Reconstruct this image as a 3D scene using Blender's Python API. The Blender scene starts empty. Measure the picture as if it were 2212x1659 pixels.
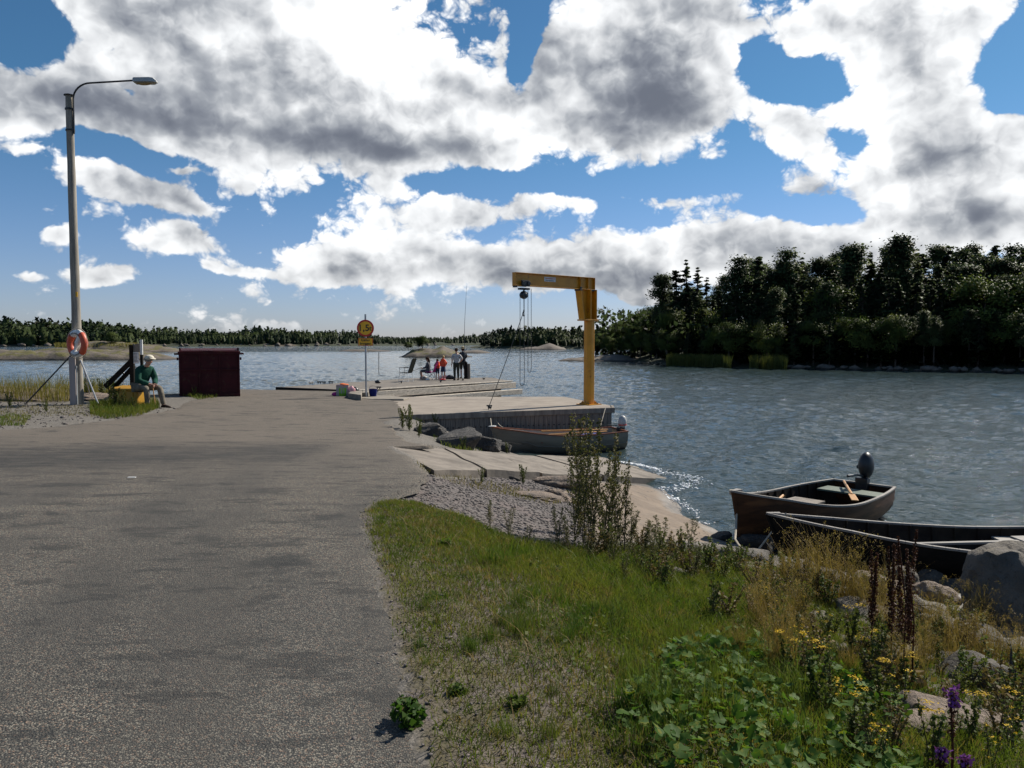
import bpy, bmesh, math, random
import numpy as np
from math import sin, cos, pi, radians as R, sqrt, atan2
from mathutils import Vector, Matrix, noise as mn
random.seed(7); rng = np.random.default_rng(7)
S = bpy.context.scene
COL = S.collection
# ------------------------------------------------------------------ camera, sun, exposure
CZ = 2.9; F = 1721.6; CX, CY = 1106.0, 829.5; TH = math.atan(91.5/F)
cam = bpy.data.cameras.new("camera"); camo = bpy.data.objects.new("camera", cam); COL.objects.link(camo)
camo.location = (0, 0, CZ); camo.rotation_euler = (pi/2-TH, 0, 0)
cam.sensor_width = 36; cam.lens = 36*F/2212; cam.clip_end = 20000; cam.clip_start = .05
S.camera = camo
SAZ, SEL = R(52), R(42)
sv = Vector((sin(SAZ)*cos(SEL), cos(SAZ)*cos(SEL), sin(SEL)))
sl = bpy.data.lights.new("sun", 'SUN'); sl.energy = 5.0; sl.angle = R(.5); sl.color = (1, .93, .82)
so = bpy.data.objects.new("sun", sl); COL.objects.link(so); so.rotation_euler = (-sv).to_track_quat('-Z', 'Y').to_euler()
so.location = (30, 20, 40)
S.view_settings.view_transform = 'Standard'; S.view_settings.look = 'None'; S.view_settings.gamma = 1
S.view_settings.exposure = .42
S.cycles.max_bounces = 6; S.cycles.transparent_max_bounces = 6

def ray(px, py):
    dx = (px-CX)/F; dy = -(py-CY)/F
    return Vector((dx, cos(TH)+dy*sin(TH), -sin(TH)+dy*cos(TH)))
def G(px, py, z):
    r = ray(px, py); t = (z-CZ)/r.z
    return Vector((r.x*t, r.y*t, z))
def D(px, py, d):
    r = ray(px, py); t = d/r.y
    return Vector((r.x*t, d, CZ+r.z*t))

# ------------------------------------------------------------------ node helper
class NT:
    def __init__(s, nt): s.nt = nt; s.n = nt.nodes; s.l = nt.links
    def put(s, sock, v):
        if isinstance(v, bpy.types.NodeSocket): s.l.new(v, sock)
        elif v is not None:
            if sock.type == 'RGBA' and not isinstance(v, (int, float)) and len(v) == 3: v = (*v, 1)
            sock.default_value = v
    def new(s, t, ins=None, **kw):
        n = s.n.new(t)
        for k, v in kw.items(): setattr(n, k, v)
        for k, v in (ins or {}).items(): s.put(n.inputs[k], v)
        return n
    def m(s, op, a, b=None, c=None, clamp=False):
        n = s.n.new('ShaderNodeMath'); n.operation = op; n.use_clamp = clamp
        for i, v in enumerate((a, b, c)):
            if v is not None: s.put(n.inputs[i], v)
        return n.outputs[0]
    def v(s, op, a, b=None, c=None, out=0):
        n = s.n.new('ShaderNodeVectorMath'); n.operation = op
        for i, v in enumerate((a, b, c)):
            if v is not None: s.put(n.inputs[i], v)
        return n.outputs[out]
    def noise(s, vec, scale, detail=4, rough=.55, dist=0, dim='3D', w=None):
        n = s.new('ShaderNodeTexNoise', noise_dimensions=dim)
        s.put(n.inputs['Vector'], vec)
        for k, v in (('Scale', scale), ('Detail', detail), ('Roughness', rough), ('Distortion', dist)): n.inputs[k].default_value = v
        return n.outputs[0]
    def step(s, x, a, b, lo=0., hi=1.):
        n = s.n.new('ShaderNodeMapRange'); n.interpolation_type = 'SMOOTHSTEP'
        for i, v in enumerate((x, a, b, lo, hi)): s.put(n.inputs[i], v)
        return n.outputs[0]
    def mix(s, f, a, b, mode='MIX'):
        n = s.n.new('ShaderNodeMix'); n.data_type = 'RGBA'; n.blend_type = mode
        s.put(n.inputs[0], f); s.put(n.inputs[6], a); s.put(n.inputs[7], b)
        return n.outputs[2]

# ------------------------------------------------------------------ world: sky + clouds by direction
W = bpy.data.worlds.new("World"); S.world = W; W.use_nodes = True
w = NT(W.node_tree); w.n.clear()
sky = w.new('ShaderNodeTexSky', sky_type='NISHITA', sun_disc=False, sun_elevation=SEL, sun_rotation=SAZ, air_density=1.0, dust_density=.3, ozone_density=2.2, altitude=0)
skyc = w.v('SCALE', sky.outputs[0]); skyc.node.inputs[3].default_value = .058
tc = w.new('ShaderNodeTexCoord').outputs['Generated']
sx = w.new('ShaderNodeSeparateXYZ', {0: tc})
az = w.m('ARCTAN2', sx.outputs[0], sx.outputs[1]); el = w.m('ARCSINE', sx.outputs[2])
p0 = w.new('ShaderNodeCombineXYZ', {0: az, 1: el}).outputs[0]
wn = w.new('ShaderNodeTexNoise'); w.put(wn.inputs['Vector'], p0); wn.inputs['Scale'].default_value = 5; wn.inputs['Detail'].default_value = 5; wn.inputs['Roughness'].default_value = .6
warp = w.v('SUBTRACT', wn.outputs['Color'], (.5, .5, .5))
ws = w.v('SCALE', warp); ws.node.inputs[3].default_value = .075
p = w.v('ADD', p0, ws)
p = w.v('MULTIPLY', p, (1, 1, 0))
def ae(px, py):
    r = ray(px, py).normalized(); return atan2(r.x, r.y), math.asin(r.z)
def blobs(lst):
    acc = None
    for (px, py, rx, ry, rot, wt) in lst:
        a, e = ae(px, py); k = cos(e)
        ex = cos(atan2(px-CX, F))
        mp = w.new('ShaderNodeMapping', vector_type='TEXTURE')
        w.put(mp.inputs[0], p); mp.inputs[1].default_value = (a, e, 0); mp.inputs[2].default_value = (0, 0, R(-rot))
        mp.inputs[3].default_value = (rx/F*ex*ex, ry/F*ex, 1)
        g = w.new('ShaderNodeTexGradient', gradient_type='QUADRATIC_SPHERE', ins={0: mp.outputs[0]}).outputs['Fac'] if 'QUADRATIC_SPHERE' in [i.identifier for i in bpy.types.ShaderNodeTexGradient.bl_rna.properties['gradient_type'].enum_items] else None
        if g is None: g = w.new('ShaderNodeTexGradient', gradient_type='SPHERICAL', ins={0: mp.outputs[0]}).outputs['Fac']
        g = w.m('POWER', g, .8)
        acc = w.m('MULTIPLY_ADD', g, wt, acc if acc is not None else 0.)
    return acc
#CLOUDS
cover = blobs([
 (640, 150, 800, 300, 8, 1.9), (160, 225, 600, 115, 4, 1.9), (-150,215,400,120,0,1.5), (900, 262, 420, 135, 0, 1.5), (1375, 150, 330, 270, 0, 2.6),
 (330, 30, 300, 110, 0, 1.0), (1900, 20, 560, 130, 0, 1.8), (2000, 180, 220, 330, 0, 1.6), (1730, 265, 210, 100, 12, 1.3),
 (2000, 375, 420, 130, 0, 1.7), (2180, 320, 170, 120, 0, 1.2), (2090, 470, 320, 100, 0, 1.5), (1700, 300, 160, 60, 0, .8),
 (1190, 568, 680, 82, 0, 1.8), (780, 562, 320, 76, 0, 1.5), (1520, 530, 420, 90, 0, 1.4), (1800, 545, 300, 90, 0, 1.3), (950, 465, 330, 60, -8, 1.3),
 (830, 410, 70, 80, 30, .9), (225, 388, 180, 46, 12, 1.7), (400, 436, 140, 40, 22, 1.5), (385, 515, 165, 56, 0, 1.8), (235, 590, 110, 40, 0, 1.5),
 (115, 484, 80, 20, 10, .8), (465, 572, 70, 26, 0, .9), (400, 366, 130, 18, 4, .8), (60, 572, 60, 18, 0, .7), (560, 590, 120, 26, 0, .8), (1385, 640, 110, 40, 0, 1.1), (1060, 338, 140, 40, 0, 1.1),
 (1230, 440, 120, 35, 10, .8), (1450, 440, 220, 40, 0, .8), (30, 325, 120, 25, 0, .9), (630, 700, 120, 20, 0, .6),
 (60, 70, 170, 190, 0, -2.2), (285, 215, 95, 40, 30, -1.1), (1140, 85, 48, 150, 5, -2.2), (1640, 130, 120, 90, 30, -1.9), (1740, 165, 150, 60, -15, -1.7), (1620, 360, 90, 120, 0, -1.0), (1810, 290, 130, 45, 30, -1.0), (2185, 150, 100, 160, 0, -2.2), (1730, 452, 190, 45, 6, -1.5), (1120, 405, 330, 38, 0, -1.2), (1480, 400, 200, 45, 0, -1.0), (300, 338, 300, 34, 8, -1.3),
 (2600, 250, 400, 250, 0, 1.5)])
dark = blobs([
 (200, 240, 400, 110, 6, .85), (450, 200, 190, 140, 20, .75), (620, 305, 460, 75, 6, .95), (1390, 200, 260, 180, 0, .95), (860, 325, 280, 55, 0, .65), (900, 250, 160, 70, 0, .35),
 (1080, 590, 420, 35, 0, .35), (1320, 605, 350, 40, 0, .45), (2020, 330, 140, 110, 0, .45), (2110, 460, 260, 70, 0, .55), (1950, 60, 110, 160, 0, .35), (1850, 395, 150, 35, 0, .4),
 (350, 60, 260, 120, 0, .45), (1150, 150, 80, 160, 0, .5), (750, 540, 150, 40, 0, .3), (1150, 50, 260, 120, 0, .3)])
lite = blobs([(690, 70, 220, 120, 0, 1.), (860, 160, 230, 140, 10, 1.), (480, 105, 130, 45, 25, 1.), (1450, 315, 120, 50, 0, .9), (1900, 60, 500, 150, 0, .5), (2000, 250, 260, 160, 0, .5), (880, 420, 200, 60, 0, .4)])
sp = w.v('MULTIPLY', p0, (1, 1.25, 0))
def fb(vec, sc, d=7, r=.6): return w.noise(vec, sc, d, r)
n1 = fb(sp, 7.0)
sun2 = w.v('ADD', sp, (.012, .022, 0)); n1a = fb(sp, 6.0, 3.2, .5); n1s = fb(sun2, 6.0, 3.2, .5)
def vor(vec, sc, d):
    n = w.new('ShaderNodeTexVoronoi', feature='F1', voronoi_dimensions='2D', normalize=True)
    w.put(n.inputs['Vector'], vec); n.inputs['Scale'].default_value = sc; n.inputs['Detail'].default_value = d; n.inputs['Roughness'].default_value = .6; n.inputs['Lacunarity'].default_value = 2.2
    return w.m('SUBTRACT', 1., n.outputs['Distance'])
wf = w.new('ShaderNodeTexNoise'); w.put(wf.inputs['Vector'], p0); wf.inputs['Scale'].default_value = 30; wf.inputs['Detail'].default_value = 3
spw = w.v('ADD', sp, w.v('MULTIPLY', w.v('SUBTRACT', wf.outputs['Color'], (.5, .5, .5)), (.03, .03, 0)))
n2 = vor(w.v('ADD', spw, (3, 5, 0)), 20, 3); n2s = vor(w.v('ADD', spw, (3.007, 5.013, 0)), 20, 2)
n3 = fb(w.v('ADD', sp, (9, 1, 0)), 3.0, 5, .5)
dens = w.m('ADD', w.m('MULTIPLY', cover, 1.0), w.m('MULTIPLY', w.m('SUBTRACT', n1, .5), 1.9))
dens = w.m('ADD', dens, w.m('MULTIPLY', w.m('SUBTRACT', n2, .62), 1.5))
alpha = w.step(dens, .26, w.m('ADD', .42, w.m('MULTIPLY', n3, .30)))
rel = w.m('ADD', w.m('MULTIPLY', w.m('SUBTRACT', n1a, n1s), 3.8), w.m('MULTIPLY', w.m('SUBTRACT', n2, n2s), 1.0))
core = w.step(dens, .55, 1.7)
# shade: 0 bright .. 1 dark
shade = w.m('ADD', w.m('MULTIPLY', dark, w.m('ADD', .62, w.m('MULTIPLY', n1a, .6))), w.m('MULTIPLY', core, .26))
shade = w.m('SUBTRACT', shade, w.m('MULTIPLY', lite, .55))
shade = w.m('SUBTRACT', shade, rel)
shade = w.m('ADD', shade, w.m('MULTIPLY', w.m('SUBTRACT', n3, .5), .5))
shade = w.step(shade, -.43, 1.30)
cr = w.new('ShaderNodeValToRGB', {0: shade})
e_ = cr.color_ramp.elements
e_[0].position = 0; e_[0].color = (.88, .89, .90, 1)
e_[1].position = 1; e_[1].color = (.12, .135, .17, 1)
for q, c in ((.16, (.70, .715, .73)), (.34, (.54, .555, .575)), (.56, (.34, .36, .39)), (.80, (.19, .208, .245))):
    x = e_.new(q); x.color = (*c, 1)
hz = w.step(el, 0., .16, .78, 1.0)
cc = w.v('SCALE', cr.outputs[0]); w.put(cc.node.inputs[3], hz)
up = w.step(el, .0, .03)
af = w.m('MULTIPLY', alpha, up)
tint = w.mix(w.step(el, 0., .30), (.84, .93, 1.34, 1), (.50, .86, 1.06, 1))
skyd = w.mix(1.0, skyc, tint, 'MULTIPLY')
fin = w.mix(af, skyd, cc)
bg = w.new('ShaderNodeBackground', {0: fin, 1: 1.0})
w.l.new(bg.outputs[0], w.new('ShaderNodeOutputWorld').inputs[0])
# ------------------------------------------------------------------ object helpers
def tag(o, label=None, cat=None, group=None, kind=None):
    for k, v in (('label', label), ('category', cat), ('group', group), ('kind', kind)):
        if v: o[k] = v
    return o
def empty(name, loc=(0, 0, 0), rz=0, label=None, cat=None, group=None):
    o = bpy.data.objects.new(name, None); COL.objects.link(o); o.location = loc; o.rotation_euler = (0, 0, rz)
    o.empty_display_size = .1
    return tag(o, label, cat, group)
def copy_tree(o, parent=None):
    c = o.copy(); COL.objects.link(c); c.parent = parent
    for ch in o.children: copy_tree(ch, c)
    return c
class MB:
    def __init__(s): s.v = []; s.f = []
    def add(s, vs, fs):
        o = len(s.v); s.v += [tuple(a) for a in vs]; s.f += [tuple(i+o for i in f) for f in fs]; return s
    def box(s, c, d, M=None):
        x, y, z = d[0]/2, d[1]/2, d[2]/2
        vs = [Vector((a*x, b*y, e*z)) for a in (-1, 1) for b in (-1, 1) for e in (-1, 1)]
        if M is not None: vs = [M @ q for q in vs]
        vs = [q+Vector(c) for q in vs]
        return s.add(vs, [(0, 1, 3, 2), (4, 6, 7, 5), (0, 4, 5, 1), (2, 3, 7, 6), (0, 2, 6, 4), (1, 5, 7, 3)])
    def bar(s, a, b, wd, ht, up=(0, 0, 1)):
        a = Vector(a); b = Vector(b); d = (b-a); L = d.length; d.normalize(); u = Vector(up)
        if abs(d.dot(u)) > .98: u = Vector((1, 0, 0))
        sd = d.cross(u).normalized(); u2 = sd.cross(d)
        vs = [p_+sd*i*wd/2+u2*j*ht/2 for p_ in (a, b) for i in (-1, 1) for j in (-1, 1)]
        return s.add(vs, [(0, 1, 3, 2), (4, 6, 7, 5), (0, 4, 5, 1), (2, 3, 7, 6), (0, 2, 6, 4), (1, 5, 7, 3)])
    def tube(s, pts, r, n=8, cap=True):
        pts = [Vector(q) for q in pts]; N = len(pts)
        if not hasattr(r, '__len__'): r = [r]*N
        vs = []; fs = []; ref = None
        for i in range(N):
            d = (pts[min(i+1, N-1)]-pts[max(i-1, 0)]).normalized()
            if ref is None: ref = Vector((0, 0, 1)) if abs(d.z) < .9 else Vector((1, 0, 0))
            a = d.cross(ref).normalized(); b = a.cross(d).normalized(); ref = b
            for k in range(n):
                t = 2*pi*k/n; vs.append(pts[i]+a*cos(t)*r[i]+b*sin(t)*r[i])
        for i in range(N-1):
            for k in range(n):
                k2 = (k+1) % n; fs.append((i*n+k, i*n+k2, (i+1)*n+k2, (i+1)*n+k))
        if cap: fs.append(tuple(range(n-1, -1, -1))); fs.append(tuple((N-1)*n+k for k in range(n)))
        return s.add(vs, fs)
    def lathe(s, prof, c=(0, 0, 0), n=16, M=None):
        vs = []; fs = []
        for r_, z_ in prof:
            for k in range(n):
                q = Vector((r_*cos(2*pi*k/n), r_*sin(2*pi*k/n), z_))
                if M is not None: q = M @ q
                vs.append(q+Vector(c))
        for i in range(len(prof)-1):
            for k in range(n):
                k2 = (k+1) % n; fs.append((i*n+k, i*n+k2, (i+1)*n+k2, (i+1)*n+k))
        fs.append(tuple(range(n-1, -1, -1))); fs.append(tuple((len(prof)-1)*n+k for k in range(n)))
        return s.add(vs, fs)
    def prism(s, poly, z0, z1, M=None):
        n = len(poly); z0s = z0 if hasattr(z0, '__len__') else [z0]*n; z1s = z1 if hasattr(z1, '__len__') else [z1]*n
        vs = [Vector((q[0], q[1], z0s[i])) for i, q in enumerate(poly)]+[Vector((q[0], q[1], z1s[i])) for i, q in enumerate(poly)]
        if M is not None: vs = [M @ q for q in vs]
        fs = [tuple(range(n-1, -1, -1)), tuple(range(n, 2*n))]+[(i, (i+1) % n, n+(i+1) % n, n+i) for i in range(n)]
        return s.add(vs, fs)
    def ball(s, c, r, n=12, m=8, M=None):
        if not hasattr(r, '__len__'): r = (r, r, r)
        vs = []; fs = []
        for i in range(m+1):
            t = pi*i/m
            for k in range(n):
                q = Vector((r[0]*sin(t)*cos(2*pi*k/n), r[1]*sin(t)*sin(2*pi*k/n), r[2]*cos(t)))
                if M is not None: q = M @ q
                vs.append(q+Vector(c))
        for i in range(m):
            for k in range(n):
                k2 = (k+1) % n; fs.append((i*n+k, (i+1)*n+k, (i+1)*n+k2, i*n+k2))
        return s.add(vs, fs)
    def build(s, name, mat, parent=None, smooth=False, bevel=0, label=None):
        me = bpy.data.meshes.new(name); me.from_pydata(s.v, [], s.f); me.materials.append(mat)
        bm = bmesh.new(); bm.from_mesh(me); bmesh.ops.recalc_face_normals(bm, faces=bm.faces); bm.to_mesh(me); bm.free()
        if smooth:
            me.polygons.foreach_set('use_smooth', [True]*len(me.polygons))
            me.set_sharp_from_angle(angle=R(40))
        o = bpy.data.objects.new(name, me); COL.objects.link(o); o.parent = parent
        if bevel:
            b = o.modifiers.new('bevel', 'BEVEL'); b.width = bevel; b.segments = 2; b.limit_method = 'ANGLE'
        if label: o['label'] = label
        return o
def npmesh(name, V, Fq, mat, parent=None, smooth=False, attr=None):
    """V (n,3), Fq (m,k) constant face size"""
    me = bpy.data.meshes.new(name); k = Fq.shape[1]
    me.vertices.add(len(V)); me.vertices.foreach_set('co', np.asarray(V, np.float32).ravel())
    me.loops.add(Fq.size); me.loops.foreach_set('vertex_index', Fq.astype(np.int32).ravel())
    me.polygons.add(len(Fq)); me.polygons.foreach_set('loop_start', np.arange(0, Fq.size, k, dtype=np.int32))
    me.update(calc_edges=True)
    if smooth: me.polygons.foreach_set('use_smooth', np.ones(len(Fq), bool))
    for nm, dat in (attr or {}).items():
        a = me.color_attributes.new(nm, 'FLOAT_COLOR', 'POINT'); a.data.foreach_set('color', np.asarray(dat, np.float32).ravel())
    me.validate(); me.materials.append(mat)
    o = bpy.data.objects.new(name, me); COL.objects.link(o); o.parent = parent
    return o
# numpy value noise
def _h(i, j, s):
    n = (i*374761393+j*668265263+s*1442695041) & 0xffffffff
    n = ((n ^ (n >> 13))*1274126177) & 0xffffffff
    return ((n ^ (n >> 16)) & 0xffff)/65535.
def vn(x, y, s=0):
    x = np.asarray(x, float); y = np.asarray(y, float)
    i = np.floor(x).astype(np.int64); j = np.floor(y).astype(np.int64); fx = x-i; fy = y-j
    fx = fx*fx*(3-2*fx); fy = fy*fy*(3-2*fy)
    return (_h(i, j, s)*(1-fx)+_h(i+1, j, s)*fx)*(1-fy)+(_h(i, j+1, s)*(1-fx)+_h(i+1, j+1, s)*fx)*fy
def fbm(x, y, o=4, s=0, g=.5):
    a = 1; t = 0; n = 0
    for k in range(o):
        t = t+a*vn(x*2**k+17*k, y*2**k-9*k, s+k); n += a; a *= g
    return t/n-.5
def inpoly(x, y, poly):
    x = np.asarray(x); y = np.asarray(y); r = np.zeros(x.shape, bool); n = len(poly)
    for i in range(n):
        x1, y1 = poly[i][:2]; x2, y2 = poly[(i+1) % n][:2]
        c = ((y1 > y) != (y2 > y))
        with np.errstate(divide='ignore', invalid='ignore'): r ^= c & (x < (x2-x1)*(y-y1)/(y2-y1+1e-12)+x1)
    return r
def sst(x, a, b):
    t = np.clip((x-a)/(b-a), 0, 1); return t*t*(3-2*t)
# ------------------------------------------------------------------ materials
def newmat(name):
    m_ = bpy.data.materials.new(name); m_.use_nodes = True; n = NT(m_.node_tree); n.b = m_.node_tree.nodes['Principled BSDF']; n.mat = m_; n.out = m_.node_tree.nodes['Material Output']
    n.co = n.new('ShaderNodeTexCoord').outputs['Object']
    n.geo = n.new('ShaderNodeNewGeometry').outputs['Position']
    return n
def bump(n, h, st=.3, dist=.02):
    b = n.new('ShaderNodeBump', {'Strength': st, 'Distance': dist, 'Height': h}); return b.outputs[0]
def mat(name, c1, c2=None, sc=6, rough=.75, bmp=.2, bs=None, metal=0, c3=None, sc3=1.5, t3=(.55, .7), stretch=None, spec=.5, world=False, bd=.01):
    n = newmat(name); co = n.geo if world else n.co
    if stretch: co = n.v('MULTIPLY', co, stretch)
    c2 = c2 or tuple(x*.75 for x in c1)
    nz = n.noise(co, sc, 6, .6)
    col = n.mix(n.step(nz, .35, .65), (*c1, 1), (*c2, 1))
    if c3: col = n.mix(n.step(n.noise(n.v('ADD', co, (5, 3, 1)), sc3, 5, .6), *t3), col, (*c3, 1))
    n.put(n.b.inputs['Base Color'], col); n.b.inputs['Metallic'].default_value = metal
    n.b.inputs['Specular IOR Level'].default_value = spec
    n.put(n.b.inputs['Roughness'], n.m('ADD', n.m('MULTIPLY', nz, .2), rough-.1))
    if bmp: n.put(n.b.inputs['Normal'], bump(n, n.noise(co, bs or sc*4, 4), bmp, bd))
    return n.mat
def leafmat(name, c1, c2, c3=None, tr=.35, sc=1.2, rv=.35, rough=.6, nrm=None, spec=.12):
    """foliage: two tones by noise, random per object, thin-leaf translucency"""
    n = newmat(name)
    nz = n.noise(n.geo, sc, 4, .6)
    col = n.mix(n.step(nz, .35, .62), (*c1, 1), (*c2, 1))
    if c3: col = n.mix(n.step(n.noise(n.v('ADD', n.geo, (3, 7, 1)), sc*6, 3, .6), .55, .66), col, (*c3, 1))
    oi = n.new('ShaderNodeObjectInfo').outputs['Random']
    col = n.v('SCALE', col); n.put(col.node.inputs[3], n.m('ADD', 1-rv/2, n.m('MULTIPLY', oi, rv)))
    n.put(n.b.inputs['Base Color'], col); n.b.inputs['Roughness'].default_value = rough; n.b.inputs['Specular IOR Level'].default_value = spec
    t = n.new('ShaderNodeBsdfTranslucent', {0: n.v('MULTIPLY', col, (1.15, 1.25, .6))})
    if nrm:   # soft crown shading: normals lean outwards from the trunk
        jit = n.v('SUBTRACT', n.new('ShaderNodeTexNoise', {'Vector': n.geo, 'Scale': nrm[1]}).outputs['Color'], (.5, .5, .5)); jit = n.v('SCALE', jit); jit.node.inputs[3].default_value = nrm[2]
        if nrm[0] == 'obj':
            base = n.v('NORMALIZE', n.v('MULTIPLY', n.v('SUBTRACT', n.co, (0, 0, 4.)), (1, 1, .3)))
            vt = n.new('ShaderNodeVectorTransform', {0: base}, vector_type='NORMAL', convert_from='OBJECT', convert_to='WORLD'); base = vt.outputs[0]
        else: base = (0., -.35, .9)
        gn = n.new('ShaderNodeNewGeometry').outputs['Normal']
        nn = n.v('NORMALIZE', n.v('ADD', n.v('ADD', base, jit), n.v('MULTIPLY', gn, (.22, .22, .22))))
        n.put(n.b.inputs['Normal'], nn); n.put(t.inputs['Normal'], nn)
    ms = n.new('ShaderNodeMixShader', {0: tr}); n.l.new(n.b.outputs[0], ms.inputs[1]); n.l.new(t.outputs[0], ms.inputs[2]); n.l.new(ms.outputs[0], n.out.inputs[0])
    return n.mat
MT = {}
MT['steel'] = mat('galvanised steel', (.42, .43, .44), (.30, .31, .32), 9, .45, .1, metal=.7)
MT['darksteel'] = mat('dark steel', (.05, .052, .055), (.03, .03, .03), 9, .5, .15, metal=.5)
MT['yellow'] = mat('crane yellow paint', (.60, .265, .012), (.50, .21, .01), 3, .42, .08, c3=(.28, .10, .02), sc3=5, t3=(.60, .70))
MT['wood'] = mat('weathered wood', (.23, .20, .165), (.14, .12, .10), 8, .85, .5, stretch=(1, 1, .12))
MT['pole'] = mat('grey pole wood', (.32, .29, .24), (.19, .17, .14), 10, .85, .5, stretch=(1, 1, .08))
MT['darkwood'] = mat('dark tarred wood', (.014, .011, .009), (.008, .007, .006), 8, .75, .4, stretch=(.3, 1, 1), spec=.15)
MT['whitepaint'] = mat('white paint', (.72, .72, .70), (.55, .55, .53), 8, .5, .1)
MT['black'] = mat('black plastic', (.012, .013, .015), (.02, .02, .022), 8, .35, .05)
MT['rope'] = mat('pale rope', (.50, .45, .36), (.36, .31, .24), 60, .9, .5)
MT['darkrope'] = mat('dark rope', (.10, .10, .09), (.05, .05, .05), 60, .9, .5)
MT['skin'] = mat('skin', (.46, .25, .17), (.40, .20, .14), 20, .55, .05)
# ------------------------------------------------------------------ terrain control points: (px, py, z) seen in the view, plus plan points
def road_z(x, y):
    t = sst(np.asarray(y, float), 6, 20)
    return 1.3-t*(.1+.0222*np.maximum(0, np.asarray(x, float)+12))
RE = [(-4, .6), (1, .15), (3.0, -.25), (3.9, -.44), (4.9, -.71), (5.96, -.97), (7.0, -1.24), (7.6, -1.3), (8.3, -1.2), (8.9, -1.07), (9.9, -.97), (11.5, -1.42), (13.4, -1.97), (13.55, -1.35),
      (14.5, -1.9), (16.6, -2.5), (18.6, -2.85), (20.3, -2.65), (24.8, -3.6), (27.4, -4.6), (29.3, -5.6)]
LE = [(-4, -26), (13.2, -26), (15, -11), (15.6, -9.9), (17.5, -9.3), (20.6, -9.0), (24, -9.8), (29.3, -10.6)]
def edge(tab, y): return np.interp(y, [a for a, b in tab], [b for a, b in tab])
# ramp plane
RA = np.array([-.97, 9.9]); RB = np.array([-2.07, 13.8]); RD = (RB-RA)/np.linalg.norm(RB-RA); RNn = np.array([RD[1], -RD[0]])
def ramp_z(x, y): return 1.12-.192*((np.asarray(x)-RA[0])*RNn[0]+(np.asarray(y)-RA[1])*RNn[1])
def ramp_pt(px, py):
    r = ray(px, py); # z = 1.12 - .192*((x-a)nx+(y-b)ny)
    A = r.z+.192*(r.x*RNn[0]+r.y*RNn[1]); B = 1.12-CZ+.192*(RA[0]*RNn[0]+RA[1]*RNn[1])
    t = B/A; return Vector((r.x*t, r.y*t, CZ+r.z*t))
cp = []
for yy in list(range(-4, 30, 2)):
    a, b = float(edge(LE, yy)), float(edge(RE, yy)); n_ = max(3, int((b-a)/2.5))
    for k in range(n_+1):
        xx = a+(b-a)*k/n_; cp.append((xx, yy, float(road_z(xx, yy))))
PIX = [(1250, 1050, .52), (1350, 1060, .33), (1430, 1064, .1), (1300, 1120, .62), (1400, 1120, .4), (1480, 1118, .12), (1540, 1145, .02), (1440, 1050, -.03), (1450, 1150, .45), (1500, 1165, .3),
 (940, 1050, 1.05), (1000, 1050, .9), (1080, 1055, .78), (1150, 1060, .66), (900, 1080, 1.17), (1000, 1085, 1.03), (1100, 1100, .88), (1200, 1110, .76), (1200, 1160, .82), (1100, 1150, .98),
 (850, 1100, 1.27), (1000, 1130, 1.14), (1000, 1300, 1.27), (1100, 1659, 1.3), (1400, 1659, 1.24), (1700, 1659, 1.1), (2000, 1659, .95), (2212, 1659, .85), (1200, 1300, 1.18), (1400, 1300, .95), (1600, 1300, .65), (1800, 1300, .35), (2000, 1300, .12),
 (1600, 1215, .25), (1500, 1200, .42), (1400, 1200, .68), (1300, 1200, .85), (1220, 1190, .92), (1600, 1450, .95), (1800, 1450, .75), (2000, 1450, .5), (2212, 1450, .33), (2000, 1550, .75), (2212, 1550, .58), (2212, 1350, .05),
 (1200, 1450, 1.26), (1400, 1450, 1.12), (1620, 1185, -.03), (1760, 1215, -.03), (1900, 1245, -.04), (2000, 1265, -.04), (2212, 1310, -.06),
 (870, 915, 1.0), (920, 960, .97), (1000, 975, .62), (1070, 985, .4), (950, 935, .75)]
for a, b, c in PIX: q = G(a, b, c); cp.append((q.x, q.y, c))
cp += [(6, 11, -1.2), (9, 8, -1.5), (10, 5, -1.2), (5, 13, -1.3), (6, 18, -1.6), (4.2, 21, -1.6), (4, 27, -1.7), (0, 31, -1.5), (-3.5, 33, -1.5), (8, 3, -.5), (10, 0, -.8), (6, 2, .25), (5, -2, .6), (3, 0, 1.05), (3, -3, 1.1), (9, -4, -.3), (0, 21.5, -.3), (1.5, 20, -.5), (2.6, 19, -.1), (3.3, 16.3, -.1), (3.8, 18, -.7), (.6, 19, .05), (-.8, 19, .5),
       (12, 14, -2), (12, 24, -2), (-2, 22, .5), (-3, 25, .6), (-5, 28.5, .9), (-6.5, 29.8, .95), (-6.5, 31.5, -.8), (-4, 29.5, -.6), (-9, 30, .95), (-9, 32, -.9), (-11.5, 29.5, .95), (-11.5, 31.5, -.8), (-13, 27, 1.0), (-13.2, 29, -.7), (-12, 24, 1.18), (-11, 21, 1.2)]
for xx in range(-72, -13, 5): cp += [(xx, 13, 1.25), (xx, 18, 1.2), (xx, 22.5, 1.2), (xx, 24.5, 1.08), (xx, 26.2, .5), (xx, 28, -.9), (xx, 33, -1.6)]
cp = np.array(cp)
Kc = np.hypot(cp[:, None, 0]-cp[None, :, 0], cp[:, None, 1]-cp[None, :, 1])
N_ = len(cp); Am = np.zeros((N_+3, N_+3)); Am[:N_, :N_] = Kc-.02*np.eye(N_); Am[:N_, N_] = 1; Am[:N_, N_+1:] = cp[:, :2]; Am[N_, :N_] = 1; Am[N_+1:, :N_] = cp[:, :2].T
wts = np.linalg.solve(Am, np.concatenate([cp[:, 2], [0, 0, 0]]))
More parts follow.
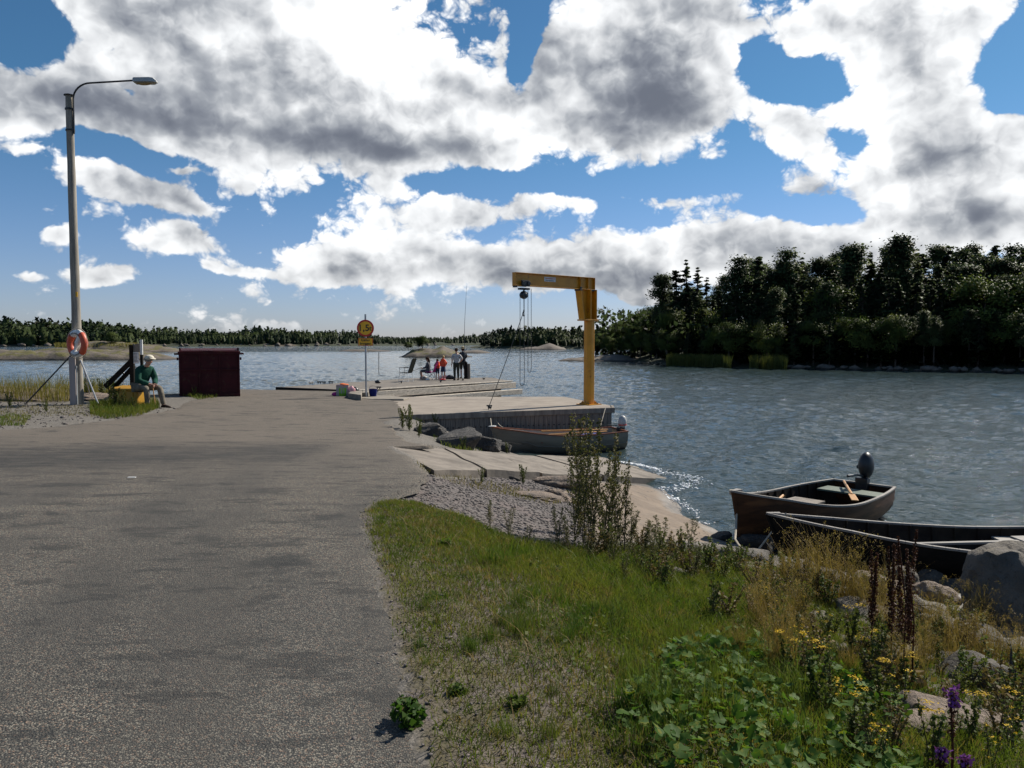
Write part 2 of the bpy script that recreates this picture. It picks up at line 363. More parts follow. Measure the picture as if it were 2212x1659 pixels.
def rbf(x, y):
    x = np.asarray(x, float); y = np.asarray(y, float); sh = x.shape; x = x.ravel(); y = y.ravel(); o = np.empty(len(x))
    for i in range(0, len(x), 20000):
        a = x[i:i+20000]; b = y[i:i+20000]
        o[i:i+20000] = np.hypot(a[:, None]-cp[None, :, 0], b[:, None]-cp[None, :, 1]) @ wts[:N_]+wts[N_]+wts[N_+1]*a+wts[N_+2]*b
    return o.reshape(sh)
DOCK = [(-4.9, 27.6), (-3.6, 24.6), (-2.75, 20.75), (2.9, 23.0), (2.95, 23.8), (1.8, 27.6)]
RAMP = [tuple(ramp_pt(*q)[:2]) for q in ((938, 1017), (1440, 1046), (1600, 1060), (1480, 1000), (1335, 988), (1063, 978), (958, 970), (847, 963))]
SLAB = [tuple(G(a, b, c)[:2]) for a, b, c in ((1180, 1052, .6), (1235, 1040, .5), (1330, 1044, .35), (1445, 1052, .0), (1600, 1080, -.3), (1700, 1200, -.3), (1560, 1160, .1), (1520, 1175, .3), (1420, 1165, .5), (1290, 1165, .75), (1240, 1120, .7), (1260, 1085, .65), (1200, 1075, .65))]
GRAV = [tuple(G(a, b, c)[:2]) for a, b, c in ((842, 1080, 1.2), (880, 1030, 1.15), (940, 1015, 1.12), (1250, 1030, .5), (1260, 1085, .65), (1290, 1165, .78), (1240, 1195, .88), (1120, 1180, 1.0), (1010, 1115, 1.1), (900, 1085, 1.2))]
VERGE = [tuple(G(a, b, c)[:2]) for a, b, c in ((780, 1120, 1.28), (800, 1078, 1.26), (900, 1085, 1.2), (1010, 1115, 1.12), (1120, 1180, 1.02), (1240, 1190, .9), (1500, 1190, .45), (1560, 1200, .35), (1700, 1250, .3), (1900, 1330, .3), (2212, 1400, .3), (2600, 1659, .5), (2600, 2200, .8), (1500, 4500, 1.28), (900, 4500, 1.3), (930, 1659, 1.3), (870, 1480, 1.3), (830, 1300, 1.3), (800, 1200, 1.3))]
LGRASS = [(-72, 20), (-30, 20.5), (-14, 21.5), (-12.6, 21.8), (-12.2, 23.5), (-11, 25), (-10.8, 26), (-10.5, 29.6), (-13, 28), (-14, 26.6), (-72, 26.6)]
def ground_z(x, y, detail=True):
    x = np.asarray(x, float); y = np.asarray(y, float)
    z = rbf(x, y)
    er, elf = edge(RE, y), edge(LE, y)
    on = (x < er) & (x > elf) & (y < 29.3)
    d = np.minimum(er-x, x-elf)     # inside distance
    tz = np.clip(d/.35, 0, 1)*on
    tz = tz*tz*(3-2*tz)
    z = z*(1-tz)+(road_z(x, y)-.03)*tz
    if detail:
        off = 1-tz
        z = z+off*(.05*fbm(x*1.1, y*1.1, 4, 3)+.03*fbm(x*5, y*5, 3, 8))
        bank = sst(x, 2.0, 3.6)*sst(y, 1, 5)
        z = z+bank*(.16*fbm(x*1.7, y*1.7, 4, 11))
    rp = inpoly(x, y, RAMP); z = np.where(rp, np.minimum(z, ramp_z(x, y)-.12), z)
    dk = inpoly(x, y, DOCK); z = np.where(dk, np.minimum(z, .75), z)
    dk2 = inpoly(x, y, [(-2.9, 20.0), (3.2, 22.4), (3.6, 28.4), (-3, 28.4)]) & ~dk & (x > -1.6)
    z = np.where(dk2, np.minimum(z, -.5), z)
    return z
def gz(x, y): return float(ground_z(np.array([x]), np.array([y]))[0])
def axis(segs):
    o = []
    for a, b, st in segs: o += list(np.arange(a, b, st))
    return np.array(o)
gx = axis([(-72, -28, 1.2), (-28, -14, .4), (-14, -3.2, .16), (-3.2, 6, .055), (6, 13, .3)]); gy = axis([(-5, 1.5, .4), (1.5, 14, .06), (14, 20, .1), (20, 34, .2)])
GX, GY = np.meshgrid(gx, gy); GZ = ground_z(GX, GY)
def grid_faces(nx, ny):
    i = np.arange(nx*ny).reshape(ny, nx); return np.stack([i[:-1, :-1], i[:-1, 1:], i[1:, 1:], i[1:, :-1]], -1).reshape(-1, 4)
wob = .12*fbm(GX*3, GY*3, 4, 21); wob2 = .12*fbm(GX*3, GY*3, 4, 31)
mg = inpoly(GX+wob, GY+wob2, VERGE) | inpoly(GX+wob*4, GY+wob2*4, LGRASS)
ms_ = inpoly(GX+wob*.6, GY+wob2*.6, SLAB)
mgr = inpoly(GX+wob, GY+wob2, GRAV)
bankm = sst(GX, 2.2, 3.3)*(GY > 2)
colA = np.stack([mg*1., ms_*1., mgr*1., bankm], -1).reshape(-1, 4)
n = newmat('ground'); at = n.new('ShaderNodeVertexColor', layer_name='zone'); sp3 = n.new('ShaderNodeSeparateColor', {0: at.outputs[0]})
P3 = n.v('ADD', n.geo, n.v('MULTIPLY', n.v('SUBTRACT', n.new('ShaderNodeTexNoise', {'Vector': n.geo, 'Scale': 30.}).outputs['Color'], (.5, .5, .5)), (.03, .03, .03)))
na = n.noise(P3, 2.2, 6, .65); nb = n.noise(P3, 45, 3, .6); ncv = n.noise(P3, 9, 5, .6)
vo = n.new('ShaderNodeTexVoronoi', {'Vector': P3, 'Scale': 60.}); vc = n.new('ShaderNodeSeparateColor', {0: vo.outputs['Color']})
vo2 = n.new('ShaderNodeTexVoronoi', {'Vector': P3, 'Scale': 17.}); 
grc = n.mix(vc.outputs[0], (.050, .045, .042, 1), (.185, .16, .15, 1)); grc = n.mix(n.step(vo.outputs['Distance'], .3, .7), grc, (.05, .045, .042, 1))
grc = n.mix(n.step(na, .35, .7), grc, n.mix(.5, grc, (.16, .12, .11, 1)))
soil = n.mix(n.step(nb, .35, .65), (.060, .050, .030, 1), (.125, .10, .065, 1)); soil = n.mix(n.step(na, .42, .6), soil, grc)
soil = n.mix(n.step(ncv, .4, .62, 0, .6), soil, (.07, .06, .022, 1))
rk = n.mix(n.step(na, .3, .7), (.14, .105, .075, 1), (.215, .165, .12, 1)); ck = n.new('ShaderNodeTexVoronoi', {'Vector': n.v('ADD', n.v('MULTIPLY', P3, (.9, .5, 1)), n.v('SCALE', n.new('ShaderNodeTexNoise', {'Vector': P3, 'Scale': 2.}).outputs['Color'])), 'Scale': 1.1}, feature='DISTANCE_TO_EDGE').outputs['Distance']
rk = n.mix(n.step(ck, .02, .005, 0, .8), rk, (.06, .05, .04, 1)); rk = n.mix(n.step(ncv, .52, .7, 0, .6), rk, (.20, .165, .13, 1)); rk = n.mix(n.step(nb, .50, .68, 0, .75), rk, (.12, .10, .085, 1))
dirt = n.mix(vc.outputs[1], (.06, .055, .048, 1), (.18, .16, .135, 1))
col = n.mix(sp3.outputs[2], dirt, grc); col = n.mix(sp3.outputs[0], col, soil); col = n.mix(sp3.outputs[1], col, rk)
sz = n.new('ShaderNodeSeparateXYZ', {0: n.geo}).outputs[2]
wet = n.step(n.m('ADD', sz, n.m('MULTIPLY', ncv, .12)), .22, .10)
col = n.mix(n.m('MULTIPLY', wet, .62), col, (.035, .028, .020, 1))
n.put(n.b.inputs['Base Color'], col); n.put(n.b.inputs['Roughness'], n.m('SUBTRACT', .92, n.m('MULTIPLY', wet, .45)))
hgt = n.m('ADD', n.m('MULTIPLY', n.m('SUBTRACT', 1., vo.outputs['Distance']), n.m('SUBTRACT', 1., sp3.outputs[1])), n.m('MULTIPLY', nb, .5))
n.put(n.b.inputs['Normal'], bump(n, n.m('MULTIPLY', hgt, n.step(na, .3, .6, .3, 1.)), .55, .012)); MT['ground'] = n.mat
g = npmesh('ground', np.stack([GX, GY, GZ], -1).reshape(-1, 3), grid_faces(len(gx), len(gy)), MT['ground'], smooth=True, attr={'zone': colA}); tag(g, kind='structure')

# ------------------------------------------------------------------ road
ry = axis([(-4, 2, .25), (2, 14, .045), (14, 29.3, .09)]); NX = 150
u = np.linspace(0, 1, NX)**.6
L_, R_ = edge(LE, ry), edge(RE, ry)
R2 = R_+.10*fbm(ry*2.5, ry*0, 5, 5)*2; L2 = L_+.5*fbm(ry*2.5, ry*0+9, 4, 6)
RX = L2[:, None]+(R2-L2)[:, None]*u[None, :]; RY = np.repeat(ry[:, None], NX, 1)
RZ = road_z(RX, RY)+.012*fbm(RX*.8, RY*.8, 3, 9)+.004
RZ[:, -1] -= .05; RZ[:, 0] -= .05
n = newmat('asphalt'); P3 = n.geo
vo = n.new('ShaderNodeTexVoronoi', {'Vector': P3, 'Scale': 120.}); vc = n.new('ShaderNodeSeparateColor', {0: vo.outputs['Color']})
big = n.noise(P3, .55, 6, .6); mid = n.noise(n.v('MULTIPLY', P3, (.7, 1.25, 1)), 2.2, 9, .72); sm = n.noise(P3, 12, 4, .6)
st_ = n.mix(n.step(vc.outputs[0], .1, 1.), (.050, .050, .046, 1), (.29, .27, .23, 1)); st_ = n.mix(n.step(vc.outputs[1], .72, .9), st_, (.24, .17, .13, 1))
col = n.mix(n.step(vo.outputs['Distance'], .42, .75), st_, (.022, .024, .026, 1))
col = n.mix(n.step(vc.outputs[2], .62, .66, 0, .8), col, (.04, .042, .043, 1))
col = n.mix(n.step(big, .40, .62, 0, .38), col, (.055, .055, .055, 1))
col = n.mix(n.step(mid, .52, .64, 0, .7), col, (.022, .024, .025, 1))
xy = n.new('ShaderNodeSeparateXYZ', {0: P3})
xy_w = n.m('ADD', xy.outputs[0], n.m('MULTIPLY', xy.outputs[1], .28)); wp = n.m('MULTIPLY', n.step(n.m('ABSOLUTE', n.m('ADD', n.m('PINGPONG', n.m('ADD', xy_w, .9), .95), -.35)), .5, .1), .5); col = n.mix(n.m('MULTIPLY', wp, n.step(big, .35, .6)), col, (.05, .048, .045, 1))
far = n.step(xy.outputs[1], 7, 15)
avg = n.mix(n.step(mid, .3, .7), (.118, .102, .087, 1), (.155, .134, .113, 1)); avg = n.mix(n.step(sm, .35, .75, 0, .4), avg, (.12, .105, .095, 1))
col = n.mix(n.m('MULTIPLY', far, .75), col, avg)
# long darker patch with ragged edges across the road around y = 9..13
yc = n.m('ADD', 12.6, n.m('MULTIPLY', n.m('ADD', xy.outputs[0], 3.), .32))
dy = n.m('DIVIDE', n.m('SUBTRACT', xy.outputs[1], yc), n.m('ADD', 1.25, n.m('MULTIPLY', n.m('SUBTRACT', -3.0, xy.outputs[0]), .13)))
m3b = n.noise(n.v('MULTIPLY', P3, (.8, 2.6, 1)), 1.7, 9, .72)
dd = n.m('ADD', n.m('ABSOLUTE', dy), n.m('MULTIPLY', n.m('SUBTRACT', n.noise(n.v('MULTIPLY', P3, (.35, 1.3, 1)), 1.6, 8, .7), .5), 3.4)); dd = n.m('ADD', dd, n.m('MULTIPLY', n.m('SUBTRACT', sm, .5), 1.3))
darktone = n.m('MULTIPLY', n.step(dd, 1.8, .2), n.step(n.m('ADD', xy.outputs[0], n.m('MULTIPLY', sm, .8)), -2.3, -2.9))
col = n.mix(n.m('MULTIPLY', n.m('MULTIPLY', darktone, n.step(m3b, .36, .56, .45, 1.)), .78), col, (.026, .027, .028, 1))
m3_ = n.noise(n.v('MULTIPLY', P3, (1.1, 3.2, 1)), 1.3, 9, .74); col = n.mix(n.step(m3_, .545, .60, 0, .6), col, (.024, .025, .026, 1))
col = n.v('MULTIPLY', col, (1.03, 1., .94))
n.put(n.b.inputs['Base Color'], col); n.b.inputs['Roughness'].default_value = .9
n.b.inputs['Specular IOR Level'].default_value = .3
n.put(n.b.inputs['Normal'], bump(n, n.m('ADD', n.m('SUBTRACT', 1., vo.outputs['Distance']), n.m('MULTIPLY', sm, 1.2)), .7, .008)); MT['asphalt'] = n.mat
o = npmesh('road', np.stack([RX, RY, RZ], -1).reshape(-1, 3), grid_faces(NX, len(ry)), MT['asphalt'], smooth=True); tag(o, kind='structure')

# ------------------------------------------------------------------ water: modelled waves near, rippled sheet beyond
n = newmat('water'); P3 = n.geo
pw = n.v('MULTIPLY', P3, (1, 1.3, 0))
w2 = n.noise(n.v('ADD', pw, (7, 3, 0)), 5.5, 4, .6, .8); w3 = n.noise(pw, .45, 4, .6, .5)
cd_ = n.new('ShaderNodeVectorMath', {0: P3}, operation='LENGTH').outputs['Value']
farw = n.step(cd_, 150, 260)
h = n.m('ADD', n.m('MULTIPLY', w2, .045), n.m('MULTIPLY', n.m('MULTIPLY', w3, .8), farw))
b = bump(n, h, 1.0, 1.0)
n.b.inputs['Base Color'].default_value = (.032, .048, .047, 1); n.b.inputs['Roughness'].default_value = .03; n.b.inputs['IOR'].default_value = 1.33
n.put(n.b.inputs['Normal'], b); MT['water'] = n.mat
rr = [6.0]
while rr[-1] < 270: rr.append(rr[-1]*1.0036)
rr = np.array(rr); aa = np.radians(np.arange(-37, 40.01, .095)); RR, AA = np.meshgrid(rr, aa, indexing='ij')
WX = RR*np.sin(AA); WY = RR*np.cos(AA); WZ = np.zeros_like(WX); rw = np.random.default_rng(5)
for k in range(46):
    lam = .28*(3.6/.28)**rw.random(); th = R(205)+rw.normal()*.75; kk = 2*pi/lam; am = lam*.0072*rw.uniform(.6, 1.4)*(1.25 if lam < 1.2 else .85)
    ph = kk*(WX*cos(th)+WY*sin(th))+rw.random()*6.28+1.2*vn(WX*.21/lam**.5+k*7, WY*.21/lam**.5, k)*3
    fade = np.clip((lam-RR*.0036*2.2)/(RR*.0036*1.5), 0, 1)
    s1_ = np.sin(ph); WZ += am*fade*(1-2*np.abs(np.sin(ph/2))**1.3 if k % 2 else s1_)
WZ *= .74*(.55+.75*vn(WX*.06, WY*.12, 99))*np.clip((270-RR)/40, 0, 1)*np.clip((R(40)-np.abs(AA))/R(1.5), 0, 1)
# shelter: calmer close to the shore
WZ *= .45+.55*sst(WY-.9*WX, 2, 14)
Vw = np.stack([WX, WY, WZ], -1).reshape(-1, 3); Fw = grid_faces(len(aa), len(rr))
zb_ = -.16; Vb = np.array([(-6000, -3000, zb_), (6000, -3000, zb_), (6000, 9000, zb_), (-6000, 9000, zb_)])
tag(npmesh('water', np.concatenate([Vw, Vb]), np.concatenate([Fw, [[len(Vw), len(Vw)+1, len(Vw)+2, len(Vw)+3]]]), MT['water'], smooth=True), kind='structure')
# ------------------------------------------------------------------ islands and skerries
def rockmat(name, base, dk, lichen=None, grass=None, sc=.5):
    n = newmat(name); P3 = n.geo
    a = n.noise(P3, sc, 6, .65); b_ = n.noise(n.v('MULTIPLY', P3, (1, 1, 2.5)), sc*5, 6, .7)
    col = n.mix(n.step(a, .35, .65), (*base, 1), (*[x*.75 for x in base], 1)); col = n.mix(n.step(b_, .5, .68), col, (*dk, 1))
    z = n.new('ShaderNodeSeparateXYZ', {0: P3}).outputs[2]
    col = n.mix(n.step(n.m('ADD', z, n.m('MULTIPLY', b_, .2)), .32, .18), col, (.035, .03, .025, 1))
    if grass:
        col = n.mix(n.m('MULTIPLY', n.step(a, .47, .56), n.step(z, grass[3]*.6, grass[3])), col, (*grass[:3], 1))
    n.put(n.b.inputs['Base Color'], col); n.b.inputs['Roughness'].default_value = .85
    n.put(n.b.inputs['Normal'], bump(n, b_, .8, .15)); return n.mat
MT['rock_i'] = rockmat('island rock', (.13, .105, .08), (.055, .046, .04), grass=(.10, .09, .025, .7))
MT['rock_s'] = rockmat('shore rock', (.15, .125, .10), (.07, .06, .05), sc=.4)
def island(name, x0, x1, yc, depth, h, seed, mat_, label, cat='rock', kind=None, prof=None, group=None, st=.35):
    nx = int((x1-x0)/st)+1; ny = int(depth/st)+1
    X, Y = np.meshgrid(np.linspace(x0, x1, nx), np.linspace(-depth/2, depth/2, ny))
    u_ = (X-x0)/(x1-x0)*2-1; v_ = Y/(depth/2)
    pr = np.interp((u_+1)/2, *(prof or ([0, .5, 1], [.8, 1, .8])))
    r = np.clip(1-(np.abs(u_)**2.6+np.abs(v_)**2)**.8, -.5, 1)
    z = h*pr*np.sign(r)*np.abs(r)**.6+.45*h*fbm(X*.35, Y*.35, 5, seed)+.25*h*np.abs(fbm(X*.9, Y*.9, 4, seed+3))-.15*h*np.abs(fbm(X*.5+9, Y*1.1, 3, seed+6))
    o = npmesh(name, np.stack([X, Y+yc, z-.12], -1).reshape(-1, 3), grid_faces(nx, ny), mat_, smooth=True)
    if kind: tag(o, kind=kind)
    else: tag(o, label, cat, group)
    return o
def X(px, d): return (px-CX)/F*d
island('island', X(-260, 125), X(352, 125)+1, 131, 14, 2.1, 41, MT['rock_i'], '', kind='structure', prof=([0, .3, .62, .8, .92, 1], [.8, .75, .85, 1.0, .7, .1]))
island('island', X(60, 215), X(390, 215), 225, 18, 2.5, 43, MT['rock_i'], '', kind='structure', prof=([0, .3, .7, 1], [.6, 1.3, .9, .2]), st=.6)
island('island', X(-40, 240), X(20, 240), 240, 9, .8, 44, MT['rock_i'], '', kind='structure', st=.6)
island('island', X(846, 146), X(1016, 146), 152, 12, 1.9, 45, MT['rock_i'], '', kind='structure', prof=([0, .12, .22, .5, .62, .9, 1], [.1, .5, .95, .8, 1.1, .55, .1]))
island('island', X(725, 235), X(845, 235), 238, 8, .8, 46, MT['rock_i'], '', kind='structure', st=.6)
island('island', X(985, 200), X(1065, 200), 203, 8, .9, 47, MT['rock_s'], '', kind='structure', st=.5)
island('island', X(1120, 300), X(1225, 300), 305, 14, 2.2, 48, MT['rock_s'], '', kind='structure', st=.9, prof=([0, .4, .65, 1], [.4, .5, 1.2, .5]))
island('island', X(1190, 126), X(1445, 112), 121, 9, .95, 49, MT['rock_s'], '', kind='structure', prof=([0, .1, .5, 1], [.25, .7, 1, 1.1]))
# ------------------------------------------------------------------ far shore land + forest masses
MT['land'] = mat('shore turf', (.030, .036, .014), (.020, .028, .010), .08, .95, 0, world=True, c3=(.085, .07, .05), sc3=.05, t3=(.56, .66))
def land(name, pts, depth, top, seed, st=5):
    """strip of land behind a shoreline given as (x, y) points"""
    pts = np.array(pts, float); L = np.concatenate([[0], np.cumsum(np.hypot(*np.diff(pts, axis=0).T))]); n1_ = int(L[-1]/st)+2
    s_ = np.linspace(0, L[-1], n1_); bx = np.interp(s_, L, pts[:, 0]); by = np.interp(s_, L, pts[:, 1])
    dx, dy_ = np.gradient(bx), np.gradient(by); q = np.hypot(dx, dy_); nx_, ny_ = -dy_/q, dx/q
    t_ = np.concatenate([[-6, 0, 1.5, 3, 6], np.linspace(10, depth, 14)]); zz = np.interp(t_, [-6, 0, 1.5, 6, depth*.5, depth], [-2, -.1, .5, 1.2, top, top])
    Xg = bx[:, None]+nx_[:, None]*t_; Yg = by[:, None]+ny_[:, None]*t_
    Zg = zz[None, :]+np.where(t_ > 1, 1, 0)*(top*.35)*fbm(Xg*.03, Yg*.03, 4, seed)+.6*fbm(Xg*.3, Yg*.3, 3, seed+1)
    o = npmesh(name, np.stack([Xg, Yg, Zg], -1).reshape(-1, 3), grid_faces(len(t_), n1_), MT['land'], smooth=True); tag(o, kind='structure')
FD = 520.
FAR = [(X(-350, 470), 470), (X(0, 490), 490), (X(300, 500), 500), (X(600, 540), 540), (X(900, 620), 620), (X(1100, 720), 720), (X(1500, 760), 760)]
# drawn right-to-left so that land lies behind the shore
land('far_shore', FAR, 160, 5.5, 61, 8)
MIDI = [(X(1015, 372), 372), (X(1100, 352), 352), (X(1210, 345), 345), (X(1300, 330), 330), (X(1420, 320), 320)]
land('far_shore', MIDI, 90, 3.5, 63, 5)
FOR = [(X(1282, 128), 126), (X(1400, 112), 113), (X(1450, 97), 99), (X(1600, 88), 90), (X(1800, 82), 84), (X(2000, 77), 79), (X(2212, 73), 75), (X(2600, 62), 64), (X(3000, 50), 50)]
land('wooded_shore', FOR, 60, 5.0, 65, 2)

def leaf_cloud(cx, cy, cz, n_, size, spread=(1, 1, 1), flat=0, rs=None):
    """n_ random small quads around centres -> V, F arrays"""
    r_ = rs or rng; c = np.stack([cx, cy, cz], -1)
    m_ = len(c); a = r_.normal(size=(m_, 3)); a /= np.linalg.norm(a, axis=1)[:, None]; b = r_.normal(size=(m_, 3)); b[:, 2] *= (1-flat); a[:, 2] *= (1-flat)
    a /= np.linalg.norm(a, axis=1)[:, None]; b -= (a*b).sum(1)[:, None]*a; b /= np.linalg.norm(b, axis=1)[:, None]
    s_ = (size*(r_.random(m_)*.8+.6))[:, None]
    V = np.stack([c-a*s_-b*s_*.45, c+a*s_*.3-b*s_*.6, c+a*s_+b*s_*.1, c-a*s_*.2+b*s_*.6], 1).reshape(-1, 3)
    return V, np.arange(4*m_).reshape(-1, 4)
def crown_pts(kind, n_, r_):
    """points (unit height 1, around z) of a crown of the kind"""
    if kind == 'spruce':
        nb = 150; tb = np.sort(r_.random(nb)**.75); ab = r_.random(nb)*2*pi; Lb = (.022+.17*tb)*(.6+.5*r_.random(nb))
        k = r_.integers(0, nb, n_); f = r_.random(n_)**.7; q = r_.normal(size=(n_, 3))*np.array([.010, .010, .006])*(.6+tb[k][:, None])
        return Lb[k]*f*np.cos(ab[k])+q[:, 0], Lb[k]*f*np.sin(ab[k])+q[:, 1], 1-.93*tb[k]-Lb[k]*f*(.45-.25*f)+q[:, 2]
        t = r_.random(n_)
        lay = np.floor(t*15)/15*.35+t*.65+.02*r_.random(n_); rad = (.012+.17*t)*(.35+.65*r_.random(n_)**.5)*(1+.16*np.sin(t*94)); a = r_.random(n_)*2*pi
        rad *= 1+.25*np.sin(a*5+lay*40)
        z = 1-.93*lay-rad*.22; return rad*np.cos(a), rad*np.sin(a), z
    if kind == 'pine':
        nb = 46; tb = r_.random(nb); ang = r_.random(nb)*2*pi; rr = (.02+.15*np.sqrt(tb))*(.4+.6*r_.random(nb)); zc = 1-.62*tb-.01
        k = r_.integers(0, nb, n_); q = r_.normal(size=(n_, 3))*np.array([.040, .040, .024]); rl = r_.random(n_)**.5
        return rr[k]*np.cos(ang[k])*(.4+.6*rl)+q[:, 0], rr[k]*np.sin(ang[k])*(.4+.6*rl)+q[:, 1], zc[k]+q[:, 2]+.01
    nb = 22; u1 = r_.random(nb)*2*pi; zc = .3+.62*r_.random(nb); rr = .24*np.sqrt(np.clip(1-((zc-.55)/.48)**2, .02, 1))*(.5+.5*r_.random(nb))
    k = r_.integers(0, nb, n_); q = r_.normal(size=(n_, 3))*np.array([.06, .06, .05])
    return rr[k]*np.cos(u1[k])+q[:, 0], rr[k]*np.sin(u1[k])+q[:, 1], zc[k]+q[:, 2]
MT['spruce'] = leafmat('spruce needles', (.030, .050, .020), (.055, .080, .028), tr=.06, sc=.3, nrm=('obj', .6, .9))
MT['pine'] = leafmat('pine needles', (.036, .058, .020), (.070, .088, .030), tr=.06, sc=.3, nrm=('obj', .6, .9))
MT['broad'] = leafmat('broad leaves', (.050, .080, .016), (.095, .120, .026), tr=.15, sc=.2, nrm=('obj', .6, 1.1))
MT['bark'] = mat('bark', (.10, .065, .045), (.05, .04, .03), 6, .9, .5)
def make_tree(kind, name, seed, n_=8500):
    r_ = np.random.default_rng(seed); H = 12.
    root = empty(name)
    x, y, z = crown_pts(kind, n_, r_)
    V, Fq = leaf_cloud(x*H, y*H, z*H, n_, {'spruce': .13, 'pine': .13, 'broad': .15}[kind], flat={'spruce': .55, 'pine': .5, 'broad': .1}[kind], rs=r_)
    npmesh('crown', V, Fq, MT[kind if kind != 'broad' else 'broad'], root)
    t = MB(); t.tube([(0, 0, -1.5), (.05, .02, 3), (-.05, .05, 7), (0, 0, 11.3 if kind != 'broad' else 8)], [.2, .16, .11, .03], 7)
    for k in range(10):
        zz = H*(.4+.05*k); a = r_.random()*2*pi; l = H*.12*(1.1-.08*k); t.tube([(0, 0, zz), (l*cos(a)*.6, l*sin(a)*.6, zz+.2), (l*cos(a), l*sin(a), zz+.5*(kind != 'spruce')-.2)], [.05, .035, .015], 4)
    t.build('trunk', MT['bark'], root, smooth=True)
    return root
KN = {'spruce': 'spruce_tree', 'pine': 'pine_tree', 'broad': 'broadleaf_tree'}
protos = {k: [make_tree(k, KN[k], 100+10*i+j) for j in range(3)] for i, k in enumerate(('spruce', 'pine', 'broad'))}
used = {}
def put_tree(kind, x, y, z, h, label, group=None, cat='tree', wid=1.):
    j = random.randrange(3); pr = protos[kind][j]
    if (kind, j) not in used: o = pr; used[(kind, j)] = 1
    else: o = copy_tree(pr)
    s_ = h/12; o.location = (x, y, z); o.rotation_euler = (0, 0, random.random()*6.28); o.scale = (s_*wid, s_*wid, s_)
    for k in ('label', 'group', 'category'):
        if k in o: del o[k]
    tag(o, label, cat, group); return o
TOPX = [1290, 1340, 1380, 1410, 1435, 1465, 1482, 1500, 1520, 1545, 1570, 1600, 1640, 1670, 1700, 1760, 1800, 1850, 1900, 1950, 2000, 2050, 2100, 2150, 2212, 2600, 3000]
TOPY = [712, 695, 675, 655, 632, 620, 612, 620, 622, 615, 598, 578, 568, 570, 562, 555, 552, 548, 540, 535, 535, 532, 530, 528, 524, 518, 518]
fp = np.array(FOR)
def shore_y(px):
    ang = (px-CX)/F; ax = fp[:, 0]/fp[:, 1]; return float(np.interp(ang, ax, fp[:, 1]))
lab = {'spruce': 'dark spruce in the dense wood on the right shore', 'pine': 'dark round-topped pine in the dense wood on the right shore', 'broad': 'green broadleaf tree low along the front of the right-hand wood'}
# named skyline trees on the point
for px, ty, kd, d_, lb in ((1432, 592, 'pine', 9, 'leaning ragged pine, leftmost tall conifer standing above the wood on the point'), (1461, 575, 'spruce', 10, 'pointed spruce, second of the tall conifers on the point'),
                           (1483, 562, 'spruce', 11, 'tallest pointed spruce among the conifers at the left end of the wood'), (1507, 578, 'spruce', 13, 'narrow spruce just right of the tallest spruce on the point'),
                           (1527, 600, 'spruce', 12, 'shorter spruce at the right end of the conifer cluster on the point'), (1597, 556, 'pine', 12, 'umbrella-shaped pine standing right of the gap in the treeline'), (1640, 543, 'spruce', 12, 'sharp-topped spruce beside the umbrella pine on the skyline'),
                           (1700, 541, 'pine', 13, 'broad pine peak in the middle of the wooded skyline'), (1845, 527, 'pine', 14, 'flat-topped pine rising above its neighbours on the right skyline'), (1948, 516, 'pine', 14, 'bushy pine top, a high point of the right skyline')):
    y_ = shore_y(px)+d_; q = D(px, ty, y_); h_ = q.z-1.8
    put_tree(kd, q.x, y_, 1.8, h_, lb, 'trees of the wood on the right shore', wid=1.25 if kd == 'spruce' else 1.1)
for row, (dd_, stp, frac, kinds) in enumerate(((2.5, 27, .42, ('broad', 'broad', 'spruce', 'pine')), (7, 27, .74, ('broad', 'pine', 'spruce', 'spruce', 'spruce')), (12, 30, .88, ('pine', 'spruce', 'spruce')), (18, 32, 1.0, ('pine', 'spruce', 'spruce')), (26, 34, 1.03, ('pine', 'spruce')))):
    px = 1292+row*12
    while px < 2420:
        jj = random.uniform(-9, 9); y_ = shore_y(px)+dd_+random.uniform(-1.5, 1.5)
        ty = float(np.interp(px+jj, TOPX, TOPY)); zb = 1.0+dd_*.11; fr = frac*(random.uniform(.93, 1.02) if row > 2 else random.uniform(.86, 1.03))
        kd = random.choice(kinds)
        if px < 1420: kd = 'broad' if random.random() < .8 else kd; fr = min(1, fr*1.15)
        top = D(px+jj, ty, y_).z; h_ = max(2.5, (top-zb)*fr)
        if kd == 'broad' and px > 1420: h_ = min(h_, 8)
        put_tree(kd, X(px+jj, y_), y_, zb-.6, h_+.6, lab[kd], 'trees of the wood on the right shore', wid=1.35 if kd == 'broad' else random.uniform(1.1, 1.5) if kd == 'spruce' else random.uniform(.9, 1.15))
        px += stp*random.uniform(.8, 1.15)*(1.15 if px > 1500 else .85)
# low understorey that closes the foot of the wood
n_ = 9000; pxs = rng.uniform(1285, 2500, n_); ys = np.array([shore_y(a) for a in pxs])+rng.uniform(.8, 20, n_); xs = (pxs-CX)/F*ys
zs = .6+rng.random(n_)**1.3*(2.0+.09*(ys-70))
V, Fq = leaf_cloud(xs, ys, zs, n_, .38); o = npmesh('undergrowth', V, Fq, MT['spruce']); tag(o, 'dense dark undergrowth along the foot of the right-hand wood', 'undergrowth', kind='stuff')
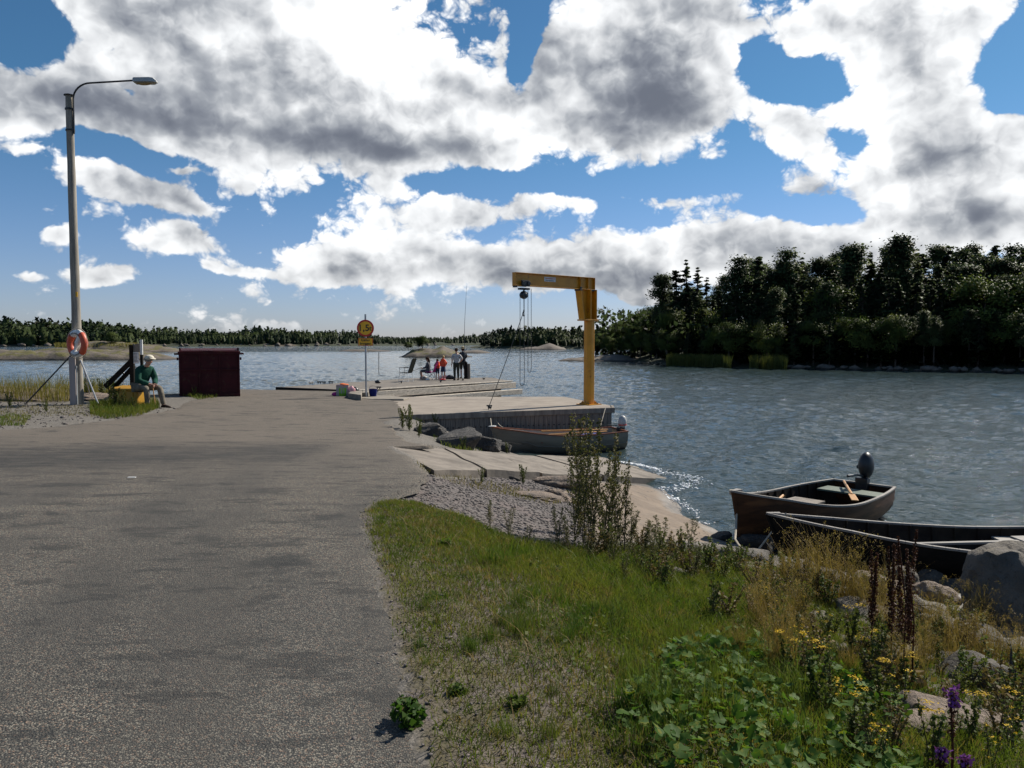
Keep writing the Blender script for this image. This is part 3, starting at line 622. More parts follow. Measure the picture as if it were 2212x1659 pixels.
# reeds along the wood
def blades(xs, ys, zs, h, wd, lean=.35, seg=2):
    m_ = len(xs); a = rng.random(m_)*2*pi; dx, dy_ = np.cos(a), np.sin(a); la = rng.normal(size=m_)*lean*h; lb_ = rng.normal(size=m_)*lean*h
    P0 = np.stack([xs, ys, zs], -1); side = np.stack([dx*wd/2, dy_*wd/2, 0*dx], -1)
    mid = P0+np.stack([la*.35, lb_*.35, h*.6], -1); top = P0+np.stack([la, lb_, h], -1)
    V = np.stack([P0-side, P0+side, mid+side*.8, mid-side*.8, top], 1).reshape(-1, 3)
    i = np.arange(m_)[:, None]*5
    F3 = np.concatenate([i+[0, 1, 2], i+[0, 2, 3], i+[3, 2, 4]], 1).reshape(-1, 3)
    return V, F3
MT['reed'] = leafmat('reeds', (.13, .13, .035), (.085, .10, .03), tr=.3, sc=.6)
n_ = 5000; pxs = np.concatenate([rng.uniform(1440, 1580, 3500), rng.uniform(1620, 1700, 1500)]); ys = np.array([shore_y(a) for a in pxs])+rng.uniform(-3.5, .8, n_); xs = (pxs-CX)/F*ys
V, Fq = blades(xs, ys, 0*xs-.05, rng.uniform(.9, 1.7, n_), .05*np.ones(n_), .12); o = npmesh('reeds', V, Fq, MT['reed']); tag(o, 'pale green reed bed in the water below the right-hand wood', 'reeds', kind='stuff')
# far forests: one mass each
def far_forest(pts, n_, d0, d1, hf, seed, name, label, ns=26, pxr=None):
    r_ = np.random.default_rng(seed); fpp = np.array(pts); ax = fpp[:, 0]/fpp[:, 1]
    order = np.argsort(ax); VV = []; FF = []; off = 0
    for k in range(n_):
        px = r_.uniform(*pxr); t = r_.random(); d = float(np.interp((px-CX)/F, ax[order], fpp[order, 1]))+d0+(d1-d0)*t
        x = X(px, d); zb = .8+min(4, (d1-d0)*t*.05); top = hf(px, d)
        sprc = r_.random() < .6
        fr = (.55+.45*t)*r_.uniform(.72, 1.06) if sprc else (.38+.45*t)*r_.uniform(.8, 1.05)
        fr *= .78+.5*float(vn(np.array([px*.022+seed]), np.array([t*2.]))[0]); h = max(3, (top-zb)*min(fr, 1.08))
        kd = 'spruce' if sprc else 'broad'
        a, b_, c = crown_pts(kd, ns, r_); wd = r_.uniform(1.8, 3.4)
        s_ = .10*h
        v_, f_ = leaf_cloud(x+a*h*wd, d+b_*h*wd, zb+c*h, ns, s_, flat=.2, rs=r_)
        # dark inner body
        m6 = 6; an = np.arange(m6)*2*pi/m6; rb = h*(.2 if sprc else .3)
        ring = [np.stack([x+rb*q*np.cos(an), d+rb*q*np.sin(an), zb+h*zq+0*an], -1) for q, zq in ((.8, -.2), (1., .35), (.35, .85))]
        vb = np.concatenate(ring); ring[2] = ring[2]+np.array([0, 0, h*.05]); fb_ = [(i_*m6+j_, i_*m6+(j_+1) % m6, (i_+1)*m6+(j_+1) % m6, (i_+1)*m6+j_) for i_ in range(2) for j_ in range(m6)]+[(12, 13, 14, 15), (15, 16, 17, 12)]
        VV += [v_, vb]; FF += [f_+off, np.array(fb_)+off+len(v_)]; off += len(v_)+len(vb)
    o = npmesh(name, np.concatenate(VV), np.concatenate(FF), MT['farleaf']); tag(o, label, 'forest', kind='stuff')
MT['farleaf'] = leafmat('distant foliage', (.012, .024, .010), (.040, .056, .017), tr=.06, sc=.022, nrm=('w', .12, 3.0))
def topf(xs_, ys_): return lambda px, d: CZ+(738-float(np.interp(px, xs_, ys_)))/F*d
far_forest(FAR, 2800, 3, 75, topf([-300, 0, 60, 150, 250, 330, 400, 500, 560, 650, 750, 850, 950, 1020, 1200, 1500], [684, 682, 684, 688, 697, 702, 709, 708, 704, 709, 713, 727, 728, 721, 714, 714]), 71, 'far_forest', 'low dark forest along the whole far shore', pxr=(-340, 1480))
far_forest(MIDI, 600, 3, 45, topf([1015, 1050, 1100, 1150, 1250, 1300, 1400], [738, 716, 703, 702, 706, 708, 700]), 73, 'far_forest', 'darker nearer clump of forest behind the crane post', pxr=(1040, 1400), ns=40)
# trees on the islets
def small_tree(px, py_base, d, h, label, wid=1.3):
    q = D(px, py_base, d); put_tree('broad', q.x, d, q.z-h*.25, h*1.2, label, wid=wid)
small_tree(912, 750, 152, 2.3, 'small bushy tree on top of the rocky islet beyond the pier', 1.9)
small_tree(882, 752, 152, 1.3, 'low pale shrub left of the small tree on the rocky islet', 1.8)
small_tree(241, 744, 222, 3.6, 'pale green bush standing on the grassy island behind the lamp post', 1.5)
# grass of the left islands
MT['drygrass'] = leafmat('dry grass', (.22, .17, .055), (.14, .125, .04), (.10, .11, .03), tr=.35, sc=1.2)
n_ = 2600; pxs = rng.uniform(120, 300, n_); ys = rng.uniform(218, 232, n_); xs = (pxs-CX)/F*ys
V, Fq = blades(xs, ys, 1.3+0*xs, rng.uniform(.7, 1.6, n_), .14*np.ones(n_), .2); o = npmesh('island_grass', V, Fq, MT['drygrass']); tag(o, 'yellow grass covering the low island behind the lamp post', 'grass', kind='stuff')
for (k_, v_) in [(k_, j_) for k_ in protos for j_ in range(3)]:
    if (k_, v_) not in used:
        o = protos[k_][v_]
        for c in list(o.children): bpy.data.objects.remove(c)
        bpy.data.objects.remove(o)
# ------------------------------------------------------------------ ramp slabs
MT['conc'] = mat('worn concrete', (.205, .175, .142), (.15, .128, .105), 3.5, .85, .45, bs=30, c3=(.105, .088, .07), sc3=1.6, t3=(.46, .66), world=True)
MT['conc2'] = mat('pale dock concrete', (.27, .23, .185), (.215, .18, .145), 1.8, .85, .3, bs=25, c3=(.15, .125, .105), sc3=.8, t3=(.5, .75), world=True)
MT['conc3'] = mat('grey concrete block', (.24, .21, .17), (.18, .16, .13), 5, .9, .4, bs=30, world=True)
SQ = [[(847, 963), (957, 970), (1046, 1015), (938, 1017)], [(961, 970), (1062, 978), (1166, 1022), (1052, 1016)], [(1066, 978), (1153, 983), (1300, 1026), (1172, 1022)], [(1158, 983), (1345, 990), (1640, 1050), (1306, 1027)]]
for i, q in enumerate(SQ):
    P = [ramp_pt(*a) for a in q]
    # subdivide each slab into a slightly uneven sheet with thickness
    c = MB(); nn = 14; top = []
    for a in range(nn+1):
        for b_ in range(nn+1):
            s_, t_ = a/nn, b_/nn
            v_ = (P[0]*(1-s_)+P[1]*s_)*(1-t_)+(P[3]*(1-s_)+P[2]*s_)*t_
            wv = .012*(vn(v_.x*2, v_.y*2, 5)-.5)*2
            e_w = .04*(vn(v_.x*4, v_.y*4, 9+i)-.5) if b_ == nn else 0
            top.append(Vector((v_.x-RD[0]*e_w, v_.y-RD[1]*e_w, v_.z+wv+[0, .012, -.008, .004][i])))
    m_ = nn+1; vs = top+[t-Vector((0, 0, .2)) for t in top]; K_ = m_*m_
    fs = [(a*m_+b_, (a+1)*m_+b_, (a+1)*m_+b_+1, a*m_+b_+1) for a in range(nn) for b_ in range(nn)]
    rim = [a*m_ for a in range(m_)]+[nn*m_+b_ for b_ in range(1, m_)]+[a*m_+nn for a in range(nn-1, -1, -1)]+[b_ for b_ in range(nn-1, 0, -1)]
    fs += [(rim[k], rim[(k+1) % len(rim)], K_+rim[(k+1) % len(rim)], K_+rim[k]) for k in range(len(rim))]
    c.add(vs, fs); o = c.build('concrete_slab', MT['conc'])
    tag(o, ['uppermost concrete slab of the boat ramp, next to the road', 'second concrete slab of the boat ramp counting from the road', 'third concrete slab of the boat ramp, behind the tall weeds', 'lowest concrete slab of the boat ramp, running into the water'][i], 'concrete slab', 'slabs of the boat ramp')
# ------------------------------------------------------------------ crane dock
zt = 1.0
dk = empty('concrete_dock', (-1, 24, 0), 0, 'low concrete dock with a planked front, carrying the yellow crane', 'dock')
L0 = Vector((-1, 24, 0)); DP = [Vector((a, b_, 0))-L0 for a, b_ in [(-4.75, 27.5), (-3.65, 24.7), (-2.9, 20.62), (2.86, 22.93), (2.92, 23.75), (1.8, 27.5)]]
MB().prism([(q.x, q.y) for q in DP], .55, zt).build('deck', MT['conc2'], dk, bevel=.02)
A, B = DP[2], DP[3]; dx_ = (B-A).normalized(); nx_ = Vector((dx_.y, -dx_.x, 0)); Ld = (B-A).length
m_ = MB(); m_.bar(A+Vector((0, 0, zt-.07))+nx_*.04, B+Vector((0, 0, zt-.07))+nx_*.04+dx_*.08, .09, .15); m_.build('edge_beam', MT['wood'], dk, bevel=.01)
B2, C2 = DP[3], DP[4]
m_ = MB(); m_.bar(B+Vector((.06, -.02, zt-.07)), C2+Vector((.06, 0, zt-.07)), .08, .15); m_.build('edge_beam', MT['wood'], dk, bevel=.01)
m_ = MB(); k = 0.; random.seed(3)
while k < Ld:
    wd = .135; z1 = zt-.15
    m_.bar(A+dx_*(k+wd/2)+nx_*(.02+random.uniform(-.004, .008))+Vector((0, 0, -.7)), A+dx_*(k+wd/2)+nx_*(.02+random.uniform(-.004, .008))+Vector((0, 0, z1)), .03, wd-.008, up=tuple(dx_)); k += wd
MT['plank'] = mat('dock planking', (.20, .17, .14), (.13, .11, .095), 5, .85, .5, stretch=(6, 1, .5), c3=(.07, .065, .06), sc3=3, t3=(.55, .7))
m_.build('planking', MT['plank'], dk)
m_ = MB(); m_.prism([(q.x+.03*(-1 if q.x > 0 else 1), q.y+.04) for q in DP[2:]]+[(DP[0].x, DP[0].y-.1)], -1, .545); m_.build('core', MT['conc3'], dk)
for k in range(36):
    q = A+dx_*(.5+k*.155)+nx_*.05+Vector((0, 0, .62-.0015*k)); m_ = MB(); m_.lathe([(.018, -.02), (.02, .0), (.012, .012)], q, 8, Matrix.Rotation(pi/2, 3, dx_)); m_.build('bolt', MT['darksteel'], dk)
# ------------------------------------------------------------------ crane
cb = G(1272, 874, zt); armd = Vector((0, 0, 0)); tip = ray(1104, 600); 
tipz = 4.9; ad = Vector((-sin(SAZ+R(-2)), -cos(SAZ+R(-2)), 0)); 
rz = atan2(ad.y, ad.x)
cr_ = empty('jib_crane', (cb.x, cb.y, zt-.0), rz, 'yellow steel jib crane standing on the dock, hoist at the arm end', 'crane')
YM = MT['yellow']
m_ = MB(); m_.prism([(.17*cos(R(22.5+45*k)), .17*sin(R(22.5+45*k))) for k in range(8)], .02, 2.52); m_.build('column', YM, cr_, bevel=.012)
m_ = MB(); m_.prism([(-.27, -.27), (.27, -.27), (.27, .27), (-.27, .27)], 0, .025)
for a in range(4):
    M_ = Matrix.Rotation(a*pi/2+pi/4, 4, 'Z'); m_.prism([(.15, .02), (.27, .02), (.17, .14)], -.008, .008, M_ @ Matrix.Rotation(pi/2, 4, 'X'))
m_.build('base_plate', YM, cr_)
m_ = MB()
for a in range(4): m_.lathe([(.02, 0), (.02, .03)], (.22*cos(a*pi/2+pi/4)*1.2, .22*sin(a*pi/2+pi/4)*1.2, .024), 6)
m_.build('anchor_bolts', MT['darksteel'], cr_)
m_ = MB(); m_.box((.05, 0, 2.545), (.56, .36, .045)); m_.box((-.2, 0, 2.545), (.12, .2, .08)); m_.build('swivel_plate', YM, cr_, bevel=.004)
m_ = MB(); m_.box((-.14, 0, 3.0), (.03, .34, .9)); m_.box((.0, 0, 3.0), (.26, .022, .9)); m_.box((.1, .0, 3.0), (.03, .34, .9))
m_.add([(.115, -.012, 2.57), (.30, -.012, 2.57), (.46, -.012, 3.44), (.115, -.012, 3.44), (.115, .012, 2.57), (.30, .012, 2.57), (.46, .012, 3.44), (.115, .012, 3.44)], [(0, 1, 2, 3), (4, 5, 6, 7), (0, 1, 5, 4), (1, 2, 6, 5), (2, 3, 7, 6), (3, 0, 4, 7)])
m_.add([(.30, -.12, 2.57), (.30, .12, 2.57), (.46, .12, 3.44), (.46, -.12, 3.44), (.325, -.12, 2.57), (.325, .12, 2.57), (.485, .12, 3.44), (.485, -.12, 3.44)], [(0, 1, 2, 3), (4, 5, 6, 7), (0, 1, 5, 4), (1, 2, 6, 5), (2, 3, 7, 6), (3, 0, 4, 7)])
m_.build('head_bracket', YM, cr_)
AL = 3.12
m_ = MB(); m_.box((AL/2-.16, 0, 3.63), (AL+.0, .014, .33)); m_.box((AL/2-.16, 0, 3.805), (AL+.0, .17, .018)); m_.box((AL/2-.16, 0, 3.456), (AL, .17, .018))
for xx in (-.16, .12, .44): m_.box((xx, 0, 3.63), (.014, .16, .33))
m_.box((AL-.165, 0, 3.63), (.014, .15, .36)); m_.build('arm', YM, cr_, bevel=.003)
m_ = MB(); m_.box((AL-.2, 0, 3.43), (.06, .14, .06)); m_.build('end_stop', MT['darksteel'], cr_)
m_ = MB(); m_.box((.46, 0, 3.43), (.1, .24, .05)); m_.box((.46, .1, 3.47), (.06, .03, .1)); m_.box((-.05, .1, 3.43), (.2, .05, .05)); m_.build('clamp', MT['darksteel'], cr_, bevel=.004)
m_ = MB(); m_.box((1.62, .0085+.002, 3.68), (.44, .006, .13)); lp = m_.build('label_plate', MT['whitepaint'], cr_)
MT['orangeink'] = mat('orange print', (.55, .14, .04), (.5, .12, .04), 5, .6, 0); MT['ink'] = mat('black print', (.02, .02, .02), (.02, .02, .02), 5, .6, 0)
m_ = MB()
for a in range(11): m_.box((1.44+a*.034, .0155, 3.70), (.022, .002, .03)); 
m_.build('print', MT['orangeink'], lp)
m_ = MB(); m_.box((1.62, .0155, 3.645), (.34, .002, .012)); m_.build('print', MT['ink'], lp)
hx = AL-.52
hs = empty('trolley', (hx, 0, 3.40)); hs.parent = cr_
m_ = MB(); m_.box((0, .075, .12), (.30, .03, .17)); m_.box((0, -.075, .12), (.30, .03, .17)); m_.box((0, 0, -.03), (.3, .18, .05))
for a in (-.1, .1):
    for b_ in (-.1, .1): m_.lathe([(.055, -.02), (.06, 0), (.055, .02)], (a, b_, .12), 12, Matrix.Rotation(pi/2, 3, 'X'))
m_.build('trolley_body', MT['darksteel'], hs, bevel=.004)
m_ = MB(); m_.ball((.0, 0, -.20), (.135, .11, .115), 14, 10); m_.tube([(0, 0, -.02), (0, 0, -.12)], .025, 8); m_.lathe([(.09, -.09), (.1, 0), (.09, .09)], (0, 0, -.2), 14, Matrix.Rotation(pi/2, 3, 'X')); m_.build('hoist', MT['black'], hs, smooth=True)
def chain(m, pts, lk=.035):
    pts = [Vector(q) for q in pts]; L = [0]
    for a, b_ in zip(pts, pts[1:]): L.append(L[-1]+(b_-a).length)
    t = 0; i = 0; k = 0
    while t < L[-1]-lk:
        while L[i+1] < t: i += 1
        f_ = (t-L[i])/(L[i+1]-L[i]); q = pts[i].lerp(pts[i+1], f_); d_ = (pts[i+1]-pts[i]).normalized()
        sd = d_.cross(Vector((1, 0, 0)) if k % 2 else Vector((0, 1, 0))).normalized()*.011
        m.tube([q+sd, q+sd+d_*lk, q-sd+d_*lk, q-sd, q+sd], .0038, 4, cap=False); t += lk*.78; k += 1
def loop(x, y, wd, z0, z1):
    o_ = []
    for k in range(13):
        a = pi*k/12; o_.append((x-cos(a)*wd/2, y, z1-.08*sin(a)))
    return [(x-wd/2, y, z0)]+[(x-wd/2-0.01, y, z1+.05)]+o_+[(x+wd/2, y, z0)]
for (x, y, wd, z0, z1) in ((.08, .02, .15, -.22, -2.65), (-.17, .05, .12, -.02, -2.28)):
    m_ = MB(); chain(m_, loop(x, y, wd, z0, z1)); m_.build('hand_chain', MT['darksteel'], hs)
m_ = MB(); chain(m_, [(0, 0, -.3), (0, 0, -.62)], .05); m_.build('load_chain', MT['darksteel'], hs)
m_ = MB(); m_.tube([(0, 0, -.6), (0, 0, -.66), (.03, 0, -.70), (.03, 0, -.75), (0, 0, -.79), (-.035, 0, -.75)], [.014, .02, .02, .018, .016, .008], 8); m_.build('hook', MT['darksteel'], hs, smooth=True)
hw = Matrix.Translation((cb.x, cb.y, zt)) @ Matrix.Rotation(rz, 4, 'Z') @ Vector((hx, 0, 3.4-.65))
bq = G(1057, 884, zt)
m_ = MB(); a_, b_ = hw, Vector((bq.x, bq.y, zt+.1)); m_.tube([a_.lerp(b_, t/8)+Vector((0, 0, -.03*sin(pi*t/8))) for t in range(9)], .011, 6); o = m_.build('rope', MT['darkrope']); tag(o, 'dark rope running taut from the crane hoist down to the dock edge', 'rope')
m_ = MB(); m_.tube([(0, 0, 0), (0, 0, .12)], .035, 8); m_.tube([(-.08, 0, .10), (.08, 0, .10)], .02, 8); m_.ball((.01, 0, .06), (.06, .06, .045), 10, 6); o = m_.build('mooring_cleat', MT['darksteel'], smooth=True); o.location = (bq.x, bq.y, zt); tag(o, 'small iron mooring cleat wound with rope at the dock edge', 'cleat')
# ------------------------------------------------------------------ pontoon pier
zp = .8
PT = [G(600, 836.5, zp), G(888, 817, zp), G(1060, 815.5, zp), G(1104, 823, zp), G(766, 843.5, zp)]
p0_ = PT[4]; pr = empty('floating_pier', (p0_.x, p0_.y, 0), 0, 'long grey timber floating pier where the family is fishing', 'pier')
q_ = [Vector((a.x-p0_.x, a.y-p0_.y, 0)) for a in PT]; ctr = sum(q_, Vector())/5
MT['deck'] = mat('pier decking', (.175, .15, .12), (.12, .105, .09), 3, .85, .4, c3=(.25, .22, .18), sc3=1.5, t3=(.55, .8), world=True)
N1, N2 = q_[4]+Vector((0, 0, zp)), q_[3]+Vector((0, 0, zp)); d1 = (N2-N1).normalized(); nn_ = Vector((d1.y, -d1.x, 0))
MB().prism([(a.x, a.y) for a in q_], .74, zp).build('deck', MT['deck'], pr)
m_ = MB()
kk = 0
per = Vector((-d1.y, d1.x, 0))
while kk < (N2-N1).length:
    m_.bar(N1+d1*(kk)+per*.12+Vector((0, 0, .006)), N1+d1*kk+per*4.2+Vector((0, 0, .006)), .01, .006); kk += .25
MT['whitewood'] = mat('bleached timber', (.50, .44, .36), (.34, .30, .25), 4, .85, .5, stretch=(1, 1, 4), c3=(.12, .10, .085), sc3=7, t3=(.56, .66), world=True)
m_ = MB(); m_.bar(N1+Vector((0, 0, .0))+nn_*.02, N2+nn_*.02+Vector((0, 0, .0)), .26, .05); m_.build('edge_board', MT['whitewood'], pr, bevel=.01)
m_ = MB(); m_.bar(N1+d1*1.0+Vector((0, 0, -.22))+nn_*.16, N2+d1*.15+nn_*.16+Vector((0, 0, -.22)), .12, .30); m_.build('side_beam', MT['whitewood'], pr, bevel=.02)
m_ = MB(); m_.bar(N1+d1*1.5+Vector((0, 0, -.56))+nn_*.40, N2+d1*.3+nn_*.40+Vector((0, 0, -.56)), .3, .26); m_.build('fender_beam', MT['whitewood'], pr, bevel=.02)
m_ = MB(); m_.bar(N1+d1*.2+Vector((0, 0, -.6))-nn_*1.2, N2-d1*.7-nn_*1.2+Vector((0, 0, -.6)), 2.2, .6); m_.bar(N1+per*3.6+d1*3+Vector((0, 0, -.5)), N2+per*2.6+Vector((0, 0, -.5)), 2.2, .5); m_.build('float', MT['black'], pr)
m_ = MB(); m_.bar(q_[0]+Vector((0, 0, zp-.09)), q_[1]+Vector((0, 0, zp-.09)), .12, .18); m_.bar(q_[0]+Vector((-.05, -.05, zp-.06)), N1+Vector((0, -.05, -.06)), .1, .15); m_.build('back_beam', MT['darkwood'], pr)
m_ = MB()
for px, py in ((690, 829), (700, 829.5), (672, 830.5), (715, 829), (818, 841), (1045, 820), (1000, 822), (982, 821.5), (952, 826), (867, 828)):
    q = G(px, py, zp); m_ = MB(); m_.tube([(-.13, 0, .1), (.13, 0, .1)], .03, 6); m_.tube([(-.06, 0, 0), (-.06, 0, .1)], .025, 6); m_.tube([(.06, 0, 0), (.06, 0, .1)], .025, 6)
    o = m_.build('pier_cleat', MT['darksteel'], smooth=True); o.location = q; o.rotation_euler = (0, 0, random.random()*3)
    tag(o, 'small black mooring cleat on the pier deck', 'cleat', 'mooring cleats along the floating pier')
# kerb slab + blocks at the shore end of pier
def quadslab(name, pix, z0, z1, mt, label, cat, bevel=.02, group=None):
    P = [G(a, b_, z1) for a, b_ in pix]; c = sum(P, Vector())/len(P); m_ = MB(); m_.prism([(a.x-c.x, a.y-c.y) for a in P], z0-z1, 0); o = m_.build(name, mt, bevel=bevel); o.location = (c.x, c.y, z1); return tag(o, label, cat, group)
quadslab('concrete_plinth', [(705, 857), (718, 854.5), (838, 854), (884, 858.5), (872, 861.5), (800, 861.5), (770, 858.5)], .8, 1.06, MT['conc3'], 'low irregular concrete plinth at the foot of the weight limit sign', 'plinth', .03)
for i, pix in enumerate([[(752, 849), (760, 843), (783, 844), (780, 853)], [(782, 848), (784, 843.5), (797, 843), (795, 848)]]):
    quadslab('concrete_block', pix, .9, 1.22-.02*i, MT['conc3'], ['larger pale concrete block between the beach bag and the sign post', 'smaller concrete block right behind the sign post'][i], 'block', .02)
# ------------------------------------------------------------------ sign
MT['signyellow'] = mat('sign yellow', (.78, .42, .01), (.74, .39, .01), 3, .4, 0); MT['signred'] = mat('sign red', (.50, .015, .012), (.46, .015, .012), 3, .4, 0)
def text(s, size, mt, parent, loc, rot=(pi/2, 0, 0), ext=.002, name='lettering', arc=None, bold=.0, sx=1):
    cu = bpy.data.curves.new('t', 'FONT'); cu.body = s; cu.size = size; cu.align_x = 'CENTER'; cu.align_y = 'CENTER'; cu.extrude = ext; cu.offset = bold; cu.space_character = 1.05; cu.resolution_u = 3
    t = bpy.data.objects.new('t', cu); COL.objects.link(t); dg = bpy.context.evaluated_depsgraph_get()
    me = bpy.data.meshes.new_from_object(t.evaluated_get(dg)); bpy.data.objects.remove(t); bpy.data.curves.remove(cu)
    me.materials.clear(); me.materials.append(mt); me.name = name
    if arc:
        for v in me.vertices:
            a = v.co.x/abs(arc); r_ = abs(arc)+v.co.y*(1 if arc > 0 else -1)
            v.co.x = r_*sin(a); v.co.y = (r_*cos(a))*(1 if arc > 0 else -1)
    for v in me.vertices: v.co.x *= sx
    o = bpy.data.objects.new(name, me); COL.objects.link(o); o.parent = parent; o.location = loc; o.rotation_euler = rot; return o
sb = G(791, 857, 1.06); dS = sb.y
sg = empty('weight_limit_sign', (sb.x, sb.y, 1.05), -atan2(sb.x, sb.y)*.6, 'round yellow and red 1,5 t weight limit sign on a steel post', 'road sign')
k_ = dS/F
H = lambda py: (738-py)*k_+CZ-1.05   # height above the plinth of an image row at that distance
m_ = MB(); m_.tube([(0, 0, 0), (0, 0, H(679))], .032, 10); m_.build('post', MT['steel'], sg, smooth=True)
rs_ = 18.2*k_; zc = H(709)
disc = lambda r_, th, y, mt, nm, par: MB().lathe([(r_, -th/2), (r_, th/2)], (0, y, zc), 40, Matrix.Rotation(pi/2, 3, 'X')).build(nm, mt, par)
fc = disc(rs_, .012, -.045, MT['signred'], 'sign_face', sg)
disc(rs_*.79, .004, -.0535, MT['signyellow'], 'inner_disc', fc)
text('1,5', .30, MT['ink'], fc, (-.055, -.0565, zc), bold=.006, name='number'); text('t', .22, MT['ink'], fc, (.165, -.0565, zc-.01), bold=.005, name='number')
z2 = H(738.5); pw_ = 31*k_; ph = 16.5*k_
pl = MB().box((0, -.045, z2), (pw_, .01, ph)).build('text_plate', MT['signred'], sg)
MB().box((0, -.0515, z2), (pw_-.03, .003, ph-.03)).build('plate_face', MT['signyellow'], pl)
text('Gäller', .115, MT['ink'], pl, (0, -.0545, z2+.055), bold=.003); text('bryggan', .115, MT['ink'], pl, (0, -.0545, z2-.055), bold=.003)
m_ = MB(); m_.box((0, -.02, zc), (.1, .05, .03)); m_.box((0, -.02, z2), (.1, .05, .03)); m_.build('bracket', MT['steel'], sg)
# ------------------------------------------------------------------ lamp post
lbz = 1.17; lb = G(171, 877, lbz); lk = lb.y/F
lp = empty('lamp_post', (lb.x, lb.y, lbz-.02), 0, 'tall weathered wooden lamp post with a curved arm on the left', 'lamp post')
LH = lambda py: (738-py)*lk+CZ-lbz+.02
ht = D(163, 205, lb.y).z-lbz
m_ = MB(); npt = 14; m_.tube([(-.03*t/npt, 0, -.3+(ht+.3)*t/npt) for t in range(npt+1)], [.125-.035*t/npt+.003*sin(t*2.1) for t in range(npt+1)], 16); m_.build('pole', MT['pole'], lp, smooth=True)
m_ = MB(); m_.lathe([(.13, 0), (.13, .02), (.04, .05)], (-.03, 0, ht), 16); m_.build('cap', MT['darksteel'], lp)
at_ = D(292, 175, lb.y); ax_ = at_.x-lb.x; az_ = at_.z-lbz+.02
m_ = MB(); pts = [(.09, -.03, ht-1.0), (.095, -.03, ht-.1)]
for k in range(9):
    a = pi/2*k/8; pts.append((.095+.47*(1-cos(a)), -.03, ht-.1+(.42)*sin(a)))
pts.append((ax_, -.05, az_)); m_.tube(pts, .024, 8); m_.build('arm', MT['darksteel'], lp, smooth=True)
m_ = MB()
for z_ in (ht-.35, ht-.9): m_.lathe([(.115, -.02), (.115, .02)], (-.025, 0, z_), 14)
m_.build('clamp_band', MT['darksteel'], lp)
hd = empty('lamp_head', (ax_, -.05, az_)); hd.parent = lp
m_ = MB(); hl = .60; sec = [(-.02, .075, .035, -.05), (.0, .10, .07, -.055), (.42, .115, .075, -.06), (.52, .105, .06, -.06), (hl, .06, -.03, -.06)]
vs = []; fs = []
for x, hw_, zt_, zb_ in sec: vs += [(x, -hw_, zb_), (x, -hw_*.85, zt_*.7), (x, -hw_*.5, zt_), (x, hw_*.5, zt_), (x, hw_*.85, zt_*.7), (x, hw_, zb_)]
for i in range(len(sec)-1):
    for k in range(6): k2 = (k+1) % 6; fs.append((i*6+k, i*6+k2, i*6+6+k2, i*6+6+k))
fs += [(0, 1, 2, 3, 4, 5), tuple(24+k for k in range(6))]; m_.add(vs, fs); m_.build('housing', mat('lamp grey', (.42, .43, .42), (.36, .37, .36), 4, .45, .05), hd, bevel=.006)
m_ = MB(); m_.prism([(.03, -.08), (.48, -.095), (.55, -.06), (.55, .06), (.48, .095), (.03, .08)], -.085, -.062); m_.ball((.26, 0, -.08), (.2, .08, .045), 12, 6); m_.build('glass', mat('amber glass', (.30, .22, .10), (.25, .18, .08), 4, .25, 0), hd, smooth=True)
z_ = LH(637); m_ = MB(); m_.box((.075, -.10, z_), (.05, .012, .13)); m_.build('tag', MT['signyellow'], lp)
# pale covered board on the pole (cable guard)
m_ = MB(); m_.box((-.07, -.14, LH(827)), (.17, .05, LH(765)-LH(877))); m_.build('cable_guard', mat('pinkish board', (.35, .30, .28), (.30, .26, .24), 6, .8, .3, stretch=(1, 1, .1)), lp, bevel=.005)
m_ = MB(); m_.tube([(.045, -.16, 0), (.045, -.16, LH(790))], .016, 8); m_.build('conduit', mat('conduit', (.5, .52, .5), None, 5, .5, 0), lp)
# three steel stays
for i, (a_, b_) in enumerate((((-.06, -.05, LH(760)), G(50, 878, 1.17)), ((.1, -.05, LH(778)), G(215, 879, 1.17)), ((.1, .0, LH(775)), G(197, 866, 1.17)))):
    e2 = Vector(b_)-Vector((lb.x, lb.y, lbz-.02)); m_ = MB(); m_.tube([a_, e2], .02 if i < 2 else .015, 8); o = m_.build('stay', MT['steel'] if i else MT['darksteel'], lp, smooth=True)
# ------------------------------------------------------------------ lifebuoy
bz = LH(742); bl = empty('lifebuoy', (lb.x+.14, lb.y-.26, lbz-.02+bz), R(-26), 'orange and white lifebuoy hung on the lamp post', 'lifebuoy')
MT['bored'] = mat('lifebuoy orange', (.52, .085, .035), (.46, .07, .03), 4, .5, .05)
Rm, rm = .285, .088
def torus_arc(a0, a1, mt, nm):
    m_ = MB(); n1_ = 14; pts = [(Rm*sin(a0+(a1-a0)*k/n1_), 0, Rm*cos(a0+(a1-a0)*k/n1_)) for k in range(n1_+1)]
    m_.tube(pts, rm, 14); return m_.build(nm, mt, bl, smooth=True)
gaps = [(-35, 35, 'whitepaint'), (35, 145, 'bored'), (145, 215, 'whitepaint'), (215, 325, 'bored')]
segs = [torus_arc(R(a), R(b_), MT[c], 'ring_section') for a, b_, c in gaps]
text('TRYGG-HANSA', .062, MT['ink'], segs[0], (0, -.092, 0), arc=.27, bold=.001, ext=.001); text('TRYGG-HANSA', .062, MT['ink'], segs[2], (0, -.092, 0), arc=-.31, bold=.001, ext=.001)
m_ = MB(); pts = []
for k in range(49):
    a = 2*pi*k/48; rr = Rm+rm+.015+.035*abs(sin(2*a+pi/4*0)); pts.append((rr*sin(a), -.0, rr*cos(a)))
m_.tube(pts, .009, 6); m_.build('grab_line', MT['rope'], bl)
m_ = MB(); m_.tube([(-.33, 0, .15), (-.42, 0, .02), (-.45, .05, -.2)], .008, 6); m_.build('loose_line', MT['rope'], bl)
M_ = Matrix.Rotation(R(33), 4, 'Y')
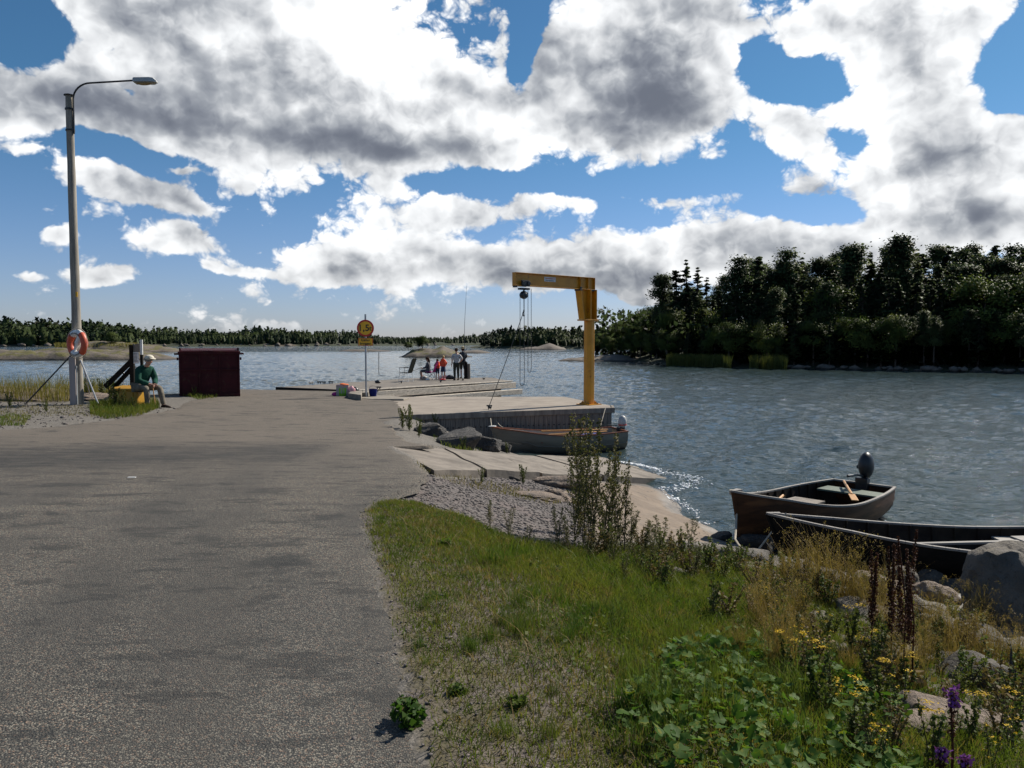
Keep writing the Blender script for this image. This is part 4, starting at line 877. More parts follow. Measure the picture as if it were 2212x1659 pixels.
m_ = MB(); m_.tube([M_ @ Vector(q) for q in ((0, .03, -.17), (0, .03, -.02), (0, .03, 0), (0, .03, .25), (0, .03, .27))], [.045, .05, .072, .072, .05], 14); m_.tube([M_ @ Vector((0, .03, -.17)), M_ @ Vector((0, .03, -.26))], [.03, .055], 10); o = m_.build('throw_bag', MT['whitepaint'], None, smooth=True)
o.location = (lb.x+.14, lb.y-.30, lbz-.02+bz); o.rotation_euler = (0, 0, R(-26)); tag(o, 'white rescue line float hanging inside the lifebuoy', 'float')
# ------------------------------------------------------------------ notice board frame behind the man
nb_ = D(292, 850, 22.3); Z = lambda py, d=22.3: D(0, py, d).z
nbo = empty('notice_board', (nb_.x, 22.3, 1.1), 0, 'weathered wooden notice board frame with slanting braces behind the seated man', 'notice board')
XX = lambda px, d=22.3: X(px, d)-nb_.x; ZZ = lambda py, d=22.3: Z(py, d)-1.1
m_ = MB(); m_.bar((XX(285.5), 0, -.1), (XX(285.5), 0, ZZ(745)), .11, .11); m_.build('post', MT['darkwood'], nbo, bevel=.005)
m_ = MB(); m_.bar((XX(304.5), .05, -.1), (XX(304.5), .05, ZZ(743)), .07, .07); m_.build('post', MT['darkwood'], nbo, bevel=.005)
m_ = MB(); m_.box((XX(307), -.02, ZZ(750)), (.07, .04, .42)); m_.build('white_batten', MT['whitepaint'], nbo, bevel=.003)
m_ = MB(); 
for k in range(5): m_.box((XX(289+k*3.9+1), -.01+.004*(k % 2), ZZ(752+random.uniform(-1, 1))), (.048, .03, .24+random.uniform(-.02, .02)))
m_.build('board', MT['wood'], nbo)
m_ = MB(); m_.box((XX(293.5), -.03, ZZ(773)), (.2, .02, .32)); ns_ = m_.build('notice_sheet', MT['whitepaint'], nbo)
m_ = MB()
for k in range(7): m_.box((XX(293.5)+random.uniform(-.01, .01), -.042, ZZ(773)+.12-.038*k), (.13, .002, .012))
m_.build('print', MT['ink'], ns_)
m_ = MB(); m_.bar((XX(285.5), .02, ZZ(778)), (XX(222), .1, ZZ(836)), .06, .13); m_.build('brace', MT['darkwood'], nbo); m_ = MB(); m_.bar((XX(285.5), .12, ZZ(790)), (XX(234), .3, ZZ(838)), .06, .11); m_.build('brace', MT['darkwood'], nbo)
# ------------------------------------------------------------------ yellow grit box
yb = D(280, 868, 20.9); yx = X(279, 21.6); yz = 1.12
gb = empty('grit_box', (yx, 21.62, yz-.02), R(-12), 'yellow plastic grit box the man is sitting on', 'box'); gb.scale = (1.05, 1.05, 1.09)
MT['boxy'] = mat('yellow plastic', (.40, .21, .008), (.33, .165, .008), 4, .5, .1)
m_ = MB(); m_.prism([(-.33, -.22), (.37, -.22), (.37, .22), (-.33, .22)], 0, .45); b0 = m_.build('bin', MT['boxy'], gb, bevel=.03)
m_ = MB(); m_.prism([(-.42, -.27), (.42, -.27), (.42, .27), (-.42, .27)], .45, [.50, .50, .55, .55]); m_.build('lid', MT['boxy'], gb, bevel=.015)
m_ = MB()
for k in (-.2, 0.02, .24): m_.box((k, -.225, .22), (.03, .03, .4))
m_.build('rib', MT['boxy'], gb, bevel=.006)
# landing tool: rod with a flat foot
q = G(264, 872, 1.14); m_ = MB(); m_.tube([(0, 0, 0), (.06, 0, .85)], .014, 8); o = empty('ground_stake', q, 0, 'thin steel rod on a flat foot leaning before the yellow box', 'stake'); m_.build('rod', MT['steel'], o); m_ = MB(); m_.box((0, 0, .01), (.38, .08, .02)); m_.build('foot', MT['conc3'], o); m_ = MB(); m_.ball((.06, 0, .87), .025, 8, 6); m_.build('knob', MT['steel'], o)
# ------------------------------------------------------------------ red skip
cd = 25.4; c0 = X(391, cd); c1 = X(511, cd)+.05; cz = gz((c0+c1)/2, cd)-.02; zt_ = Z(750, cd)
sk = empty('refuse_container', ((c0+c1)/2, cd, cz), R(21), 'dark red steel refuse container with lifting pins', 'container')
Wc = (c1-c0)/2; Hc = zt_-cz
MT['maroon'] = mat('maroon steel', (.050, .005, .008), (.034, .004, .006), 3, .6, .3, c3=(.05, .018, .012), sc3=6, t3=(.56, .66), spec=.2, bs=3, bd=.03)
m_ = MB(); zh = Hc*.90
m_.prism([(-Wc, 0), (Wc, 0), (Wc, 1.35), (-Wc, 1.35)], .06, zh); m_.build('body', MT['maroon'], sk, bevel=.015)
m_ = MB()
for k in (-Wc+.03, -Wc*.33, Wc*.33, Wc-.03): m_.box((k, -.012, zh*.5), (.05, .05, zh*.96))
m_.box((0, -.018, zh*.62), (2*Wc, .05, .05)); m_.box((0, -.02, zh-.03), (2*Wc+.04, .07, .07)); m_.box((0, -.02, .1), (2*Wc, .06, .08)); m_.build('frame', MT['maroon'], sk, bevel=.006)
m_ = MB(); m_.prism([(-Wc+.02, -.02), (0, -.06), (Wc-.02, -.02), (Wc-.02, 1.3), (-Wc+.02, 1.3)], zh+.01, [zh+.06, zh+.06, zh+.06, zh+.12, zh+.12]); m_.build('lid', MT['maroon'], sk, bevel=.01)
for sg_ in (-1, 1):
    m_ = MB(); m_.tube([(sg_*Wc, .1, zh-.05), (sg_*(Wc+.13), .1, zh-.05)], .03, 8); m_.build('lifting_pin', MT['maroon'], sk); m_ = MB(); m_.box((sg_*(Wc-.04), .3, zh+.08), (.05, .5, .12)); m_.build('hinge', MT['maroon'], sk); m_ = MB(); m_.box((sg_*(Wc+.03), .0, zh*.86), (.05, .06, .09)); m_.build('latch', MT['maroon'], sk)
m_ = MB(); m_.tube([(-Wc-.02, -.05, zh+.01), (Wc+.02, -.05, zh+.01)], .022, 8); m_.build('lid_bar', MT['maroon'], sk)
# little boat bow behind the skip
# ------------------------------------------------------------------ boats
def hull_fn(L, Bm, sh, kd, tw=.75, bowp=1.0, sternp=1.0):
    """returns f(t, s, inset): t 0 bow .. 1 stern, s 0 keel .. 1 gunwale"""
    def half(t): 
        b = (1-(1-min(t/.55, 1))**2.1)**.9 if t < .55 else 1-(1-tw)*((t-.55)/.45)**2
        return Bm/2*max(b, .012)
    def sheer(t): return sh[1]+(sh[0]-sh[1])*max(0, 1-t/.6)**2+(sh[2]-sh[1])*max(0, (t-.45)/.55)**2
    def keel(t): return -kd+(kd+.0)*max(0, 1-t/.10)**1.4*.55+.06*max(0, (t-.8)/.2)
    def f(t, s, ins=0):
        hb = max(half(t)-ins, .004); z0 = keel(t)+ins; z1 = sheer(t); pw = 1.9+1.0*t
        y = hb*(1-(1-s)**pw)**.75 if s > 0 else 0
        fl = .55 if t < .3 else .8
        z = z0+(z1-z0)*s**(1.15 if t < .25 else 1.5)
        x = L*t-(.22*s**1.5*(1-min(t/.15, 1)))*bowp
        return x, y, z
    f.sheer = sheer; f.half = half; f.keel = keel; return f
def make_boat(name, loc, rz, L, Bm, sh, kd, tw, m_out, m_in, m_rim, label, strakes=6, ribs=True, thw=(.3, .5, .75), thz=.62, m_thw=None):
    f = hull_fn(L, Bm, sh, kd, tw); root = empty(name, loc, rz, label, 'boat'); NT_, NS = 34, max(6, strakes*2)
    def surf(ins, flip):
        vs = []; fs = []
        for i in range(NT_+1):
            t = i/NT_
            row = []
            for sd in (-1, 1):
                for j in range(NS+1):
                    s = j/NS; x, y, z = f(t, s, ins)
                    if strakes and ins == 0 and j % 2 == 1: y += .008
                    row.append((x, sd*y, z))
            vs += row
        K = 2*(NS+1)
        for i in range(NT_):
            for sd in range(2):
                for j in range(NS):
                    a = i*K+sd*(NS+1)+j; fs.append((a, a+1, a+1+K, a+K))
        # transom
        for j in range(NS): a = NT_*K+j; b_ = NT_*K+NS+1+j; fs.append((a, a+1, b_+1, b_))
        return vs, fs
    m_ = MB(); m_.add(*surf(0, 0)); m_.build('hull', m_out, root, smooth=True)
    m_ = MB(); m_.add(*surf(.022, 1)); m_.build('lining', m_in, root, smooth=True)
    m_ = MB()
    for sd in (-1, 1):
        pts = []
        for i in range(NT_+1): x, y, z = f(i/NT_, 1); pts.append((x, sd*y, z+.006))
        for a, b_ in zip(pts, pts[1:]): m_.bar(a, b_, .045, .03)
    x, y, z = f(1, 1); m_.bar((x, -y, z+.004), (x, y, z+.004), .045, .03); x, y, z = f(0, 1); m_.prism([(x-.02, -.02), (x+.16, -.05), (x+.16, .05), (x-.02, .02)], z-.01, z+.022)
    m_.build('gunwale', m_rim, root, bevel=.004)
    m_ = MB()
    for t in (0.0, .02, .05): pass
    pts = [f(0, s/10) for s in range(11)]; m_.tube([(a-.012, 0, c) for a, b_, c in pts], .026, 6); m_.build('stem', m_out, root, smooth=True)
    for t in thw:
        z = f.keel(t)+(f.sheer(t)-f.keel(t))*thz; hb = f.half(t)*.93; m_ = MB(); m_.box((L*t, 0, z), (.24, 2*hb, .028)); m_.build('thwart', m_thw or m_in, root, bevel=.004)
    if ribs:
        m_ = MB()
        for k in range(3, 15):
            t = k/16
            for sd in (-1, 1):
                pts = [(lambda q: (q[0], sd*q[1], q[2]))(f(t, s/8, .035)) for s in range(9)]
                m_.tube(pts, .014, 4)
        m_.build('ribs', m_in, root)
    m_ = MB(); m_.prism([(L*.18, -.12), (L*.3, -f.half(.3)*.6), (L*.93, -f.half(.93)*.7), (L*.93, f.half(.93)*.7), (L*.3, f.half(.3)*.6), (L*.18, .12)], f.keel(.5)+.09, f.keel(.5)+.11); m_.build('floorboards', m_in, root)
    return root, f
def outboard(parent, loc, sc, m_cowl, m_leg, tilt=0, band=None):
    o = empty('outboard_motor', loc); o.parent = parent; o.scale = (sc, sc, sc); o.rotation_euler = (0, R(tilt), 0)
    m_ = MB(); m_.ball((.12, 0, .34), (.17, .13, .24), 16, 12); b0 = m_.build('cowling', m_cowl, o, smooth=True)
    if band: m_ = MB(); m_.lathe([(.168, -.02), (.17, .0), (.168, .02)], (.12, 0, .22), 20, Matrix.Diagonal((1, .78, 1))); m_.build('band', band, b0)
    m_ = MB(); m_.prism([(.04, -.05), (.2, -.04), (.22, 0), (.2, .04), (.04, .05)], -.75, .14); m_.prism([(.0, -.02), (.25, -.015), (.25, .015), (.0, .02)], -.95, -.70); m_.lathe([(.02, -.15), (.045, -.05), (.045, .1), (.02, .15)], (.12, 0, -.8), 10, Matrix.Rotation(pi/2, 3, 'Y')); m_.build('leg', m_leg, o, bevel=.006)
    m_ = MB(); m_.box((-.02, 0, .0), (.12, .22, .26)); m_.build('clamp_bracket', m_leg, o, bevel=.01)
    m_ = MB(); m_.tube([(0, 0, .16), (-.2, .02, .2), (-.5, .05, .21)], [.02, .018, .024], 8); m_.build('tiller', m_leg, o, smooth=True)
    m_ = MB(); m_.lathe([(.035, -.02), (.035, .02)], (.12, .14, .3), 10, Matrix.Rotation(pi/2, 3, 'X')); m_.build('starter_grip', m_leg, o)
    return o
MT['tar'] = mat('tarred hull', (.085, .036, .016), (.045, .020, .010), 4, .6, .3, stretch=(.4, 1, 3), c3=(.14, .06, .024), sc3=2.2, t3=(.5, .7), spec=.2)
MT['tarin'] = mat('dark boat inside', (.040, .028, .018), (.022, .015, .011), 5, .75, .3, spec=.15)
MT['greyrim'] = mat('silvered gunwale', (.26, .24, .215), (.18, .165, .15), 5, .7, .3, stretch=(.4, 1, 1))
MT['greenish'] = mat('grey-green paint', (.10, .13, .095), (.075, .10, .075), 5, .6, .2)
MT['oar'] = mat('varnished oar wood', (.50, .27, .09), (.42, .21, .07), 6, .45, .1)
MT['hullgrey'] = mat('grey glassfibre hull', (.20, .175, .135), (.15, .13, .10), 1.6, .5, .15, c3=(.12, .11, .09), sc3=2, t3=(.52, .7), stretch=(.5, 1, 2.5))
MT['mahog'] = mat('mahogany rim', (.22, .07, .03), (.16, .05, .02), 8, .4, .15)
MT['inwhite'] = mat('boat inside pale', (.36, .33, .28), (.28, .26, .22), 4, .6, .1)
MT['gblack'] = mat('glossy black paint', (.012, .014, .018), (.010, .012, .015), 3, .42, 0)
def oar(root_loc, a, b, label):
    a = Vector(a); b = Vector(b); o = empty('oar', root_loc, 0, label, 'oar'); m_ = MB(); d_ = b-a
    m_.tube([a, a+d_*.72], [.021, .024], 8); m_.build('shaft', MT['oar'], o, smooth=True)
    m_ = MB(); m_.bar(a+d_*.70, b, .10, .016); m_.build('blade', MT['oar'], o, bevel=.006); return o
MT['cowl'] = mat('grey white cowl', (.42, .42, .41), (.34, .34, .33), 4, .45, 0)
# boat 1: grey boat beside the dock
w1_ = G(1100, 979, 0); w2_ = G(1338, 977, 0)
ang = atan2(w2_.y-w1_.y, w2_.x-w1_.x)
bw = Vector((-.32, 20.80, 0)); st1 = Vector((2.95, 21.75, 0)); rz1 = atan2(st1.y-bw.y, st1.x-bw.x)
b1, f1 = make_boat('rowing_boat', (bw.x, bw.y, .0), rz1, (st1-bw).length, 1.35, (.66, .44, .50), .12, .82, MT['hullgrey'], MT['inwhite'], MT['mahog'], 'grey rowing boat with a mahogany rim moored alongside the dock', strakes=3, ribs=False, thw=(.32, .56, .82), thz=.66, m_thw=MT['mahog'])
m_ = MB(); q = f1(0, 1); m_.ball((q[0]+.02, 0, q[2]+.03), (.11, .04, .02), 12, 6); m_.build('bow_plate', MT['whitepaint'], b1, smooth=True)
m_ = MB(); 
for sd in (-1, 1):
    pts = [(lambda q: (q[0], sd*(q[1]+.012), q[2]))(f1(t/20, .62)) for t in range(3, 21)]; m_.tube(pts, .012, 6)
m_.build('rubbing_strake', MT['hullgrey'], b1, smooth=True)
Lb1 = (st1-bw).length
outboard(b1, (Lb1+.02, .05, .46), .72, MT['cowl'], MT['darksteel'], 0, MT['signred'])
m_ = MB(); m_.box((Lb1*.77, .25, .36), (.55, .3, .05)); 
o = m_.build('cushion', mat('blue cloth', (.05, .06, .28), (.04, .05, .2), 5, .8, .2), None, bevel=.02); o.location = (bw.x, bw.y, .0); o.rotation_euler = (0, 0, rz1); tag(o, 'dark blue cushion on the after seat of the grey boat', 'cushion')
Mb = Matrix.Translation(bw) @ Matrix.Rotation(rz1, 4, 'Z')
oar((0, 0, 0), Mb @ Vector((1.3, .45, .47)), Mb @ Vector((3.1, .1, .50)), 'reddish oar lying along the far side of the grey boat')
oar((0, 0, 0), Mb @ Vector((1.0, -.25, .44)), Mb @ Vector((2.9, -.3, .50)), 'pale oar lying along the near side of the grey boat')
bp = Mb @ Vector(f1(0, 1)); 
def rope(pts, r_, label, mt='rope', sag=0):
    P = [Vector(q) for q in pts]; m_ = MB(); Q = []
    for a, b_ in zip(P, P[1:]):
        for k in range(8): Q.append(a.lerp(b_, k/8)-Vector((0, 0, sag*4*(k/8)*(1-k/8))))
    Q.append(P[-1]); m_.tube(Q, r_, 6); o = m_.build('rope', MT[mt], smooth=True); return tag(o, label, 'rope')
rope([(bq.x, bq.y-.02, zt+.03), (bp.x, bp.y, bp.z+.03)], .011, 'pale bow line of the grey boat hanging straight from the dock cleat')
rope([(bq.x+.06, bq.y-.02, zt+.03), (bp.x+.3, bp.y+.05, bp.z-.0)], .011, 'slack second bow line of the grey boat', sag=.12)
e1 = G(1308, 882, zt); e2_ = Mb @ Vector((Lb1*.86, .3, .46)); rope([(e1.x, e1.y, zt+.02), e2_], .011, 'pale stern line from the dock corner down to the grey boat')
# boat 2: brown clinker boat
bo = G(1640, 1190, 0); bw2 = Vector((3.17, 10.9, 0)); st2 = Vector((6.0, 13.5, 0)); rz2 = atan2(st2.y-bw2.y, st2.x-bw2.x); L2_ = (st2-bw2).length
b2, f2 = make_boat('clinker_boat', (bw2.x, bw2.y, .02), rz2, L2_, 1.45, (.84, .45, .46), .12, .72, MT['tar'], MT['tarin'], MT['greyrim'], 'brown tarred clinker boat with a black outboard, bow towards the shore', strakes=6, thw=(.40, .60), thz=.68, m_thw=MT['greenish'])
outboard(b2, (L2_-.02, .0, .44), .95, MT['gblack'], MT['black'])
Mb2 = Matrix.Translation((bw2.x, bw2.y, .02)) @ Matrix.Rotation(rz2, 4, 'Z')
m_ = MB(); m_.box((L2_*.50, .12, .39), (.55, .5, .03)); o = m_.build('loose_board', MT['wood'], None, bevel=.005); o.location = (bw2.x, bw2.y, .02); o.rotation_euler = (0, 0, rz2); tag(o, 'grey loose board lying across the seats of the brown boat', 'board')
m_ = MB(); m_.box((L2_*.88, 0, .38), (.4, 1.0, .03)); m_.build('stern_seat', MT['greenish'], b2, bevel=.005)
oar((0, 0, 0), Mb2 @ Vector((1.9, .42, .45)), Mb2 @ Vector((.85, .05, .46)), 'varnished oar lying forward in the brown boat')
oar((0, 0, 0), Mb2 @ Vector((3.65, .25, .49)), Mb2 @ Vector((2.1, -.64, .50)), 'varnished oar resting on the near side of the brown boat')
# boat 3: long black boat
bw3 = Vector((3.55, 10.25, 0)); st3 = Vector((8.4, 9.85, 0)); rz3 = atan2(st3.y-bw3.y, st3.x-bw3.x); L3_ = (st3-bw3).length
b3, f3 = make_boat('long_boat', (bw3.x, bw3.y, .0), rz3, L3_, 1.45, (.66, .36, .5), .10, .6, MT['darkwood'], MT['tarin'], MT['greyrim'], 'long black tarred boat lying by the stones, cut off by the right edge', strakes=5, thw=(.62, .80), thz=.75, m_thw=MT['greyrim'])
Mb3 = Matrix.Translation(bw3) @ Matrix.Rotation(rz3, 4, 'Z')
m_ = MB(); m_.bar((1.35, -.30, .37), (3.2, -.05, .39), .07, .03); m_.bar((2.85, -.05, .40), (4.3, .12, .42), .26, .03); o = m_.build('sprit', MT['greyrim'], None, bevel=.005); o.location = bw3; o.rotation_euler = (0, 0, rz3); tag(o, 'long pale pole and plank lying inside the black boat', 'pole')
pb2 = Mb2 @ Vector(f2(.03, 1)); q1 = G(1597, 1170, .35); q2 = G(1615, 1208, .25); pb2 = pb2+Vector((.03, -.05, .05))
qa = D(1588, 1165, 10.3); qb = gz(*G(1610, 1210, .2)[:2])
e3 = G(1613, 1207, .22); rope([pb2, pb2+Vector((-.02, -.1, -.35)), qa, (e3.x, e3.y, gz(e3.x, e3.y)+.08)], .014, 'pale mooring rope hanging from the bow of the brown boat to the rocks', sag=.03)
m_ = MB(); M_ = Matrix.Identity(4)
for k in range(3): m_.tube([pb2+Vector((.06*cos(a*pi/6)-.02, .05*sin(a*pi/6)+.03, -.03-.02*k)) for a in range(13)], .012, 5)
tag(m_.build('rope', MT['rope']), 'rope lashing wound round the stem of the brown boat', 'rope')
pb3 = Mb3 @ Vector(f3(.04, 1)); e4 = G(1630, 1190, .2)
rope([pb3+Vector((0, -.02, .03)), (e4.x, e4.y, .15)], .011, 'thin pale rope from the bow of the black boat down to the stones')
# white dinghy glimpsed behind the container
d0 = D(519, 806, 31)
bd, fd = make_boat('dinghy', (d0.x+.25, 31.6, .35), R(140), 2.4, 1.1, (.62, .45, .45), .1, .8, MT['whitepaint'], MT['inwhite'], MT['greenish'], 'pale dinghy bow showing at the right side of the red container', strakes=0, ribs=False, thw=(.5,))
# ------------------------------------------------------------------ people
def skinmesh(name, J, E, mt, parent, sub=2, root='pelvis'):
    """continuous skinned body from joints J {name: (x, y, z, r)} and edges E"""
    ks = list(dict.fromkeys([a for e in E for a in e])); ix = {k: i for i, k in enumerate(ks)}
    me = bpy.data.meshes.new(name); me.from_pydata([J[k][:3] for k in ks], [(ix[a], ix[b]) for a, b in E], []); o = bpy.data.objects.new(name, me); COL.objects.link(o)
    sk_ = o.modifiers.new('s', 'SKIN'); sk_.use_smooth_shade = True; sk_.branch_smoothing = .3; s2 = o.modifiers.new('b', 'SUBSURF'); s2.levels = sub; s2.render_levels = sub
    for k, i in ix.items():
        r_ = J[k][3]; r2 = J[k][4] if len(J[k]) > 4 else r_; me.skin_vertices[0].data[i].radius = (r_, r2)
    for v in me.skin_vertices[0].data: v.use_root = False
    me.skin_vertices[0].data[ix.get(root, 0)].use_root = True
    dg = bpy.context.evaluated_depsgraph_get(); nm = bpy.data.meshes.new_from_object(o.evaluated_get(dg)); bpy.data.objects.remove(o)
    nm.name = name; nm.materials.clear(); nm.materials.append(mt); nm.polygons.foreach_set('use_smooth', [True]*len(nm.polygons))
    o = bpy.data.objects.new(name, nm); COL.objects.link(o); o.parent = parent; return o
BASE = {'pelvis': (0, 0, .95, .135, .10), 'waist': (0, 0, 1.10, .13, .09), 'chest': (0, 0, 1.33, .155, .105), 'neckb': (0, -.005, 1.46, .07, .06), 'neck': (0, .01, 1.52, .05), 'head': (0, .03, 1.64, .083, .095), 'crown': (0, .02, 1.72, .055, .06), 'chin': (0, .075, 1.575, .035), 'nose': (0, .125, 1.625, .013)}
for s_, sg_ in (('l', -1), ('r', 1)):
    BASE.update({'sh'+s_: (sg_*.17, 0, 1.41, .06), 'el'+s_: (sg_*.24, -.03, 1.12, .043), 'wr'+s_: (sg_*.25, .05, .88, .027), 'ha'+s_: (sg_*.25, .075, .81, .032, .018), 'hi'+s_: (sg_*.09, 0, .90, .092), 'kn'+s_: (sg_*.10, .02, .50, .058), 'ca'+s_: (sg_*.10, 0, .34, .053), 'an'+s_: (sg_*.10, -.02, .09, .036), 'to'+s_: (sg_*.11, .13, .035, .032, .025), 'ear'+s_: (sg_*.088, .015, 1.63, .014)})
LIMB = [('pelvis', 'waist'), ('waist', 'chest'), ('chest', 'neckb'), ('neckb', 'neck'), ('neck', 'head'), ('head', 'crown'), ('neck', 'chin'), ('head', 'nose')]
for s_ in 'lr': LIMB += [('chest', 'sh'+s_), ('sh'+s_, 'el'+s_), ('el'+s_, 'wr'+s_), ('wr'+s_, 'ha'+s_), ('pelvis', 'hi'+s_), ('hi'+s_, 'kn'+s_), ('kn'+s_, 'ca'+s_), ('ca'+s_, 'an'+s_), ('an'+s_, 'to'+s_), ('head', 'ear'+s_)]
def person(loc, rz, label, pose=None, H=1.75, top=None, bot=None, hair=None, hat=None, sleeves='long', shorts=False, shoes=None, group=None, kid=False, skin='skin', skirt=False, longhair=False):
    J = {k: list(v) for k, v in BASE.items()}
    if kid:
        for k in J:
            if k in ('head', 'crown', 'chin', 'nose', 'earl', 'earr'): J[k][2] += .04; J[k][3] *= 1.3
            if k in ('head', 'crown'): J[k][4] *= 1.25
    for k, v in (pose or {}).items(): J[k][:3] = v
    E = list(LIMB)
    # fingers
    for s_, sg_ in (('l', -1), ('r', 1)):
        w_ = Vector(J['wr'+s_][:3]); h_ = Vector(J['ha'+s_][:3]); d_ = (h_-w_).normalized(); sd = d_.cross(Vector((1, 0, 0)) if abs(d_.x) < .7 else Vector((0, 0, 1))).normalized(); nrm = d_.cross(sd)*sg_
        for i, (off, ln) in enumerate(((-.028, .062), (-.010, .075), (.009, .07), (.027, .055))):
            a = h_+sd*off+d_*.03; b_ = a+d_*ln*.55+nrm*.008; c_ = b_+d_*ln*.4+nrm*.022
            for nm_, q in (('a', a), ('b', b_), ('c', c_)): J['f%d%s%s' % (i, nm_, s_)] = [*q, .009]
            E += [('ha'+s_, 'f%da%s' % (i, s_)), ('f%da%s' % (i, s_), 'f%db%s' % (i, s_)), ('f%db%s' % (i, s_), 'f%dc%s' % (i, s_))]
        a = w_+d_*.03+sd*.035; b_ = a+d_*.035+sd*.015
        J['t1'+s_] = [*a, .011]; J['t2'+s_] = [*b_, .009]; E += [('wr'+s_, 't1'+s_), ('t1'+s_, 't2'+s_)]
    k_ = H/1.75; root = empty('person', loc, rz, label, 'person', group); root.scale = (k_, k_, k_)
    if shoes:
        for s_ in 'lr': pass
    JB = {k: list(v) for k, v in J.items()}
    for k in (['chest', 'neckb', 'shl', 'shr', 'waist']+(['ell', 'elr'] if sleeves == 'long' else []) if top else [])+(['pelvis', 'hil', 'hir', 'knl', 'knr'] if bot and not skirt else []):
        for q in range(3, len(JB[k])): JB[k][q] *= .78
    body = skinmesh('body', JB, E, MT[skin], root)
    def cloth(nm, keys, add, mt, scale=1.0, ed=None):
        JJ = {k: [*J[k][:3]]+[r_*scale+add for r_ in J[k][3:]] for k in J}
        ee = [e for e in (ed or E) if e[0] in keys and e[1] in keys]; return skinmesh(nm, JJ, ee, mt, root, root=[k for k in keys if any(k in e for e in ee)][0])
    if top:
        ks = ['waist', 'chest', 'neckb', 'pelvis', 'shl', 'shr', 'ell', 'elr']+(['wrl', 'wrr'] if sleeves == 'long' else [])
        if sleeves == 'none': ks = ks[:6]
        cloth('jacket' if sleeves == 'long' else 'shirt', ks, .028, top, 1.12)
    if bot:
        if skirt:
            m_ = MB(); p_ = Vector(J['pelvis'][:3]); m_.lathe([(.14, .08), (.17, -.02), (.21, -.34), (.20, -.34), (.10, .06)], p_, 16); m_.build('skirt', bot, root, smooth=True)
        else:
            J2 = dict(J)
            ks = ['pelvis', 'hil', 'hir', 'knl', 'knr']+([] if shorts else ['cal', 'car', 'anl', 'anr']); cloth('shorts' if shorts else 'trousers', ks, .016, bot, 1.06)
    if shoes:
        for s_ in 'lr':
            a = Vector(J['an'+s_][:3]); t = Vector(J['to'+s_][:3]); m_ = MB(); d_ = (t-a); d_.z = 0; d_.normalize(); b0 = a-d_*.05; zf = min(a.z, t.z)
            m_.tube([b0+Vector((0, 0, -.035)), a+d_*.02+Vector((0, 0, -.02)), t+Vector((0, 0, .0)), t+d_*.055+Vector((0, 0, -.005))], [.04, .05, .042, .022], 10); m_.build('shoe', shoes, root, smooth=True)
    hc = Vector(J['head'][:3]); cr2 = Vector(J['crown'][:3]); upv = (cr2-Vector(J['neck'][:3])).normalized()
    if hair:
        m_ = MB(); sc_ = 1.2 if kid else 1; M_ = upv.to_track_quat('Z', 'Y').to_matrix().to_4x4()
        m_.ball(hc+upv*.035+Vector((0, -.022, 0)), (.10*sc_, .115*sc_, .098*sc_), 14, 10)
        if longhair: m_.tube([hc+Vector((0, -.07, 0)), hc+Vector((0, -.13, -.12)), hc+Vector((.0, -.14, -.28))], [.07, .055, .02], 10)
        m_.build('hair', hair, root, smooth=True)
    for sg_ in (-1, 1):
        m_ = MB(); n_ = Vector(J['nose'][:3]); f_ = (n_-hc); f_.z = 0; f_.normalize(); sd = Vector((f_.y, -f_.x, 0)); m_.ball(hc+f_*.088+sd*sg_*.032+Vector((0, 0, .012)), .010, 8, 6); m_.build('eye', MT['black'], root, smooth=True)
    m_ = MB(); m_.box(hc+f_*.094+Vector((0, 0, -.048)), (.05, .012, .008), Matrix.Rotation(atan2(f_.y, f_.x)-pi/2, 3, 'Z')); m_.build('mouth', mat('lips', (.30, .10, .08), None, 5, .6, 0), root)
    if hat:
        kind, hm = hat; m_ = MB(); c_ = hc+upv*.06
        if kind == 'cap':
            m_.ball(c_+Vector((0, -.005, .0)), (.105, .118, .078), 14, 10); hb_ = m_.build('cap', hm, root, smooth=True)
            m_ = MB(); m_.prism([(c_.x-.075, c_.y+.08), (c_.x-.06, c_.y+.16), (c_.x, c_.y+.185), (c_.x+.06, c_.y+.16), (c_.x+.075, c_.y+.08)], [c_.z-.005, c_.z-.03, c_.z-.04, c_.z-.03, c_.z-.005], [c_.z+.008, c_.z-.018, c_.z-.028, c_.z-.018, c_.z+.008]); m_.build('peak', hm, hb_, bevel=.003)
        else:
            m_.lathe([(.19, 0), (.19, .012), (.105, .025), (.10, .10), (.06, .125)], c_, 18); m_.build('hat', hm, root, smooth=True)
    return root, J
cl = lambda nm, c, c2=None: mat(nm, c, c2 or tuple(x*.6 for x in c), 9, .85, .6, bs=14, spec=.15, bd=.02)
MT['green_j'] = cl('green jacket', (.012, .062, .042)); MT['beige'] = cl('beige trousers', (.20, .175, .135)); MT['capw'] = cl('cream cap', (.62, .57, .46)); MT['shoe'] = cl('brown shoe', (.05, .035, .028)); MT['hairgrey'] = cl('grey hair', (.25, .24, .22))
